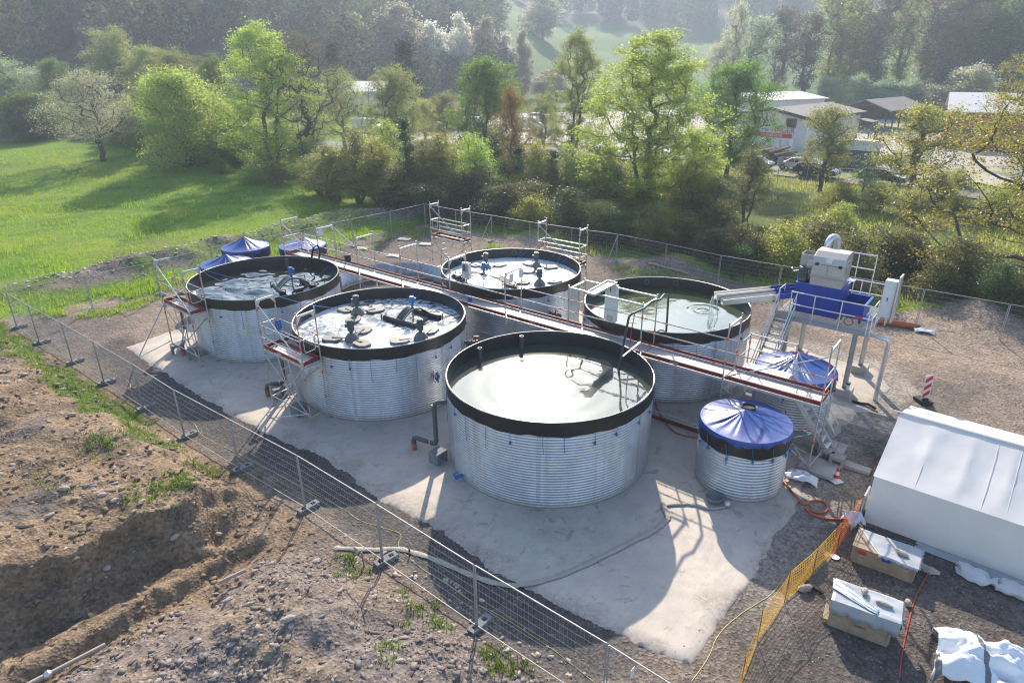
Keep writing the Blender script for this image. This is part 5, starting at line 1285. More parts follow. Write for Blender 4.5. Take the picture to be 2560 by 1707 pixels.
# beacon
bp_ = G(2306, 1024, .0); bc = thing('barrier_beacon', 'red and white striped barrier beacon standing on the dirt', 'beacon', tuple(bp_), -.05)
b = MB(); b.box(bp_ + Vector((0, .06, .09)), (.42, .62, .14), .15); b.box(bp_ + Vector((0, .0, .2)), (.2, .2, .1), .15); b.build('foot', M['rubber'], bc, bevel=.02)
X = Matrix.Translation(bp_ + Vector((.0, 0, .20))) @ Matrix.Rotation(-.04, 4, 'Y')
b = MB(); b.prism([(-.15, 0), (.15, 0), (.15, 1.0), (.12, 1.03), (-.12, 1.03), (-.15, 1.0)], -.02, .02, X @ Matrix.Rotation(PI/2, 4, 'X')); b.build('panel', M['white'], bc)
for k in range(3):
    z0 = .06 + k*.32; b = MB(); b.prism([(-.125, z0), (.125, z0 + .17), (.125, z0 + .34), (-.125, z0 + .17)], -.0245, .0245, X @ Matrix.Rotation(PI/2, 4, 'X')); b.build('stripe', M['signred'], bc)
b = MB(); b.tube([X @ Vector((.06, 0, 1.03)), X @ Vector((.06, 0, 1.12))], .02, 8); b.build('lamp_peg', M['white'], bc, True, True)
# traffic cone
cp = c3b(1048, 212, .04); cn = thing('traffic_cone', 'red and white traffic cone beside the hollow blocks', 'traffic cone', tuple(cp))
b = MB(); b.box(cp + Vector((0, 0, .02)), (.34, .34, .04), .3); b.build('base', M['white'], cn, bevel=.01)
for i, (z0, z1, m) in enumerate(((.04, .14, 'white'), (.14, .26, 'signred'), (.26, .38, 'white'), (.38, .52, 'signred'))):
    b = MB(); r0, r1 = .13 - .11*z0/.52, .13 - .11*z1/.52; b.tube([cp + Vector((0, 0, z0)), cp + Vector((0, 0, z1))], [r0, r1], 18); b.build('band', M[m], cn, True, True)
# crumpled sheets and bags
def crumple(name, p, sx, sy, h, m, label, cat, seed, rz=0, nx=26, ny=20, pw=2.2, grp=None, rough=.5):
    rb = np.random.default_rng(seed); u = np.linspace(-1, 1, nx); v = np.linspace(-1, 1, ny); U_, V_ = np.meshgrid(u, v)
    rr = np.abs(U_)**pw + np.abs(V_)**pw; edge = 1 + .16*fbm(U_*2 + seed, V_*2, .8, 3, seed)
    x = U_*sx/2*edge; y = V_*sy/2*edge; z = h*np.clip(1 - rr*.5, 0, 1)**.55*(1 + rough*fbm(U_*1.5 + seed*3, V_*1.5, .7, 4, seed + 5)) + .05*h*fbm(U_*4, V_*4, .5, 3, seed)
    z = np.where(rr > 1.75, .015, z); c, s = math.cos(rz), math.sin(rz)
    V3 = np.stack([x*c - y*s, x*s + y*c, np.maximum(z, .012)], -1).reshape(-1, 3); I = np.arange(nx*ny).reshape(ny, nx); F = np.stack([I[:-1, :-1], I[:-1, 1:], I[1:, 1:], I[1:, :-1]], -1).reshape(-1, 4)
    o = npmesh(name, V3, F, M[m], True); o.location = p; sdm = o.modifiers.new('thick', 'SOLIDIFY'); sdm.thickness = .01; return tag(o, label, cat, grp)
crumple('plastic_sheet', c3b(812, 200, .06), 1.0, .55, .22, 'plastic', 'crumpled white plastic sheet on the slab near the stair tower', 'sheet', 3, -.5)
crumple('white_bag', zF(2185, 318, .03), .55, .4, .25, 'plastic', 'small white bag on the dirt by the far fence', 'bag', 8, .3); crumple('white_bag', G(2310, 847, .03), .9, .45, .16, 'plastic', 'white plastic scrap beside the orange drain pipe', 'bag', 9, -.5)
def sandbag(p, rz, label, seed):
    t = thing('sandbag', label, 'sandbag', tuple(p), 0, 'white sandbags on the tent skirt')
    b = MB(); vs, fs = [], []; n, m_ = 20, 16
    for i in range(n + 1):
        f = i/n
        w_ = .24*min(1, (f/.10)**.5 if f > 0 else 0.12)*(1 - .12*f) if f < .70 else .21*(1 - (f - .70)/.12*.72) if f < .82 else .06 + .95*(f - .82)
        for k in range(m_):
            a = 2*PI*k/m_; q = 1 + .13*math.sin(3*a + seed + 4*f) + .09*math.sin(7*f*3 + 2*a)
            hh_ = .16 if f < .74 else .07
            vs.append(Vector((f*.95 - .42 + .05*math.sin(2*a + seed), w_*q*math.copysign(abs(math.cos(a))**.75, math.cos(a)) + .05*math.sin(5*f + seed), max(.012, .10 + hh_*q*math.sin(a)*min(1, w_/.14)))))
    for i in range(n):
        for k in range(m_): fs.append((i*m_+k, i*m_+(k+1) % m_, (i+1)*m_+(k+1) % m_, (i+1)*m_+k))
    fs.append(tuple(range(m_))[::-1])
    X = Matrix.Translation(p) @ Matrix.Rotation(rz, 4, 'Z'); b.add([X @ v for v in vs], fs); b.build('sack', M['canvas'], t, True, True)
    b = MB(); q = X @ Vector((.36, .03, .10)); b.tube([q + Vector((math.cos(a)*.06, math.sin(a)*.06, .0)) for a in np.linspace(0, 2*PI, 10)], .015, 5); b.build('neck_tie', M['plastic'], t); return t
sandbag(c3b(1985, 885, .02), -.75, 'white sandbag on the tent skirt, left of two', 2.); sandbag(c3b(2275, 1010, .02), -.95, 'white sandbag on the tent skirt near the right edge', 4.)
# stones lying on things
def boulder(p, s, seed, label, rz=0, cat='stone', grp=None, m='stone'):
    rb = random.Random(seed); b = MB(); n = 9; vs, fs = [], []
    for i in range(1, n):
        t_ = PI*i/n
        for k in range(10):
            a = 2*PI*k/10; r_ = 1 + .25*math.sin(2*a + seed) + rb.uniform(-.14, .14); vs.append(Vector((math.sin(t_)*math.cos(a)*r_*s[0]/2, math.sin(t_)*math.sin(a)*r_*s[1]/2, s[2]/2 + math.cos(t_)*s[2]/2)))
    for i in range(n - 2):
        for k in range(10): fs.append((i*10+k, (i+1)*10+k, (i+1)*10+(k+1) % 10, i*10+(k+1) % 10))
    fs += [tuple(range(10)), tuple((n-2)*10 + k for k in range(10))[::-1]]
    X = Matrix.Rotation(rz, 3, 'Z'); b.add([p + X @ v for v in vs], fs); return tag(b.build('stone', M[m], loc=p), label, cat, grp)
# the two crates
def crate(A, B, dep, h, label, name='wooden_crate'):
    A, B = Vector((*A, 0)), Vector((*B, 0)); e_ = (B - A).normalized(); f_ = Vector((-e_.y, e_.x, 0)); L = (B - A).length
    t = thing(name, label, 'crate', tuple((A + B)/2 + f_*dep/2), 0, 'wooden crates on the gravel'); X = Matrix((e_, f_, Vector((0, 0, 1)))).transposed().to_4x4()
    def bx(nm, x0, x1, y0, y1, z0, z1, m, bv=.006):
        b = MB(); Y = X.copy(); Y.translation = A + e_*(x0+x1)/2 + f_*(y0+y1)/2 + Vector((0, 0, (z0+z1)/2)); b.box(None, (x1-x0, y1-y0, z1-z0), M=Y); return b.build(nm, M[m], t, bevel=bv)
    bx('box', 0, L, 0, dep, .10, h, 'wood'); bx('lid', -.02, L + .02, -.02, dep + .02, h, h + .025, 'wood')
    for y in (.06, dep/2, dep - .06): bx('skid', .02, L - .02, y - .05, y + .05, .0, .10, 'wood')
    for x in (.0, L - .07): bx('corner_batten', x, x + .07, -.022, 0, .10, h, 'wood')
    return t, A, e_, f_, L, bx
def drape(t, A, e_, f_, poly, z, m, hangs, seed, name='sheet_cover'):
    """sheet lying on top: poly in crate coordinates, some edges hanging over by the given drop"""
    rb = np.random.default_rng(seed); b = MB(); vs, fs = [], []; n = 18
    P = [Vector((0, 0, 0)) + e_*x + f_*y for x, y in poly]
    for i in range(n + 1):
        for k in range(n + 1):
            u, v = i/n, k/n; q = (P[0]*(1-u) + P[1]*u)*(1-v) + (P[3]*(1-u) + P[2]*u)*v
            wr = .012*math.sin(7*u + 3*v*seed) + .010*math.sin(11*v - 5*u + seed)
            vs.append(A + q + Vector((0, 0, z + .016 + max(0, wr + .008))))
    for i in range(n):
        for k in range(n): fs.append((i*(n+1)+k, (i+1)*(n+1)+k, (i+1)*(n+1)+k+1, i*(n+1)+k+1))
    def edge(ids, drop, out):
        base = len(vs)
        for j, i in enumerate(ids):
            d_ = drop*(1 + .18*math.sin(j*1.3 + seed))
            for s_ in (.5, 1): q = vs[i]; vs.append(Vector((q.x, q.y, q.z - d_*s_)) + out*(.03 + .02*math.sin(j*2.2)))
        for j in range(len(ids) - 1):
            a, c = ids[j], ids[j+1]; a1, a2, c1, c2 = base+2*j, base+2*j+1, base+2*j+2, base+2*j+3; fs.append((a, c, c1, a1)); fs.append((a1, c1, c2, a2))
    if hangs.get('front'): edge([i*(n+1) for i in range(n+1)], hangs['front'], -f_)
    if hangs.get('right'): edge([n*(n+1)+k for k in range(n+1)], hangs['right'], e_)
    b.v = vs; b.f = fs; o = b.build(name, M[m], t, True, True); sm = o.modifiers.new('thick', 'SOLIDIFY'); sm.thickness = .006; return o
t, A, e_, f_, L, bx = crate((9.20, 14.22), (10.42, 13.32), .82, .52, 'wooden crate under a grey sheet beside the tent, stone on top')
drape(t, A, e_, f_, [(.62, -.03), (L + .03, -.03), (L + .03, .86), (-.02, .86)], .53, 'sheet', {'front': .07, 'right': .06}, 3)
bx('red_sticker', .14, .34, -.026, -.022, .36, .46, 'signred', 0); bx('blue_sticker', .72, .92, -.045, -.04, .40, .50, 'blue', 0); bx('metal_clip', 1.22, 1.34, -.03, -.022, .33, .38, 'alu', 0); bx('metal_clip', .2, .32, -.03, -.022, .30, .35, 'alu', 0)
boulder(A + e_*1.12 + f_*.32 + Vector((0, 0, .55)), (.36, .17, .12), 4, 'flat stone weighing down the sheet on the crate by the tent', -.65)
t, A, e_, f_, L, bx = crate((7.60, 12.02), (8.72, 11.32), .72, .78, 'wooden crate half wrapped in a grey sheet, nearest the camera, two stones on top')
drape(t, A, e_, f_, [(-.03, -.03), (L + .12, -.03), (L + .12, .78), (-.03, .78)], .80, 'sheet', {'front': .36, 'right': .22}, 5)
drape(t, A, e_, f_, [(-.05, .34), (.95, -.01), (.98, .16), (-.08, .74)], .825, 'plastic', {}, 8, 'loose_flap')
boulder(A + e_*.62 + f_*.58 + Vector((0, 0, .83)), (.24, .16, .13), 6, 'grey stone on the sheet of the nearest crate, left of two', .4); boulder(A + e_*1.05 + f_*.42 + Vector((0, 0, .83)), (.34, .13, .08), 7, 'long stone on the sheet of the nearest crate, right of two', -.7)
bx('pallet', -.12, L - .05, .05, .6, .0, .12, 'wood'); writing(t, '07:000:0', A + e_*.55 + f_*(-.045) + Vector((0, 0, .30)), e_, .07, 'black')
boulder(c3b(1655, 832, .0), (.62, .36, .12), 9, 'flat brown stone on the gravel at the tent corner', -.5); boulder(c3b(1525, 1070, .0), (.2, .18, .18), 12, 'small upright stone between crate and red cable', .3)
boulder(c3b(825, 960, .0), (.34, .24, .2), 14, 'pale stone beside the dark plank behind the net', .2)
p, q = c3b(820, 890, .06), c3b(955, 975, .06); b = MB(); b.bar(p, q, .10, .06); tag(b.build('dark_plank', M['rubber'], loc=p), 'dark plank reaching from the net to the nearest crate', 'plank')
b = MB(); b.lathe([(.0, .02), (.10, .022), (.115, .03), (.11, .012)], 18, c3b(1035, 735, .01)); tag(b.build('plastic_disc', M['white'], smooth=True, loc=c3b(1035, 735, .01)), 'small round white lid on the gravel behind the net', 'lid')
crumple('tarpaulin_heap', c3b(2140, 1600, .0), 2.5, 1.4, .62, 'striped', 'heap under a white striped tarpaulin at the lower right corner', 'tarpaulin', 21, -.55, 54, 40, 3.0, rough=.8)
# the tent
te = Vector((.77226, -.63531, 0)); tn = Vector((.63531, .77226, 0)); TA = Vector((10.38, 15.87, 0)); TLn = 7.2; EH, RH, HW = 1.62, 2.50, 2.62
tent = thing('white_tent', 'long white canvas tent with ridge roof at the right edge', 'tent', tuple(TA + te*TLn/2 + tn*HW))
def tsheet(name, P00, P10, P11, P01, nu, nv, amp, seed, m='canvas'):
    vs, fs = [], []; nrm = (P10 - P00).cross(P01 - P00).normalized()
    for i in range(nu + 1):
        for k in range(nv + 1):
            u, v = i/nu, k/nv; q = (P00*(1-u) + P10*u)*(1-v) + (P01*(1-u) + P11*u)*v
            bay = abs(((u*TLn) % 1.0) - .5)*2; d_ = -amp*(1 - bay**3)*math.sin(PI*v) + .25*amp*math.sin(u*TLn*5 + seed + 3*v) * math.sin(PI*v)
            d_ += amp*.8*(float(fbm(np.array([u*TLn]), np.array([v*2.]), .5, 3, seed)[0]))*min(1, 6*v*(1-v) + .1)
            vs.append(q + nrm*d_)
    for i in range(nu):
        for k in range(nv): fs.append((i*(nv+1)+k, (i+1)*(nv+1)+k, (i+1)*(nv+1)+k+1, i*(nv+1)+k+1))
    b = MB(); b.add(vs, fs); return b.build(name, M[m], tent, True, True)
def tp_(a, c, z): p = TA + te*a + tn*c; return Vector((p.x, p.y, z))
tsheet('side_wall', tp_(0, 0, .02), tp_(TLn, 0, .02), tp_(TLn, 0, EH), tp_(0, 0, EH), 90, 16, .03, 3)
tsheet('roof', tp_(-.03, -.03, EH), tp_(TLn, -.03, EH), tp_(TLn, HW, RH), tp_(-.03, HW, RH), 90, 18, .035, 5); tsheet('roof', tp_(-.03, HW, RH + .002), tp_(TLn, HW, RH + .002), tp_(TLn, 2*HW + .03, EH), tp_(-.03, 2*HW + .03, EH), 60, 14, .03, 7)
b = MB(); b.add([tp_(0, 0, .02), tp_(0, 2*HW, .02), tp_(0, 2*HW, EH), tp_(0, HW, RH - .02), tp_(0, 0, EH)], [(0, 1, 2, 3, 4)]); b.build('end_wall', M['canvas'], tent)
tsheet('side_wall', tp_(0, 2*HW, .02), tp_(TLn, 2*HW, .02), tp_(TLn, 2*HW, EH), tp_(0, 2*HW, EH), 30, 8, .03, 9)
for a in (1.0, 2.55, 3.1, 4.6, 6.1): 
    b = MB(); b.tube([tp_(a, -.02, EH + .0), tp_(a, HW*.5, (EH + RH)/2 - .012), tp_(a, HW, RH + .0)], .008, 5); b.build('seam', M['canvas'], tent, True, True)
tsheet('skirt', tp_(1.4, -.02, .03), tp_(TLn, -.02, .03), tp_(TLn, -.50, .025), tp_(1.4, -.34, .025), 60, 4, .02, 12, 'sheet')
b = MB(); b.tube([tp_(-.2, HW, RH + .03), tp_(TLn, HW, RH + .03)], .03, 8); b.build('ridge_pole', M['canvas'], tent, True, True)
p = c3b(1265, 270, .5); b = MB(); b.box(tp_(-.12, .35, .42), (.05, .62, .84), math.atan2(te.y, te.x)); tag(b.build('grey_panel', M['sheet'], loc=tp_(-.12, .35, 0)), 'pale grey panel leaning at the tent end', 'panel board')
crumple('white_bag', tp_(-.2, -.35, .0), .5, .5, .38, 'plastic', 'white plastic bag at the tent corner behind the crate', 'bag', 31, .2)
# orange and yellow safety net
NB_ = [(1190, 500), (1045, 690), (875, 865), (685, 1035), (495, 1300), (385, 1565), (300, 1800)]; NT_ = [(1207, 322), (1080, 490), (903, 662), (716, 832), (512, 1100), (330, 1390), (180, 1700)]
net = thing('safety_net', 'yellow and orange safety net on thin rods along the slab edge', 'net fence', tuple(c3b(*NB_[3], .0)))
bs = [c3b(*q, .02) for q in NB_]; hs = []
for q, tpx in zip(bs, NT_):
    d = ray(1700 + tpx[0]*.36565, 1137 + tpx[1]*.36565); k = math.hypot(q.x, q.y)/math.hypot(d[0], d[1]); hs.append(max(.6, min(1.15, CAMH + d[2]*k)))
fine, hh, ar = [], [], []
for (p, q, h0, h1) in zip(bs[:-1], bs[1:], hs[:-1], hs[1:]):
    n_ = max(6, int((q - p).length/.085))
    for i in range(n_): f = i/n_; fine.append(p.lerp(q, f)); hh.append(h0 + (h1-h0)*f - .06*math.sin(PI*f)); ar.append(f)
b = MB(); NV = 12
def npt(i, k):
    p = fine[i]; d = (fine[min(i+1, len(fine)-1)] - fine[max(i-1, 0)]).normalized(); s = Vector((-d.y, d.x, 0))
    v = k/NV; bulge = .05*math.sin(PI*v)*math.sin(PI*ar[i]) + .012*math.sin(i*.33 + k*.7)
    return p + s*bulge + Vector((0, 0, .02 + v*hh[i]))
def netpart(name, i0, i1, m):
    b = MB()
    for k in range(NV + 1):
        for i in range(i0, min(i1, len(fine) - 1)):
            p, q = npt(i, k), npt(i+1, k); wdt = .024 if k in (0, NV) else .012; dz = Vector((0, 0, wdt/2)); b.add([p - dz, q - dz, q + dz, p + dz], [(0, 1, 2, 3)])
    for i in range(i0, i1):
        for k in range(NV):
            p, q = npt(i, k), npt(i, k+1); d = (fine[min(i+1, len(fine)-1)] - fine[max(i-1, 0)]).normalized()*.006; b.add([p - d, p + d, q + d, q - d], [(0, 1, 2, 3)])
    return b.build(name, M[m], net)
M['netor'] = leafmat('orange_net', (.62, .20, .03), (.66, .15, .02), .5, 0)
cut = int(len(fine)*.26); netpart('orange_netting', 0, cut, 'netor'); netpart('yellow_netting', cut, len(fine), 'net')
M['rust'] = pbr('rusty_rod', (.22, .06, .03), .7)
for p, h in zip(bs, hs):
    b = MB(); b.tube([p, p + Vector((0, 0, h + .06))], .012, 6); b.build('rod', M['rust'], net)

# ---------------------------------------------------------------- stones and rubble
def rock_batch(P, S, rng):
    base = np.array([(-1, -1, -.6), (1, -1, -.5), (1, 1, -.6), (-1, 1, -.5), (-.75, -.7, .6), (.7, -.8, .5), (.8, .7, .65), (-.7, .75, .5)])
    F0 = np.array([(0, 3, 2, 1), (4, 5, 6, 7), (0, 1, 5, 4), (1, 2, 6, 5), (2, 3, 7, 6), (3, 0, 4, 7)])
    n = len(P); V = base[None] * (1 + rng.uniform(-.32, .32, (n, 8, 3))); V = V*(S[:, None, None]*np.stack([rng.uniform(.6, 1.3, n), rng.uniform(.45, 1, n), rng.uniform(.25, .65, n)], 1)[:, None, :])*.5
    a = rng.uniform(0, 2*PI, n); c, s = np.cos(a), np.sin(a); x = V[..., 0]*c[:, None] - V[..., 1]*s[:, None]; y = V[..., 0]*s[:, None] + V[..., 1]*c[:, None]
    t = rng.normal(size=n)*.3; z = V[..., 2] + x*t[:, None]; V = np.stack([x, y, z], -1) + P[:, None, :]
    return V.reshape(-1, 3), (F0[None] + 8*np.arange(n)[:, None, None]).reshape(-1, 4)
rr_ = np.random.default_rng(321)
def strew(name, label, n, box, f, smin, smax, m, pw=2.5):
    x = rr_.uniform(box[0], box[1], n); y = rr_.uniform(box[2], box[3], n); k = rr_.uniform(size=n) < f(x, y); x, y = x[k], y[k]
    S = smin + (smax - smin)*rr_.uniform(size=len(x))**pw; P = np.stack([x, y, np.maximum(height(x, y), np.where(sdpoly(x, y, PAD) > .1, .045, -1)) + S*.08], 1); V, F = rock_batch(P, S, rr_)
    return tag(npmesh(name, V, F, M[m], False), label, 'rubble', kind='stuff')
def fh_(x, y): s, t = ST(x, y); return ((s > 25.2)*(t > .4)*(s < 36)*(.25 + .9*(fbm(x, y, 1.4, 3, 201) > -.05))).astype(float)
strew('rubble', 'loose broken stones covering the rubble heap', 20000, (-13, 4, 8.2, 17), fh_, .022, .17, 'slate', 4.0)
def fl_(x, y): s, t = ST(x, y); return ((s < 23)*(t > .5)*(fbm(x, y, 1.7, 3, 211) > .12)).astype(float)*.9
strew('rubble', 'loose stones strewn on the earth bank', 6500, (-30, -7, 12, 31), fl_, .035, .20, 'stone', 3.2)
def fc_(x, y): s, t = ST(x, y); return ((s < 25.6)*(t > .3)*(y < 30)*(.35 + .9*(fbm(x, y, 1.1, 3, 221) > 0))).astype(float)
strew('soil_clods', 'crumbled brown clods on the bank and the wheel track', 16000, (-30, -5, 8, 31), fc_, .03, .22, 'clod', 3.0)
def fg_(x, y): return ((x > 3.5)*(sdpoly(x, y, PAD) < -.1)*(y < 19)).astype(float)*.85
strew('gravel', 'dark gravel chippings around the crates', 9000, (3, 15, 7.5, 19), fg_, .02, .055, 'slate', 2)
def fp_(x, y): s, t = ST(x, y); d = sdpoly(x, y, PAD); return ((t < .2)*(t > -3.4)*(s < 37)*np.where(d < .05, 1, np.exp(-np.maximum(d, 0)/.16)*.8)).astype(float)*.9
strew('gravel', 'dark slate chippings between slab and near fence', 17000, (-26, 5, 9, 32), fp_, .02, .06, 'slate', 2)
def fq_(x, y): s, t = ST(x, y); return ((t < .9)*(t > -.8)*(s > 26)*(s < 36)).astype(float)
strew('cobbles', 'pale cobbles along the foot of the near fence', 900, (-6, 4, 8, 16), fq_, .06, .16, 'stone', 1.4)
def fs_(x, y): return ((sdpoly(x, y, SITE) > .2)*(sdpoly(x, y, PAD) < -.3)*(x > 8)).astype(float)*.7
strew('gravel', 'stones in the dirt of the yard on the right', 9000, (8, 30, 17, 44), fs_, .025, .09, 'stone', 3)
def bm_(x, y): return np.exp(-(seg_d(x, y, [(-33, 36.5), (-27, 39.5), (-22.5, 44), (-18, 50), (-13.5, 55.5), (-9, 58)])/1.5)**2)
strew('rubble', 'stones in the soil berm along the meadow fence', 9000, (-35, -6, 33, 61), bm_, .06, .24, 'stone', 2)
GSN = 'larger stones on the rubble and the bank'
for i, (px, py, s, a) in enumerate([(648, 1400, .30, .2), (630, 1418, .24, .9), (670, 1400, .24, 1.4), (783, 1398, .38, .1), (560, 1490, .30, .6), (615, 1500, .26, .3), (710, 1540, .38, .5), (567, 1600, .26, 1.1), (580, 1610, .22, .1), (485, 1590, .22, .7), (383, 1690, .26, .9), (252, 1615, .24, .3), (600, 1690, .26, 0), (155, 1205, .36, .4), (250, 1222, .34, 1.0), (230, 1210, .22, .4), (280, 1236, .30, .5), (120, 1270, .26, .9), (348, 1240, .26, 1.2), (535, 1325, .34, .2), (430, 1330, .34, 1.5), (260, 1405, .30, .2), (925, 1488, .26, .2), (960, 1600, .22, .6), (985, 1650, .30, .1), (1000, 1592, .28, .2), (178, 1020, .34, .4), (88, 968, .30, .2), (155, 957, .36, .3)]):
    p = on_ground(px, py); s *= .82; boulder(p - Vector((0, 0, s*.1)), (s, s*.62, s*.42), i + 40, 'larger pale stone lying loose on the dug earth outside the near fence', a, 'stone', GSN)
# ---------------------------------------------------------------- vegetation
def leaf_quads(P, size, rng, asp=.62, flat=.35, bend=True, droop=0.0):
    """a pointed leaf (4 vertices, folded on its midrib) at every point of P"""
    n = len(P); d = rng.normal(size=(n, 3)); d[:, 2] = d[:, 2]*flat - droop; d /= np.linalg.norm(d, axis=1)[:, None]
    r = rng.normal(size=(n, 3)); s = np.cross(d, r); s /= np.linalg.norm(s, axis=1)[:, None] + 1e-9
    L = (size*rng.uniform(.65, 1.35, n))[:, None]; w = L*asp/2; nn = np.cross(d, s)
    V = np.stack([P - d*L*.5, P + s*w + nn*w*.35, P + d*L*.5, P - s*w + nn*w*.35], 1).reshape(-1, 3)
    return V, np.arange(4*n).reshape(n, 4)
def skeleton(C, base, rng, stems=1, trunk_h=.35, lean=.0, spread=.6, top=None):
    """nodes and parents joining cluster centres C to trunks standing at base"""
    nodes, par = [], []
    H = C[:, 2].max()
    cen = C[:, :2].mean(0)
    for s_ in range(stems):
        a = 2*PI*s_/stems + rng.uniform(0, 1); off = np.array([math.cos(a), math.sin(a)])*(spread if stems > 1 else 0)
        b = np.array([base[0] + off[0]*.22, base[1] + off[1]*.22, base[2]]); nodes.append(b); par.append(-1); k = len(nodes) - 1
        n = 7; wob = rng.normal(size=2)*.12
        for i in range(1, n + 1):
            f = i/n; z = base[2] + (H*trunk_h*(1 if stems == 1 else rng.uniform(.9, 1.3)))*f
            xy = b[:2] + off*(f**1.3)*spread*1.6 + (cen - b[:2])*f*.35 + wob*math.sin(f*4) + rng.normal(size=2)*.05
            nodes.append(np.array([xy[0], xy[1], z])); par.append(k); k = len(nodes) - 1
    nt = len(nodes)
    order = np.argsort(np.linalg.norm((C - np.array([cen[0], cen[1], base[2] + H*trunk_h]))*np.array([1, 1, .8]), axis=1))
    cap = nt + len(C)*4; A = np.zeros((cap, 3)); A[:nt] = nodes; cnt = nt
    tip = []
    for ci in order:
        c = C[ci]; D = A[:cnt] - c; dist = np.linalg.norm(D, axis=1) + np.maximum(0, A[:cnt, 2] - c[2] + .25*np.hypot(D[:, 0], D[:, 1]))*1.6
        dist[:max(1, nt//3)] += 3 if stems == 1 else .5
        j = int(np.argmin(dist)); p = A[j]; v = c - p; L = np.linalg.norm(v); k = j; m = 1 if L < .8 else 3
        bend = rng.normal(size=3)*L*.07; bend[2] = -abs(bend[2])*.6 - L*.05
        for i in range(1, m + 1):
            f = i/m; q = p + v*f + bend*4*f*(1-f); A[cnt] = q; par.append(k); k = cnt; cnt += 1
        tip.append(k)
    return A[:cnt], np.array(par), np.array(tip)
def limbs(A, par, tip, r_tip, r_pow=.5, nside=5, rmax=9, rmin=0):
    cnt = np.zeros(len(A)); cnt[tip] += 1
    for i in range(len(A) - 1, -1, -1):
        if par[i] >= 0: cnt[par[i]] += cnt[i]
    rad = np.clip(r_tip*np.maximum(cnt, 1)**r_pow, rmin, rmax)
    kids = [[] for _ in A]
    for i, p in enumerate(par):
        if p >= 0: kids[p].append(i)
    b = MB(); start = [i for i, p in enumerate(par) if p < 0]
    stack = [(s, None) for s in start]
    while stack:
        i, pr = stack.pop(); pts = []; rs = []
        if pr is not None: pts.append(A[pr]); rs.append(min(rad[pr], rad[i]*1.25))
        while True:
            pts.append(A[i]); rs.append(rad[i]*(1.35 if par[i] < 0 else 1))
            if not kids[i]: break
            ks = sorted(kids[i], key=lambda q: -cnt[q])
            for q in ks[1:]: stack.append((q, i))
            i = ks[0]
        if len(pts) > 1:
            rs[-1] *= .5; b.tube(pts, rs, nside if max(rs) > .03 else 3, cap=False)
    return b
def envelope(n, H, W, z0, shape, rng, fill=.75, squash=1.0):
    """cluster centres in a crown: more of them near its skin"""
    P = []
    while len(P) < n:
        u = rng.uniform(); z = z0 + (H - z0)*u
        if shape == 'round': r = math.sqrt(max(0, 1 - (2*u - 1)**2))
        elif shape == 'egg': r = math.sin(PI*u**.75)**.8
        elif shape == 'cone': r = (1 - u)**.85 + .05
        elif shape == 'dome': r = math.sqrt(max(0, 1 - u**2.2))
        elif shape == 'vase': r = (.25 + .85*u**.8)*math.sqrt(max(0, 1 - max(0, (u - .62)/.38)**2))
        elif shape == 'col': r = min(1, 5*u + .3)*min(1, 4*(1 - u) + .15)
        elif shape == 'broad': r = math.sin(PI*(.10 + .84*u))**.55*(1 - .25*u*u)
        elif shape == 'flame': r = (1 - u**1.6)*(.55 + .9*min(1, u*3))*.72
        a = rng.uniform(0, 2*PI); rr = r*W/2*rng.uniform(0, 1)**(.5 if rng.uniform() < fill else 1.1)
        if rng.uniform() < (r + .15): P.append((rr*math.cos(a), rr*math.sin(a)*squash, z + rng.normal()*.15))
    C = np.array(P)
    # irregular outline: push lumps in and out
    ang = np.arctan2(C[:, 1], C[:, 0]); ph = rng.uniform(0, 6.3, 4)
    k = 1 + .16*np.sin(2*ang + ph[0] + C[:, 2]*.5) + .12*np.sin(5*ang + ph[1] - C[:, 2]*.9)
    C[:, :2] *= k[:, None]; return C
SPEC = {}
def plant(kind, seed, H, W, z0, shape, ncl, per, leaf, mat, bark='bark', stems=1, trunk_h=.4, r_tip=.02, sig=.42, flat=.5, droop=.0, asp=.62, fill=.75, spread=.6, cone=False, part='crown', r_pow=.5, bare=0.0):
    rng = np.random.default_rng(seed)
    C = envelope(ncl, H, W, z0, shape, rng, fill)
    A, par, tip = skeleton(C, (0, 0, -.15), rng, stems, trunk_h, spread=spread)
    tb = limbs(A, par, tip, r_tip, r_pow)
    pts = []
    w = rng.uniform(.35, 1.5, len(C))
    for c, k in zip(C, w):
        if rng.uniform() < bare: continue
        n = int(per*k); s = sig*rng.uniform(.75, 1.25)
        q = rng.normal(size=(n, 3))*np.array([s, s, s*.62]); pts.append(c + q)
    P = np.concatenate(pts); P[:, 2] = np.maximum(P[:, 2], .05)
    V, F = leaf_quads(P, leaf, rng, asp, flat, droop=droop)
    t = bpy.data.objects.new(kind, None)                           # kept unlinked: only a pattern to copy
    me = bpy.data.meshes.new('trunk'); me.from_pydata([tuple(v) for v in tb.v], [], tb.f); me.update()
    me.polygons.foreach_set('use_smooth', [True]*len(me.polygons)); me.materials.append(M[bark])
    lo = npmesh('leaves', V, F, mat, False); lm = lo.data; bpy.data.objects.remove(lo)
    SPEC[kind] = dict(trunk=me, leaves=lm, H=H, W=W, part=part)
GCNT = [0]
def put(kind, name, label, cat, x, y, h=None, w=None, rz=None, group=None, mat=None, z=None, bark=None):
    S = SPEC[kind]; z = ground_z(x, y) if z is None else z
    t = thing(name, label, cat, (x, y, z), random.uniform(0, 2*PI) if rz is None else rz, group)
    sh = (h/S['H']) if h else 1; sw = (w/S['W']) if w else sh
    t.scale = (sw, sw, sh)
    for nm, me in (('trunk', S['trunk']), (S['part'], S['leaves'])):
        o = bpy.data.objects.new(nm, me); COL.objects.link(o); link_child(o, t)
        mm = mat if nm != 'trunk' else bark
        if mm is not None:
            o.material_slots[0].link = 'OBJECT'; o.material_slots[0].material = mm
    return t
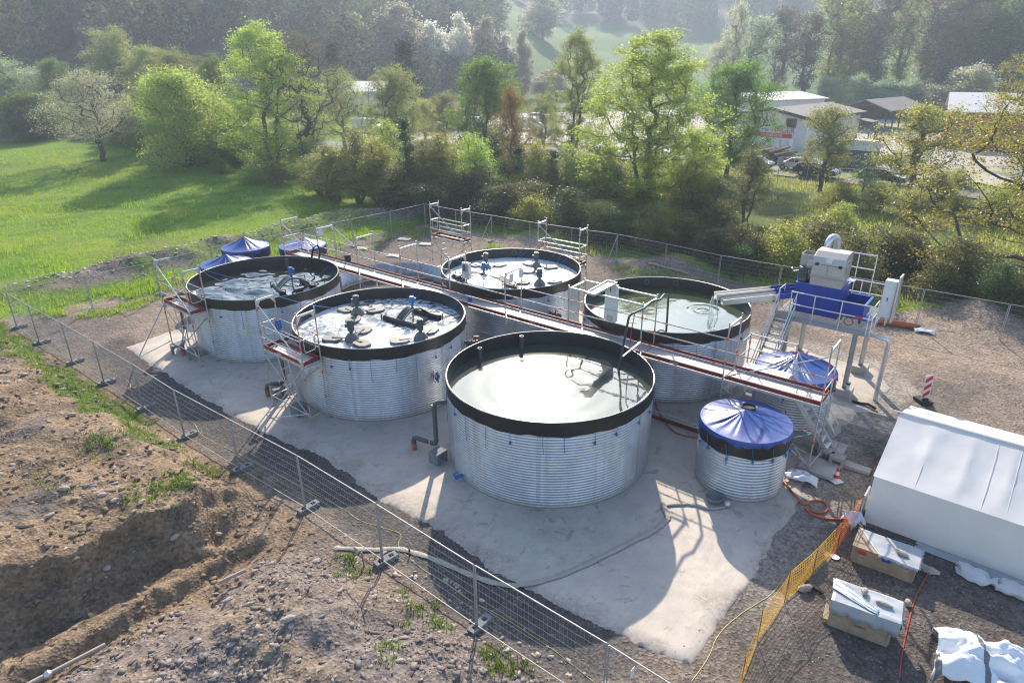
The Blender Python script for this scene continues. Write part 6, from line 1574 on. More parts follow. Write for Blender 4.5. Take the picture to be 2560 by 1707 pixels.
LM = {
 'maple': leafmat('leaf_maple', (0.192, 0.264, 0.048), (0.336, 0.400, 0.096), .6),
 'green': leafmat('leaf_green', (.088, .145, .028), (.145, .21, .05), .55),
 'dark': leafmat('leaf_dark', (0.041, 0.084, 0.030), (0.074, 0.128, 0.041), .4),
 'olive': leafmat('leaf_olive', (0.158, 0.188, 0.060), (0.255, 0.262, 0.090), .5),
 'pale': leafmat('leaf_pale', (0.230, 0.241, 0.149), (0.345, 0.333, 0.230), .5),
 'blossom': leafmat('leaf_blossom', (.42, .42, .36), (.55, .54, .48), .5),
 'pink': leafmat('leaf_pink', (.20, .175, .125), (.29, .25, .18), .45),
 'copper': leafmat('leaf_copper', (.14, .125, .045), (.24, .14, .05), .45),
 'oak': leafmat('leaf_oak', (.19, .195, .035), (.30, .275, .055), .55),
 'conifer': leafmat('needles', (0.018, 0.031, 0.018), (0.034, 0.047, 0.026), .15, .05),
 'brown': leafmat('twigs', (0.111, 0.091, 0.065), (0.169, 0.137, 0.098), .3, .05),
 'ivy': leafmat('leaf_ivy', (0.029, 0.065, 0.023), (0.052, 0.098, 0.033), .25, .3),
 'bramble': leafmat('leaf_bramble', (.080, .080, .030), (.14, .135, .045), .5),
 'yellow': leafmat('leaf_yellow', (0.210, 0.231, 0.049), (0.308, 0.308, 0.070), .55),
 'willow': leafmat('leaf_willow', (0.176, 0.243, 0.135), (0.257, 0.324, 0.189), .5),
 'turf': leafmat('turf_blade', (.06, .105, .016), (.12, .165, .032), .5, .1),
 'grass': leafmat('grass_blade', (.13, .22, .018), (.21, .30, .036), .6, .1),
}
plant('maple_big', 11, 14, 11, 1.0, 'broad', 470, 168, 0.137, LM['maple'], 'barkgrey', 3, .48, .016, .36, spread=.8, fill=.6, bare=.05)
plant('maple_tall', 12, 14, 8.5, .6, 'broad', 400, 160, 0.129, LM['maple'], 'barkgrey', 3, .5, .015, .35, spread=.7, bare=.05)
plant('round_green', 13, 10, 9, 1.2, 'broad', 280, 192, 0.137, LM['green'], 'bark', 2, .4, .015, .40, spread=.5)
plant('loose_green', 14, 9, 7, 1.0, 'broad', 230, 176, 0.129, LM['olive'], 'bark', 2, .4, .014, .36, spread=.5, bare=.1)
plant('bush_green', 15, 7, 6.2, .2, 'broad', 230, 192, 0.129, LM['maple'], 'bark', 5, .3, .016, .42, spread=.8)
plant('pale_tree', 16, 8, 7.5, 2.2, 'dome', 170, 112, 0.114, LM['pale'], 'bark', 1, .4, .018, .45, bare=.05)
plant('bare_tree', 17, 12, 9, 2.5, 'vase', 420, 46, .26, LM['brown'], 'bark', 7, .38, .014, .5, flat=1.4, asp=.07, spread=.9)
plant('conifer', 18, 12, 5, .6, 'cone', 230, 95, .24, LM['conifer'], 'bark', 1, .92, .010, .36, droop=.35, asp=.35, r_pow=.38)
plant('thin_tree', 19, 8, 3.6, 1.2, 'egg', 105, 136, 0.122, LM['olive'], 'bark', 3, .45, .018, .36, spread=.55, bare=.15)
plant('ivy_tree', 20, 8, 2.0, .3, 'col', 90, 110, .15, LM['ivy'], 'bark', 1, .85, .018, .26)
plant('shrub', 21, 3, 3.4, .1, 'dome', 95, 140, 0.104, LM['bramble'], 'bark', 6, .4, .012, .34, spread=.7)
plant('shrub_leafy', 22, 3, 3.2, .1, 'dome', 80, 176, 0.106, LM['yellow'], 'bark', 6, .35, .011, .34, spread=.7)
plant('shrub_tall', 23, 4.6, 3.4, .3, 'vase', 90, 105, 0.112, LM['olive'], 'bark', 7, .4, .012, .36, spread=.8, bare=.1)
plant('yard_tree', 24, 6.5, 5.2, 1.7, 'round', 110, 136, 0.129, LM['olive'], 'bark', 1, .5, .02, .38, bare=.08)
plant('willow_ball', 25, 5, 5.2, .2, 'round', 100, 150, .20, LM['willow'], 'bark', 4, .3, .012, .42)
plant('slope_tree', 26, 17, 7.5, 4, 'vase', 150, 60, .30, LM['olive'], 'barkgrey', 3, .5, .03, .6, spread=.7, bare=.1)
plant('slope_green', 27, 15, 9, 1.5, 'egg', 150, 120, .36, LM['green'], 'bark', 1, .4, .03, .7)
plant('oak', 28, 14, 14, 1.8, 'dome', 360, 136, 0.129, LM['oak'], 'bark', 1, .45, .022, .40, bare=.12, fill=.7)
plant('hill_tree', 29, 14, 10, 1.0, 'egg', 120, 110, .45, LM['olive'], 'barkgrey', 1, .35, .03, .75)
plant('pine_small', 30, 5.5, 3.2, 1.4, 'egg', 45, 85, .16, LM['dark'], 'bark', 1, .7, .014, .34, asp=.3)

ATY = np.concatenate([np.arange(20, 120, .25), np.arange(120, 640, 1.)])
def at(px, py, h=0.0):
    """where the ground is under photo pixel (px,py), allowing for terrain"""
    d = ray(px, py); ys = ATY; xs_ = d[0]/d[1]*ys; zs_ = CAMH + d[2]/d[1]*ys
    k = int(np.argmax(zs_ <= height(xs_, ys) + h)); return Vector((xs_[k], ys[k], zs_[k]))
def at_d(px, dist):
    d = ray(px, 500); return Vector((d[0]/d[1]*dist, dist, 0))
def top_h(px, py, p):
    """height above the ground of the thing standing at p whose top is seen at pixel row py"""
    d = ray(px, py); k = math.hypot(p.x, p.y)/math.hypot(d[0], d[1]); return CAMH + d[2]*k - ground_z(p.x, p.y)
K = 1.0884
def tree_px(kind, name, label, cx, top, base, wid, cat='tree', mat=None, dist=None, rz=None, group=None, bark=None):
    """stand a tree where the photo (2352 px wide) shows it: base row or distance, top row, crown width"""
    p = at_d(cx*K, dist) if dist else at(cx*K, base*K)
    h = max(1.5, top_h(cx*K, top*K, p)); w = wid*K/FPX*math.hypot(p.x, p.y)*1.0
    return put(kind, name, label, cat, p.x, p.y, h, w, rz, group, mat, None, bark)
# main trees, left to right
GB = 'trees of the belt beyond the meadow'
tree_px('loose_green', 'willow_tree', 'pale green willow at the far left edge above the meadow', 15, 112, 292, 150, mat=LM['willow'], group=GB)
tree_px('bush_green', 'broad_bush', 'dark green rounded bush tree on the meadow bank, second from the left edge', 95, 195, 305, 125, mat=LM['green'], group=GB)
tree_px('pale_tree', 'pale_tree', 'pale blossoming tree behind the dark bush at far left', 115, 138, 262, 110, group=GB)
tree_px('conifer', 'conifer', 'small dark conifer between the pale trees at far left', 160, 128, 262, 48, group=GB)
tree_px('pale_tree', 'ivy_clad_tree', 'greyish tree with ivy up its leaning trunk on the meadow edge', 245, 150, 355, 165, mat=LM['pale'], group=GB)
tree_px('round_green', 'round_tree', 'dark green rounded tree behind the greyish ivy tree', 318, 128, 262, 105, mat=LM['dark'], group=GB)
tree_px('round_green', 'round_tree', 'dark green tree just left of the darkest round tree', 262, 132, 258, 90, mat=LM['dark'], group=GB)
tree_px('loose_green', 'tall_tree', 'tall yellowish tree standing above the others before the shaded hill', 340, 55, 0, 130, dist=135, mat=LM['olive'], group=GB)
tree_px('bush_green', 'bush_tree', 'bright green bushy tree leafy to the ground at the meadow edge', 440, 148, 372, 175, group=GB)
tree_px('loose_green', 'leafy_tree', 'olive tree rising behind the bright green bushy tree', 455, 103, 270, 120, dist=105, group=GB)
tree_px('loose_green', 'leafy_tree', 'green tree between the bushy tree and the tall maple', 540, 118, 285, 100, dist=100, mat=LM['green'], group=GB)
tree_px('maple_tall', 'maple_tree', 'tall light green maple at the near corner of the meadow', 645, 55, 400, 215, group=GB)
tree_px('bare_tree', 'bare_tree', 'brown leafless tree with many stems beside the tall maple', 728, 72, 405, 200, group=GB)
tree_px('conifer', 'conifer', 'dark conifer behind the bare brown tree', 805, 95, 235, 75, dist=140, group=GB)
tree_px('conifer', 'conifer', 'broad dark reddish conifer right of the pale round tree', 955, 92, 255, 95, dist=135, group=GB)
tree_px('pale_tree', 'budding_tree', 'yellowish budding tree right behind the bare brown tree', 812, 155, 300, 130, dist=92, mat=LM['olive'], group=GB)
tree_px('loose_green', 'round_tree', 'pale olive round tree before the reddish conifer', 922, 150, 300, 135, dist=88, mat=LM['olive'], group=GB)
tree_px('round_green', 'round_tree', 'dense mid green round tree in the middle of the belt', 1130, 133, 330, 195, dist=80, group=GB)
tree_px('pale_tree', 'copper_tree', 'thin tree with coppery leaves in front of the dense round tree', 1185, 200, 400, 100, dist=66, mat=LM['copper'], group=GB)
tree_px('maple_tall', 'birch_tree', 'slender yellowish tree left of the largest maple', 1322, 80, 335, 140, dist=82, mat=LM['olive'], group=GB)
tree_px('maple_big', 'maple_tree', 'largest light green maple, standing just behind the fence', 1480, 85, 505, 330, group=GB)
tree_px('round_green', 'round_tree', 'dense green tree between the largest maple and the timber yard', 1672, 150, 415, 185, group=GB)
tree_px('yard_tree', 'young_tree', 'young roadside tree in front of the timber merchant', 1888, 258, 452, 120, group=GB)
tree_px('yard_tree', 'young_tree', 'light green roadside tree right of the roof tile stacks', 2085, 255, 470, 155, mat=LM['yellow'], group=GB)
p = G(2310*K, 655*K, 0); put('oak', 'oak_tree', 'big olive yellow oak with spreading branches at the right edge', 'tree', p.x + 1.2, p.y, 12.3, 16.5, .6)
p = at(2330*K, 420*K); put('oak', 'oak_tree', 'second olive oak behind the big one at the right edge', 'tree', p.x + 3, p.y + 2, 13.5, 14, 2.6)
tree_px('pine_small', 'small_pine', 'small dark pine on the verge in front of the dark parked car', 1985, 372, 455, 70)
tree_px('pine_small', 'small_tree', 'small thin dark tree below the branches of the oak', 1870, 470, 600, 60, mat=LM['bramble']) if False else None
tree_px('thin_tree', 'sapling', 'thin dead looking sapling among the brambles left of the vent pipe', 1715, 345, 520, 90, mat=LM['bramble'])
# thin trees along the far fence, some wrapped in ivy
GT = 'thin trees of the thicket along the far fence'
rt = np.random.default_rng(5)
thin = [(770, 300, 455, 'o'), (835, 265, 462, 'o'), (880, 285, 470, 'y'), (905, 245, 452, 'm'), (945, 255, 470, 'i'), (985, 290, 476, 'o'), (1020, 275, 480, 'y'), (1060, 300, 474, 'o'), (1095, 280, 486, 'm'), (1140, 300, 478, 'i'), (1165, 330, 482, 'o'),
        (1195, 320, 492, 'i'), (1235, 300, 486, 'y'), (1275, 330, 498, 'i'), (1310, 310, 492, 'o'), (1345, 330, 505, 'm'), (1390, 335, 505, 'y'), (1420, 355, 515, 'o'), (1580, 340, 520, 'y'), (1640, 385, 525, 'o'), (740, 320, 440, 'y')] + [(785 + 47*i, 312 + (i*37) % 60 + 3*i, 458 + 4.5*i, 'ymyo'[i % 4]) for i in range(13)]
thin.sort()
cntT = {}
kindlab = {'o': 'olive', 'y': 'yellow green', 'm': 'light green', 'i': 'ivy covered'}
for cx, top, base, k in thin:
    top += 22
    cntT[k] = cntT.get(k, 0) + 1
    lab = f'{(ORD + ["fourteenth", "fifteenth", "sixteenth", "last"])[cntT[k]-1]} {kindlab[k]} thin tree from the left in the thicket behind the fence'
    if k == 'i': tree_px('ivy_tree', 'ivy_tree', lab, cx, top, base, 42, group=GT)
    else: tree_px('thin_tree', 'thin_tree', lab, cx, top, base, 105, mat={'o': LM['olive'], 'y': LM['yellow'], 'm': LM['maple']}[k], group=GT)
# shrubs: under the thin trees and on the rough bank at the right
GS = 'shrubs and brambles behind the far fence'
def shrub_row(pts, name, lab, group):
    for (x, y, h, w_, kind, mt) in pts: put(kind, name, lab, 'shrub', x, y, h, w_, None, group, mt)
fence_line = [(-14, 57), (-6.9, 54.6), (1.3, 48.2), (9.6, 42.2), (15, 38), (20.4, 33.6), (27, 28.6), (33, 24)]
pts = []
for i in range(62):
    f = i/62*7; k = min(6, int(f)); a, c = fence_line[k], fence_line[k+1]; q = f - k
    x, y = a[0] + (c[0]-a[0])*q, a[1] + (c[1]-a[1])*q; dx, dy = .62, .78; o_ = rt.uniform(.8, 7.5)
    h = rt.uniform(1.5, 3.3); pts.append((x + dx*o_ + rt.normal()*.4, y + dy*o_ + rt.normal()*.4, h, h*rt.uniform(1.0, 1.5), ['shrub', 'shrub', 'shrub', 'shrub_leafy', 'shrub_tall'][rt.integers(5)], [None, LM['bramble'], LM['dark']][rt.integers(3)]))
tags = {'shrub': ('bramble', 'brownish bramble in the thicket just behind the far fence'), 'shrub_leafy': ('leafy_shrub', 'yellow green leafy shrub in the thicket just behind the far fence'), 'shrub_tall': ('tall_shrub', 'upright olive shrub in the thicket just behind the far fence')}
for q in pts: shrub_row([q], tags[q[4]][0], tags[q[4]][1], GS + ' ' + tags[q[4]][0].replace('_', ' '))
for i in range(34):                                                   # rough verge between fence and road
    px = rt.uniform(1500, 2560); py = rt.uniform(455, 600); p = at(px, py)
    if sdpoly(np.array([p.x]), np.array([p.y]), SITE)[0] > -1.2 or p.y > 70 or (py < 520 and 1800 < px < 2350): continue
    h = rt.uniform(.9, 2.6); kd = ['shrub', 'shrub_leafy', 'shrub_leafy', 'shrub_tall'][rt.integers(4)]
    put(kd, tags[kd][0], tags[kd][1].replace('in the thicket just behind the far fence', 'on the rough bank between fence and road'), 'shrub', p.x, p.y, h, h*1.35, None, 'shrubs on the rough bank, ' + tags[kd][0].replace('_', ' '), [None, LM['yellow'], LM['olive']][rt.integers(3)])
for i, (px, py) in enumerate([(560, 420), (640, 450), (700, 455), (600, 380), (520, 350), (330, 345), (230, 330), (160, 300), (480, 330), (800, 465), (850, 480), (900, 480), (960, 490), (1010, 492), (1060, 495), (760, 440)]):
    p = at(px, py); h = rt.uniform(1.2, 2.6)
    put(['shrub', 'shrub_leafy', 'shrub_tall'][i % 3], tags[['shrub', 'shrub_leafy', 'shrub_tall'][i % 3]][0], ['bramble bush', 'leafy low bush', 'upright bush'][i % 3] + ' at the foot of the tree belt beside the meadow', 'shrub', p.x, p.y, h, h*1.6, None, 'bushes along the meadow edge ' + str(i % 3), [LM['olive'], LM['maple'], LM['bramble']][i % 3])
# understory of the belt along the meadow
GU = {0: 'light green bushes under the tree belt', 1: 'olive bushes under the tree belt', 2: 'yellowish bushes under the tree belt'}
for i in range(54):
    f = rt.uniform(0, 1); cx = 60 + 700*f; base = 285 + 118*f**1.15 - rt.uniform(0, 34); p = at(cx*K, base*K); h = rt.uniform(2.4, 5.6)
    put(['shrub_tall', 'shrub_leafy', 'bush_green'][i % 3], 'understory_bush', ['light green bush', 'olive bush', 'yellowish bush'][i % 3] + ' filling the gap between trunks of the belt', 'bush', p.x, p.y, h, h*rt.uniform(.9, 1.3), None, GU[i % 3], [LM['maple'], LM['olive'], LM['yellow']][i % 3])
for i, (cx, top, base, w_, kd, mt, lb) in enumerate([(60, 150, 285, 95, 'round_green', 'olive', 'olive tree between willow and dark bush at far left'), (390, 165, 330, 100, 'loose_green', 'maple', 'light green tree just left of the bright bushy tree'), (500, 190, 330, 110, 'loose_green', 'olive', 'olive tree right of the bright bushy tree'),
        (575, 215, 370, 120, 'loose_green', 'maple', 'low light green tree left of the tall maple'), (1030, 210, 330, 85, 'loose_green', 'olive', 'olive tree left of the dense round tree'), (985, 225, 320, 75, 'loose_green', 'yellow', 'small yellowish tree right of the pale round tree'), (1255, 215, 345, 75, 'loose_green', 'olive', 'olive tree right of the dense round tree'), (1590, 300, 470, 150, 'loose_green', 'maple', 'light green tree at the right foot of the largest maple'), (210, 120, 0, 90, 'round_green', 'green', 'green tree behind the greyish ivy tree'), (420, 95, 0, 110, 'round_green', 'olive', 'olive tree far behind the bright bushy tree')]):
    tree_px(kd, 'leafy_tree', lb, cx, top, base, w_, mat=LM[mt], group=GB, dist=None if base else 125)
for i, (cx, top, base, w_) in enumerate([(1865, 193, 240, 55), (1930, 190, 245, 60), (1988, 203, 250, 60), (2042, 205, 255, 70), (2100, 215, 262, 80), (2170, 175, 262, 90)]):
    tree_px('willow_ball', 'round_willow', f'{ORD[i]} round pale willow from the left in the row behind the sheds', cx, top, base, w_, 'shrub', dist=150 - i*3, group='round willows behind the sheds', mat=LM['willow'] if i < 4 else LM['pale'])
# slope at the upper right
GSl = 'slender trees on the slope above the sheds'
for i, (cx, top, base, w_, kd, mt) in enumerate([(1655, 12, 150, 55, 'slope_tree', 'pale'), (1700, 45, 190, 100, 'slope_tree', 'willow'), (1755, 25, 195, 90, 'slope_tree', 'brown'), (1810, 40, 200, 80, 'slope_tree', 'brown'), (1865, -15, 205, 110, 'slope_tree', 'olive'),
        (1905, 0, 205, 100, 'slope_green', 'olive'), (1960, -25, 205, 80, 'slope_tree', 'brown'), (2010, -30, 205, 80, 'slope_tree', 'olive'), (2065, -40, 205, 110, 'slope_tree', 'pink'), (2110, -35, 205, 100, 'slope_tree', 'brown'), (2150, -25, 210, 120, 'slope_green', 'green'),
        (2205, -20, 215, 110, 'slope_tree', 'olive'), (2250, 10, 230, 110, 'slope_green', 'dark'), (2300, -10, 240, 130, 'slope_green', 'olive'), (2350, -20, 250, 130, 'slope_green', 'green'), (1620, 105, 175, 60, 'slope_tree', 'pale')]):
    nmx = {'pale': 'pale', 'willow': 'silvery green', 'brown': 'leafless brown', 'olive': 'olive', 'pink': 'purplish', 'green': 'dense green', 'dark': 'dark green'}[mt]
    tree_px(kd, 'slope_tree', f'{nmx} slender tree, {ORD[i] if i < 13 else "near the right edge, " + ["third", "second", "last"][i-13]} from the left on the slope', cx, top, base, w_, dist=168 + 9*(i % 3), mat=LM[mt], group=GSl, bark=M['barkgrey'])
for i in range(26):
    px = rt.uniform(1800, 2560); p = at_d(px, rt.uniform(158, 172)); h = rt.uniform(3, 6)
    put('willow_ball', 'slope_bush', 'dark bush in the undergrowth at the foot of the slope', 'shrub', p.x, p.y, h, h*1.3, None, 'bushes at the foot of the slope', [LM['dark'], LM['green'], LM['olive']][i % 3])
# single trees that stand out before the wooded hill
for (cx, top, base, w_, mt, nm, lb) in [(855, 22, 165, 75, 'olive', 'hill_tree', 'yellowish tree before the wooded hill, left of the pinkish one'), (945, -2, 170, 135, 'pink', 'budding_tree', 'broad pinkish budding tree before the wooded hill'), (1015, 42, 172, 85, 'blossom', 'blossom_tree', 'whitish blossoming tree right of the broad pinkish tree'),
        (1075, 24, 170, 62, 'blossom', 'blossom_tree', 'tall white blossoming tree, brightest before the wooded hill'), (1128, 32, 165, 75, 'pink', 'budding_tree', 'purplish brown tree right of the tall white blossoming one'), (1168, 70, 160, 55, 'blossom', 'blossom_tree', 'small whitish tree next to the purplish brown one'),
        (1205, 62, 135, 50, 'pale', 'blossom_tree', 'last small pale tree before the open hill meadow'), (1248, -15, 62, 85, 'pale', 'hill_tree', 'pale green tree at the edge of the high meadow'), (760, 40, 175, 120, 'olive', 'hill_tree', 'olive tree on the lower edge of the wooded hill'),
        (690, 20, 190, 130, 'willow', 'hill_tree', 'grey green tree on the wooded hill above the maple'), (1060, 110, 200, 110, 'dark', 'hill_tree', 'dark tree at the foot of the blossoming trees'), (1265, 160, 230, 90, 'pink', 'hill_bush', 'brownish bush at the lower edge of the hill meadow')]:
    tree_px('hill_tree', nm, lb, cx, top, base, w_, dist=215 if base > 100 else 330, mat=LM[mt], group='single trees before the wooded hill')

# the wooded hill itself: one mass
def wood(name, label, pts, rng, per=520, sz=.80):
    VV_, FF_, CC_ = [], [], []; off = 0
    for (x, y, h, wd, col) in pts:
        z = ground_z(x, y); u = rng.uniform(0, 1, per); a = rng.uniform(0, 2*PI, per); r_ = np.sin(PI*np.clip(u*.9 + .08, 0, 1))**.7*wd/2*rng.uniform(.55, 1.05, per)
        lump = 1 + .22*np.sin(3*a + x) + .15*np.sin(7*a + 9*u)
        P = np.stack([x + r_*np.cos(a)*lump, y + r_*np.sin(a)*lump, z + h*(.12 + .9*u)], 1)
        nrm = P - np.array([x, y, z + h*.45]); nrm[:, 2] *= .8*wd/h; nrm /= np.linalg.norm(nrm, axis=1)[:, None] + 1e-6; nrm += rng.normal(size=nrm.shape)*.38; nrm /= np.linalg.norm(nrm, axis=1)[:, None]
        d_ = np.cross(nrm, rng.normal(size=nrm.shape)); d_ /= np.linalg.norm(d_, axis=1)[:, None]; s_ = np.cross(nrm, d_); L_ = (sz*rng.uniform(.6, 1.4, per))[:, None]
        V = np.stack([P - d_*L_*.5, P + s_*L_*.42, P + d_*L_*.5, P - s_*L_*.42], 1).reshape(-1, 3); F = np.arange(4*per).reshape(per, 4); VV_.append(V); FF_.append(F + off); off += len(V)
        CC_.append(np.repeat(np.clip(np.array(col)*rng.uniform(.75, 1.25, (per, 1)), 0, 1), 4, 0))
    m = M.get('wood_leaf')
    if m is None:
        m = leafmat('wood_leaf', (.1, .1, .1), (.1, .1, .1), .4, 0); M['wood_leaf'] = m
        t = m.node_tree; at_ = t.nodes.new('ShaderNodeAttribute'); at_.attribute_name = 'tint'
        for nd in t.nodes:
            if nd.bl_idname in ('ShaderNodeBsdfDiffuse', 'ShaderNodeBsdfTranslucent'):
                for l in list(nd.inputs[0].links): t.links.remove(l)
                t.links.new(at_.outputs[0], nd.inputs[0])
    o = npmesh(name, np.concatenate(VV_), np.concatenate(FF_), m, False, np.concatenate(CC_)); return tag(o, label, 'forest', kind='stuff')
rw = np.random.default_rng(77); pts = []
PAL = [(.09, .115, .045), (.13, .165, .055), (.07, .085, .045), (.13, .13, .075), (.045, .06, .036), (.16, .18, .085)]
for i in range(520):
    az = R(rw.uniform(-43, -.4)); d = 185 + 190*rw.uniform()**.85; x, y = d*math.sin(az), d*math.cos(az)
    k = int(np.clip((fbm(np.array([x]), np.array([y]), 45, 2, 7)[0] + .5)*6, 0, 5)); k = k if rw.uniform() < .75 else rw.integers(6)
    h = rw.uniform(9, 17); pts.append((x, y, h, h*rw.uniform(.55, .9) if k != 4 else h*.45, PAL[k]))
wood('hill_forest', 'hazy spring wood covering the hillside at upper left', pts, rw)
pts = []
for i in range(240):
    az = R(rw.uniform(-3, 40)); d = 440 + 130*rw.uniform(); x, y = d*math.sin(az), d*math.cos(az); h = rw.uniform(14, 20); pts.append((x, y, h, h*.55, PAL[[2, 4, 0, 2][rw.integers(4)]]))
for i in range(60):
    az = R(rw.uniform(30, 44)); d = 200 + 150*rw.uniform(); x, y = d*math.sin(az), d*math.cos(az); h = rw.uniform(10, 16); pts.append((x, y, h, h*.7, PAL[[1, 3, 5, 1][rw.integers(4)]]))
wood('far_forest', 'blue hazy conifer wood above the high meadow', pts, rw, 330, 1.3)

# ---------------------------------------------------------------- grass
def grass(name, label, P, size, rng, mat, n_per=9, spread=.16):
    n = len(P); P = np.repeat(P, n_per, 0); P[:, :2] += rng.normal(size=(len(P), 2))*spread
    L = np.repeat(size, n_per)*rng.uniform(.6, 1.3, len(P)); a = rng.uniform(0, 2*PI, len(P)); w_ = .018 + .07*L
    s = np.stack([np.cos(a), np.sin(a), 0*a], 1)*w_[:, None]/2; lean = rng.normal(size=(len(P), 2))*.32
    tip = P + np.stack([lean[:, 0]*L, lean[:, 1]*L, L], 1)
    V = np.stack([P - s, P + s, tip], 1).reshape(-1, 3); o = npmesh(name, V, np.arange(len(V)).reshape(-1, 3), mat, False)
    return tag(o, label, 'grass', kind='stuff')
rg = np.random.default_rng(99)
def scatter(n, x0, x1, y0, y1, f):
    x = rg.uniform(x0, x1, n); y = rg.uniform(y0, y1, n); k = rg.uniform(size=n) < f(x, y); x, y = x[k], y[k]; return np.stack([x, y, height(x, y) - .01], 1)
def fm(x, y):
    sdv = sdpoly(x, y, SITE); bd = np.exp(-(seg_d(x, y, [(-33, 36.5), (-27, 39.5), (-22.5, 44), (-18, 50), (-13.5, 55.5), (-9, 58)])/2.2)**2)
    return (sdv < -1)*(y > 34)*(x < 3)*np.clip(.9 - bd*1.3 + .5*fbm(x, y, 2.6, 3, 81), 0, 1)*np.clip((40/np.maximum(y, 40))**1.5, .12, 1)
P = scatter(30000, -75, 2, 34, 95, fm); sz = (.13 + .16*np.clip(fbm(P[:, 0], P[:, 1], 2.4, 3, 81) + .3, 0, 1))*(1 + P[:, 1]/110)
grass('meadow_grass', 'bright grass tufts of the meadow', P, sz, rg, LM['grass'], 5, .20)
def fb(x, y):
    sdv = sdpoly(x, y, SITE); return ((sdv < -.2)*(sdv > -3.2)*(x < -7)*(y > 32)*(fbm(x, y, 1.7, 3, 131) > .02)).astype(float)
P = scatter(14000, -34, -6, 32, 60, fb); grass('berm_grass', 'long grass on the earth berm along the left fence', P, np.full(len(P), .36), rg, LM['grass'], 9, .14)
def fi(x, y): return ((sdpoly(x, y, SITE) > .1)*(sdpoly(x, y, SITE) < 1.6)*(y > 33)*(fbm(x, y, 1.9, 3, 141) > .0)).astype(float)
P = scatter(16000, -26, 24, 32, 53, fi); grass('fence_grass', 'grass growing along the inside of the far fence', P, np.full(len(P), .26), rg, LM['grass'], 8, .12)
def fk(x, y):
    s, t = ST(x, y); m = fbm(x, y, 1.5, 4, 101) + .75*np.exp(-((t - 1.1)/.9)**2)*(s < 21) - .12 - .9*ss(18, 21, s) - .25*ss(5, 9, t)
    return ((t > .2)*(s < 22.4)*(m > .12)*(y < 34)).astype(float)*.8
P = scatter(24000, -32, -7, 13, 34, fk); grass('bank_grass', 'grass patches on the dug earth bank', P, rg.uniform(.06, .15, len(P)), rg, LM['turf'], 8, .10)
tu = []
for px, py, r_, n in [(510, 1165, .35, 60), (375, 1215, .42, 60), (440, 1195, .2, 25), (465, 1180, .16, 18), (120, 1225, .25, 10), (865, 1395, .22, 26), (870, 1430, .18, 16), (1050, 1525, .22, 26), (1085, 1560, .15, 14), (1205, 1640, .18, 28), (1222, 1672, .14, 16), (1260, 1668, .16, 18), (960, 1610, .14, 10), (955, 1640, .16, 8), (250, 1095, .4, 40), (700, 1215, .2, 7), (640, 1190, .2, 7), (1000, 1560, .12, 6), (1110, 1575, .1, 6), (1000, 1480, .12, 5)]:
    q = on_ground(px, py)
    for k in range(n): tu.append((q.x + rg.normal()*r_, q.y + rg.normal()*r_))
tu = np.array(tu); P = np.stack([tu[:, 0], tu[:, 1], height(tu[:, 0], tu[:, 1]) - .01], 1)
grass('tuft_grass', 'scattered grass tufts on the rubble and bank edge', P, rg.uniform(.08, .20, len(P)), rg, LM['turf'], 8, .06)
def fr(x, y): return ((sdpoly(x, y, SITE) < -1.5)*(fbm(x, y, 3, 3, 151) > -.12)).astype(float)*.8
P = scatter(15000, -2, 62, 24, 80, fr); sz = .32 + .25*rg.uniform(size=len(P))
grass('verge_grass', 'rough yellow green grass between far fence and road', P, sz, rg, LM['yellow'], 6, .3)
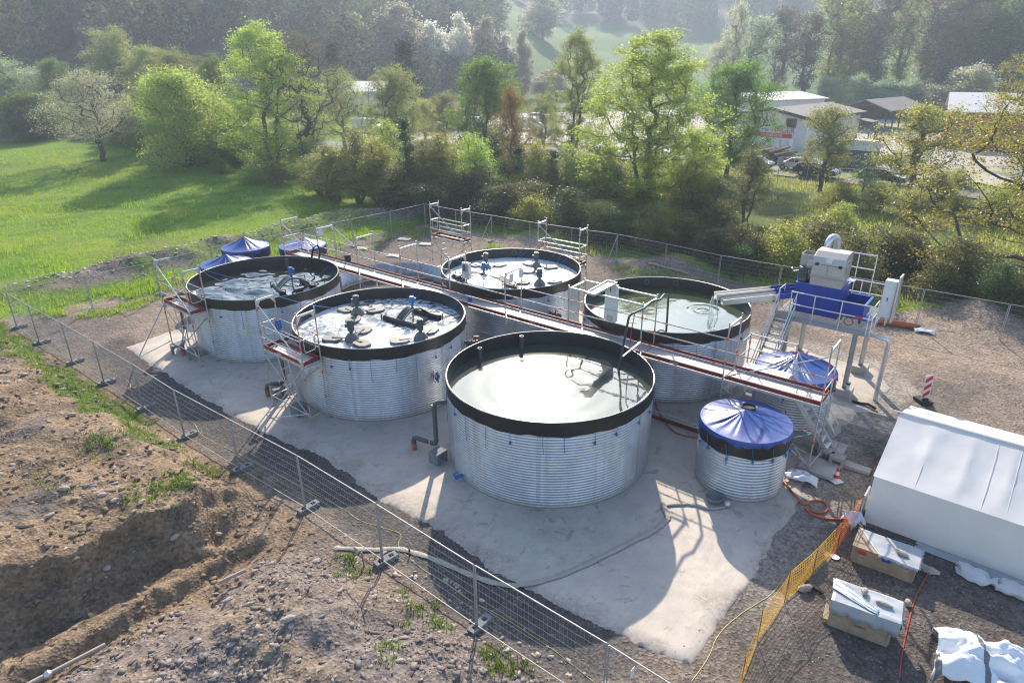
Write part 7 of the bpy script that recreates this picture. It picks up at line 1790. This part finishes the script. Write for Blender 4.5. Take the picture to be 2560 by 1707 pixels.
# ---------------------------------------------------------------- beyond the road
CARM = {}
def carpaint(n, c): CARM[n] = pbr('car_' + n, c, .28, .25 if n == 'silver' else 0, 0, coat=1.0)
for n, c in (('silver', (.74, .75, .76)), ('black', (.014, .016, .022)), ('darkblue', (.018, .024, .045)), ('white', (.72, .72, .72)), ('grey', (.16, .17, .18))): carpaint(n, c)
M['carglass'] = pbr('car_glass', (.02, .03, .035), .06, 0, spec=.9); M['tyre'] = pbr('tyre', (.018, .018, .018), .8); M['headlight'] = pbr('head_lamp', (.7, .7, .68), .2)
def car(kind, label, p, rz, paint, group):
    """bodies are lofted across the width from a side outline; x forward"""
    van = kind == 'van'
    t = thing('delivery_van' if van else 'parked_car', label, 'van' if van else 'car', tuple(p), rz, group)
    if van: L, W_, H = 5.2, 1.95, 2.25; out = [(-2.6, .35), (-2.6, 1.9), (-2.45, 2.2), (-1, 2.25), (.9, 2.22), (1.25, 2.1), (1.95, 1.28), (2.5, 1.05), (2.6, .75), (2.58, .35)]
    elif kind == 'wagon': L, W_, H = 4.7, 1.8, 1.46; out = [(-2.33, .38), (-2.36, .85), (-2.2, 1.0), (-1.95, 1.38), (-1.5, 1.46), (.1, 1.46), (.55, 1.38), (1.25, 1.0), (2.1, .84), (2.34, .62), (2.34, .35)]
    else: L, W_, H = 4.2, 1.78, 1.5; out = [(-2.08, .38), (-2.1, .85), (-2.0, 1.02), (-1.7, 1.42), (-1.3, 1.5), (.1, 1.5), (.5, 1.42), (1.15, 1.02), (1.85, .86), (2.08, .64), (2.08, .35)]
    belt = 1.25 if van else .98
    def lofted(outline, ws):
        b = MB(); vs = []; n = len(outline); fs = []
        for k, (y, tuck) in enumerate(ws):
            for x, z in outline:
                f = max(0, (z - belt)/(H - belt)); yy = y*(1 - .16*f*(0 if van else 1) - .04*f); vs.append((x*(1 - tuck*.02), yy, z))
        for k in range(len(ws) - 1):
            for i in range(n): fs.append((k*n+i, k*n+(i+1) % n, (k+1)*n+(i+1) % n, (k+1)*n+i))
        fs.append(tuple(range(n))[::-1]); fs.append(tuple((len(ws)-1)*n + i for i in range(n)))
        b.add(vs, fs); return b
    w2 = W_/2
    lofted(out, [(-w2, 1), (-w2*.9, 0), (w2*.9, 0), (w2, 1)]).build('body', CARM[paint], t, False, False, bevel=.05)
    # glass panes a hair outside the body
    def pane(nm, quad):
        b = MB(); b.add(quad, [(0, 1, 2, 3)]); o = b.build(nm, M['carglass'], t, False); s = o.modifiers.new('thick', 'SOLIDIFY'); s.thickness = .012; s.offset = 0; return o
    def side(x0, x1, x2, x3, z0, z1):
        for s in (-1, 1):
            f1 = max(0, (z1 - belt)/(H - belt)); f0 = max(0, (z0 - belt)/(H - belt)); y0, y1 = w2*(1 - f0*(.04 if van else .2)) + .008, w2*(1 - f1*(.04 if van else .2)) + .008
            pane('side_window', [(x0, s*y0, z0), (x1, s*y0, z0), (x2, s*y1, z1), (x3, s*y1, z1)])
    if van:
        side(.75, 1.7, 1.25, .75, 1.3, 1.95); pane('windscreen', [(1.93, -.85, 1.33), (1.93, .85, 1.33), (1.34, .78, 2.06), (1.34, -.78, 2.06)]); pane('rear_window', [(-2.62, -.7, 1.4), (-2.62, .7, 1.4), (-2.60, .65, 1.85), (-2.60, -.65, 1.85)])
    else:
        side(.12, 1.0, .48, .12, 1.0, 1.36); side(-.95, .04, .04, -.95, 1.0, 1.37); side(-1.75, -1.03, -1.03, -1.6, 1.0, 1.35)
        pane('windscreen', [(1.2, -.78, 1.04), (1.2, .78, 1.04), (.58, .66, 1.40), (.58, -.66, 1.40)]); xr = -2.16 if kind == 'wagon' else -1.99; pane('rear_window', [(xr, -.74, 1.05), (xr, .74, 1.05), (xr + .22, .64, 1.38), (xr + .22, -.64, 1.38)])
    xf = 1.75 if van else 1.35; xb = -1.6 if van else -1.35
    for x in (xf, xb):
        for s in (-1, 1):
            b = MB(); b.tube([(x, s*(w2 - .17), .33), (x, s*(w2 + .02), .33)], .33, 20); wh = b.build('wheel', M['tyre'], t, False, True)
            b = MB(); b.tube([(x, s*(w2 - .02), .33), (x, s*(w2 + .035), .33)], .2, 14); b.build('rim', M['alu'], wh, False, True)
    for s in (-1, 1):
        b = MB(); b.box((L/2 - .10, s*(w2 - .25), .72), (.16, .34, .14)); b.build('headlight', M['headlight'], t, False, bevel=.03)
        b = MB(); b.box((-L/2 + .02, s*(w2 - .14), .85), (.08, .2, .22)); b.build('tail_light', M['signred'], t, False, bevel=.02)
        b = MB(); b.box((.75 if not van else 1.55, s*(w2 + .08), 1.05 if not van else 1.35), (.12, .2, .14)); b.build('wing_mirror', CARM[paint], t, False, bevel=.02)
    return t
def road_dir(p):
    best = None
    for a, c in zip(ROAD[:-1], ROAD[1:]):
        a, c = Vector(a), Vector(c); d = c - a; f = max(0, min(1, (p.xy - a).dot(d)/d.dot(d))); q = a + d*f
        if best is None or (q - p.xy).length < best[0]: best = ((q - p.xy).length, math.atan2(d.y, d.x))
    return best[1]
GC = 'cars along the road'
for (px, py, kd, pt, flip, lb) in [(1998, 436, 'hatch', 'silver', 0, 'silver hatchback behind the black estate car'), (2046, 452, 'wagon', 'black', 1, 'black estate car on the road by the round traffic sign'), (2214, 472, 'wagon', 'darkblue', 1, 'dark car right of the young tree before the tile stacks'), (1893, 430, 'hatch', 'black', 1, 'dark car with bright roof half hidden left of the silver hatchback'),
                                    (930, 326, 'van', 'white', 1, 'white and dark van between the trees in the middle distance'), (1525, 398, 'wagon', 'grey', 1, 'dark grey car seen through the largest maple'), (1672, 412, 'hatch', 'white', 1, 'light car seen under the dense green tree'), (1085, 322, 'wagon', 'grey', 0, 'grey car glimpsed behind the thicket'), (1180, 322, 'van', 'white', 0, 'light van glimpsed left of the dense round tree trunk'), (1330, 325, 'van', 'white', 1, 'white van glimpsed right of the coppery tree'), (1355, 302, 'hatch', 'silver', 1, 'silver car parked far back in the merchant yard'), (1830, 385, 'hatch', 'white', 0, 'white car beside the log pile')]:
    p = G(px, py, .2); p.z = ground_z(p.x, p.y) + .17; car(kd, lb, p, road_dir(p) + (PI if flip else 0), pt, GC)
# timber merchant's building
BC = Vector((41.3, 96.2, 0)); be = Vector((.768, .640, 0)); bn = Vector((-.640, .768, 0)); BL, BW, BEH, BRH = 16.0, 10.6, 4.5, 5.4
def bpnt(a, c, z): p = BC + be*a + bn*c; return Vector((p.x, p.y, z))
M['clad'] = pbr('white_cladding', (.66, .65, .63), .6, 0, .05, 1.5); M['roofgrey'] = pbr('grey_roof', (.22, .195, .18), .85, 0, .12, .8); M['fascia'] = pbr('dark_fascia', (.035, .035, .038), .6); M['timber'] = pbr('brown_timber', (.10, .065, .04), .8, 0, .3, 3)
bl = thing('merchant_building', 'white clad workshop with grey pitched roof and red lettering on its gable', 'building', tuple(bpnt(BL/2, BW/2, 0)))
def quadbox(name, P, th, m, parent, d=None):
    n_ = (P[1] - P[0]).cross(P[3] - P[0]).normalized()*th; b = MB(); b.add(P + [q + n_ for q in P], [(3, 2, 1, 0), (4, 5, 6, 7)] + [(i, (i+1) % 4, 4 + (i+1) % 4, 4 + i) for i in range(4)]); return b.build(name, M[m], parent)
b = MB(); prof = [(0, -.3), (BW, -.3), (BW, BEH), (BW/2, BRH), (0, BEH)]; vs = [bpnt(.0, c, z) for c, z in prof] + [bpnt(BL, c, z) for c, z in prof]; b.add(vs, [(0, 1, 2, 3, 4), (9, 8, 7, 6, 5)] + [(i, 5 + i, 5 + (i+1) % 5, (i+1) % 5) for i in range(5)]); wl_ = b.build('wall', M['clad'], bl)
for k in range(26):
    a = k*BW/26; h = BEH + (BRH - BEH)*(1 - abs(a - BW/2)/(BW/2)); b = MB(); b.bar(bpnt(-.012, a, 2.2), bpnt(-.012, a, h - .1), .03, .02) if False else None
quadbox('roof', [bpnt(-.6, -.7, BEH - .16), bpnt(BL + .5, -.7, BEH - .16), bpnt(BL + .5, BW/2, BRH + .05), bpnt(-.6, BW/2, BRH + .05)], .14, 'roofgrey', bl)
quadbox('roof', [bpnt(BL + .5, BW + .7, BEH - .16), bpnt(-.6, BW + .7, BEH - .16), bpnt(-.6, BW/2 + .01, BRH + .05), bpnt(BL + .5, BW/2 + .01, BRH + .05)], .14, 'roofgrey', bl)
for s0, s1 in (((-.7, BEH - .20), (BW/2, BRH)), ((BW + .7, BEH - .20), (BW/2, BRH))):
    b = MB(); b.bar(bpnt(-.66, s0[0], s0[1]), bpnt(-.66, s1[0], s1[1]), .08, .42); b.build('fascia', M['fascia'], bl)
b = MB(); b.bar(bpnt(-.6, -.75, BEH - .25), bpnt(BL + .5, -.75, BEH - .25), .08, .26); b.build('gutter', M['fascia'], bl)
def bwin(c0, c1, z0, z1):
    fr = quadbox('window', [bpnt(-.05, c1, z0), bpnt(-.05, c0, z0), bpnt(-.05, c0, z1), bpnt(-.05, c1, z1)], -.06, 'timber', bl)
    m_ = (c0 + c1)/2
    for q0, q1 in ((c0 + .08, m_ - .04), (m_ + .04, c1 - .08)): quadbox('pane', [bpnt(-.062, q1, z0 + .08), bpnt(-.062, q0, z0 + .08), bpnt(-.062, q0, z1 - .08), bpnt(-.062, q1, z1 - .08)], -.01, 'carglass', fr)
bwin(1.6, 3.2, 3.0, 4.2); bwin(7.2, 8.8, 3.0, 4.2)
M['green'] = pbr('dark_green_letters', (.02, .10, .08), .5)
writing(bl, 'HÄGER', bpnt(-.03, 5.3, 2.20), -bn, 1.12, 'signred', ext=.012); writing(bl, 'rei', bpnt(-.03, 6.75, 2.20), -bn, .95, 'green', ext=.012)
quadbox('sign_band', [bpnt(-.03, 8.4, 1.50), bpnt(-.03, 2.0, 1.50), bpnt(-.03, 2.0, 2.10), bpnt(-.03, 8.4, 2.10)], -.02, 'signred', bl); writing(bl, '02663/5705', bpnt(-.06, 5.9, 1.62), -bn, .52, 'white', ext=.012)
for c0 in (2.6, 5.6): 
    quadbox('gate', [bpnt(-.03, c0 + 2.2, -.2), bpnt(-.03, c0, -.2), bpnt(-.03, c0, 1.2), bpnt(-.03, c0 + 2.2, 1.2)], -.03, 'white', bl)
obj_ = quadbox('canopy', [bpnt(BL - 1, -2.2, 3.0), bpnt(BL + 1.6, -2.2, 3.0), bpnt(BL + 1.6, .0, 3.3), bpnt(BL - 1, .0, 3.3)], .1, 'roofgrey', bl)
for a in (BL - .8, BL + 1.4):
    b = MB(); b.bar(bpnt(a, -2.1, 0), bpnt(a, -2.1, 3.0), .14); b.build('canopy_post', M['timber'], bl)
# white hall behind, open shed, orange warehouse, far left building
def hall(name, label, c, e_, L, W_, h0, h1, mw_, mr_, open_front=False, mat_doors=None):
    c = Vector(c); e_ = Vector(e_).normalized(); n_ = Vector((-e_.y, e_.x, 0)); P_ = lambda a, k, z: c + e_*a + n_*k + Vector((0, 0, z))
    t = thing(name, label, 'building' if not open_front else 'shed', tuple(c + e_*L/2 + n_*W_/2))
    prof = [(0, -.5), (W_, -.5), (W_, h0), (W_/2, h1), (0, h0)]
    if open_front:
        for a in np.linspace(.2, L - .2, 6):
            b = MB(); b.bar(P_(a, .2, 0), P_(a, .2, h0), .18); b.build('post', M['timber'], t)
        quadbox('back_wall', [P_(0, W_ - .1, 0), P_(L, W_ - .1, 0), P_(L, W_ - .1, h0), P_(0, W_ - .1, h0)], .08, mw_, t)
    else:
        b = MB(); vs = [P_(0, k, z) for k, z in prof] + [P_(L, k, z) for k, z in prof]; b.add(vs, [(0, 1, 2, 3, 4), (9, 8, 7, 6, 5)] + [(i, 5 + i, 5 + (i+1) % 5, (i+1) % 5) for i in range(5)]); b.build('wall', M[mw_], t)
        for a in np.arange(2, L - 2, 4.5): quadbox('window', [P_(a + 2, -.03, 1.6), P_(a, -.03, 1.6), P_(a, -.03, 2.8), P_(a + 2, -.03, 2.8)], -.03, 'carglass', t)
    quadbox('roof', [P_(-.5, -.6, h0 - .1), P_(L + .5, -.6, h0 - .1), P_(L + .5, W_/2, h1 + .1), P_(-.5, W_/2, h1 + .1)], .15, mr_, t); quadbox('roof', [P_(L + .5, W_ + .6, h0 - .1), P_(-.5, W_ + .6, h0 - .1), P_(-.5, W_/2 + .02, h1 + .1), P_(L + .5, W_/2 + .02, h1 + .1)], .15, mr_, t)
    return t
M['orangewall'] = pbr('orange_wall', (.36, .10, .035), .7, 0, .2, .6); M['whiteroof'] = pbr('pale_roof', (.58, .57, .56), .6, 0, .06, .5); M['redroof'] = pbr('red_roof', (.22, .06, .045), .8, 0, .2, 1)
hall('white_hall', 'long white hall with pale roof behind the grey roofed workshop', (44, 124, 0), (.93, .36, 0), 15, 14, 5.0, 5.7, 'clad', 'whiteroof')
hall('open_shed', 'open timber shed with dark roof right of the workshop', (64, 118, 0), (.80, .6, 0), 13, 8, 3.6, 5.0, 'timber', 'roofgrey', True)
hall('orange_warehouse', 'orange and brown warehouse with pale roof behind the oak', (62, 98, 0), (.86, -.5, 0), 30, 14, 5.0, 7.0, 'orangewall', 'whiteroof')
hall('pale_house', 'pale building with light roof among the trees at left centre', (-42, 158, 0), (.98, .1, 0), 16, 10, 5.4, 7.2, 'clad', 'whiteroof')
hall('red_roofed_shed', 'low shed with reddish roof glimpsed behind the middle thicket', (-22, 138, 0), (1, .05, 0), 16, 7, 2.8, 3.8, 'timber', 'redroof', True)
# log pile: each log
rl = random.Random(9); LA = G(1880, 418, 0); LB = G(1962, 404, 0); ld_ = (G(1962, 396, 0) - G(1895, 412, 0)); ld_.z = 0; ld_.normalize(); ls = Vector((-ld_.y, ld_.x, 0)); base = G(1922, 408, 0)
M['log'] = pbr('log_bark', (.16, .115, .08), .9, 0, .35, 4)
for i in range(30):
    row = 0 if i < 13 else 1 if i < 23 else 2; k = i if row == 0 else i - 13 if row == 1 else i - 23; off = (k - (6, 4.5, 3)[row])*.55; r_ = rl.uniform(.17, .26); L_ = rl.uniform(5, 6.5)
    c = base + ls*(off + rl.uniform(-.1, .1)) + Vector((0, 0, .45 + row*.42)); d = (ld_ + ls*rl.uniform(-.12, .12) + Vector((0, 0, rl.uniform(-.03, .03)))).normalized()
    b = MB(); b.tube([c - d*L_/2, c - d*L_*.1 + Vector((0, 0, rl.uniform(-.05, .05))), c + d*L_/2], [r_, r_*.93, r_*.8], 9); tag(b.build('log', M['log'], smooth=True, loc=c), 'barked log lying in the pile beside the workshop', 'log', 'logs in the pile')
# stacks of frames
def frames(px, py, n, label, h=1.5, w_=1.7):
    p = G(px, py, 0); p.z = .16; t = thing('window_frame_stack', label, 'frame stack', tuple(p), 0, 'stacks of white frames by the workshop')
    for k in range(n):
        o_ = p + be*.22*k; q = [o_, o_ + bn*w_, o_ + bn*w_ + Vector((0, 0, h)), o_ + Vector((0, 0, h))]; b = MB()
        for i in range(4): b.bar(q[i], q[(i+1) % 4], .14)
        b.build('frame', M['white'], t)
    return t
frames(1978, 392, 4, 'stack of white frames nearest the roadside tree'); frames(1962, 372, 4, 'stack of white frames behind the log pile', 1.5); frames(1935, 366, 3, 'stack of white frames farthest left by the workshop gate', 1.4)
p = G(2010, 384, .16); b = MB(); b.box(p + Vector((1.2, 0, .9)), (3.2, .5, 1.5), .7); tag(b.build('panel_bundle', M['white'], loc=p, bevel=.03), 'pale bundle of panels behind the young roadside tree', 'panels')
# roof tile stacks, bulk bags, trestles, signs
tc_ = G(2128, 437, 0); td = Vector((.78, -.62, 0)); tt = Vector((.62, .78, 0))
ts = thing('tile_display', 'dark roof tile display with white lettered boards on top', 'display', (tc_.x, tc_.y, .16)); 
b = MB(); c0 = tc_ - td*2.9; q = [c0 + Vector((0, 0, .16)), c0 + td*5.6 + Vector((0, 0, .16)), c0 + td*5.6 + tt*1.4 + Vector((0, 0, 2.0)), c0 + tt*1.4 + Vector((0, 0, 2.0))]
M['tile'] = pbr('dark_tile', (.03, .038, .055), .5, 0, .25, 2); quadbox('tile_slope', q, .1, 'tile', ts)
for k in range(6):
    f = k/6; a_ = q[0].lerp(q[3], f), q[1].lerp(q[2], f); b = MB(); b.bar(a_[0] + Vector((0, -.05, .06)), a_[1] + Vector((0, -.05, .06)), .08, .05); b.build('tile_course', M['tile'], ts)
quadbox('sign_board', [q[3] + Vector((0, 0, .02)), q[2] + Vector((0, 0, .02)), q[2] + Vector((0, 0, .62)), q[3] + Vector((0, 0, .62))], .06, 'white', ts)
writing(ts, 'CREATON  CREATON', q[3] + td*.15 + Vector((0, 0, .2)) - tt*.03, td, .42, 'black')
for k in (0, 1, 2):
    p = q[3] + td*(1.1 + 1.7*k) + tt*.9 + Vector((0, 0, 0)); t = thing('brick_pallet', f'{ORD[k]} wrapped brick pallet from the left behind the tile display', 'pallet', (p.x, p.y, 1.6), 0, 'wrapped pallets behind the tile display'); b = MB(); b.box((p.x, p.y, 2.35), (1.5, 1.2, 1.5), math.atan2(td.y, td.x)); b.build('bricks', M['clad'], t, bevel=.05); b = MB(); b.box((p.x, p.y, 3.13), (1.56, 1.26, .12), math.atan2(td.y, td.x)); b.build('wrapping', M['white'], t, bevel=.04)
for i, (px, py) in enumerate([(2078, 428), (2104, 426)]):
    p = G(px, py, .16); crumple('bulk_bag', Vector((p.x, p.y, .1)), 2.1, 1.8, 1.7, 'canvas', ['pale bulk bag left of the tile display, left of two', 'pale bulk bag touching the tile display'][i], 'bag', 50 + i, .4, 20, 18, 3.4, 'bulk bags beside the tile display', .15)
for px in (2093, 2108):
    p = G(px, 434, .16); t = MB()
    for s in (-.4, .4): t.bar(p + td*s, p + Vector((0, 0, 2.0)), .09)
    t.bar(p - td*.4, p + td*.4, .08); tag(t.build('trestle', M['fascia'], loc=p), ['dark A-shaped trestle before the bulk bags, left of two', 'dark A-shaped trestle before the bulk bags, right of two'][px > 2100], 'trestle', 'trestles by the bulk bags')
def sign(px, py, h, label, rim):
    p = on_ground_far(px, py); t = thing('road_sign', label, 'sign', tuple(p)); b = MB(); b.tube([p, p + Vector((0, 0, h))], .035, 8); b.build('post', M['scaf'], t, True, True)
    c = p + Vector((0, -.05, h - .35)); b = MB(); b.tube([c, c + Vector((0, -.02, 0))], .36, 24); b.build('disc', M['signred' if rim else 'scaf'], t); b = MB(); b.tube([c + Vector((0, -.022, 0)), c + Vector((0, -.026, 0))], .27, 24); b.build('face', M['white' if rim else 'scaf'], t); return t
def on_ground_far(px, py): return at(px, py)
sign(2022, 462, 2.6, 'round red rimmed road sign before the black estate car', True); sign(1947, 475, 2.9, 'grey road sign seen from behind on the verge', False)
# ---------------------------------------------------------------- air
HAZE = True
if HAZE:
    m = bpy.data.materials.new('haze'); m.use_nodes = True; t = m.node_tree; n = t.nodes; n.remove(n['Principled BSDF'])
    pv_ = n.new('ShaderNodeVolumePrincipled'); pv_.inputs['Color'].default_value = (.68, .82, 1, 1); pv_.inputs['Density'].default_value = .00078; pv_.inputs['Anisotropy'].default_value = .3
    t.links.new(pv_.outputs[0], n['Material Output'].inputs['Volume'])
    zmin, zmax = float(Z.min()), float(Z.max()) + 26
    b = MB(); b.box((0, 310, (zmin - 1 + zmax)/2), (1420, 680, zmax - zmin + 1)); h = b.build('haze', m); tag(h, 'pale blue haze filling the valley', 'haze', kind='stuff'); h.display_type = 'WIRE'
SC.cycles.volume_bounces = 0; SC.cycles.volume_step_rate = 5
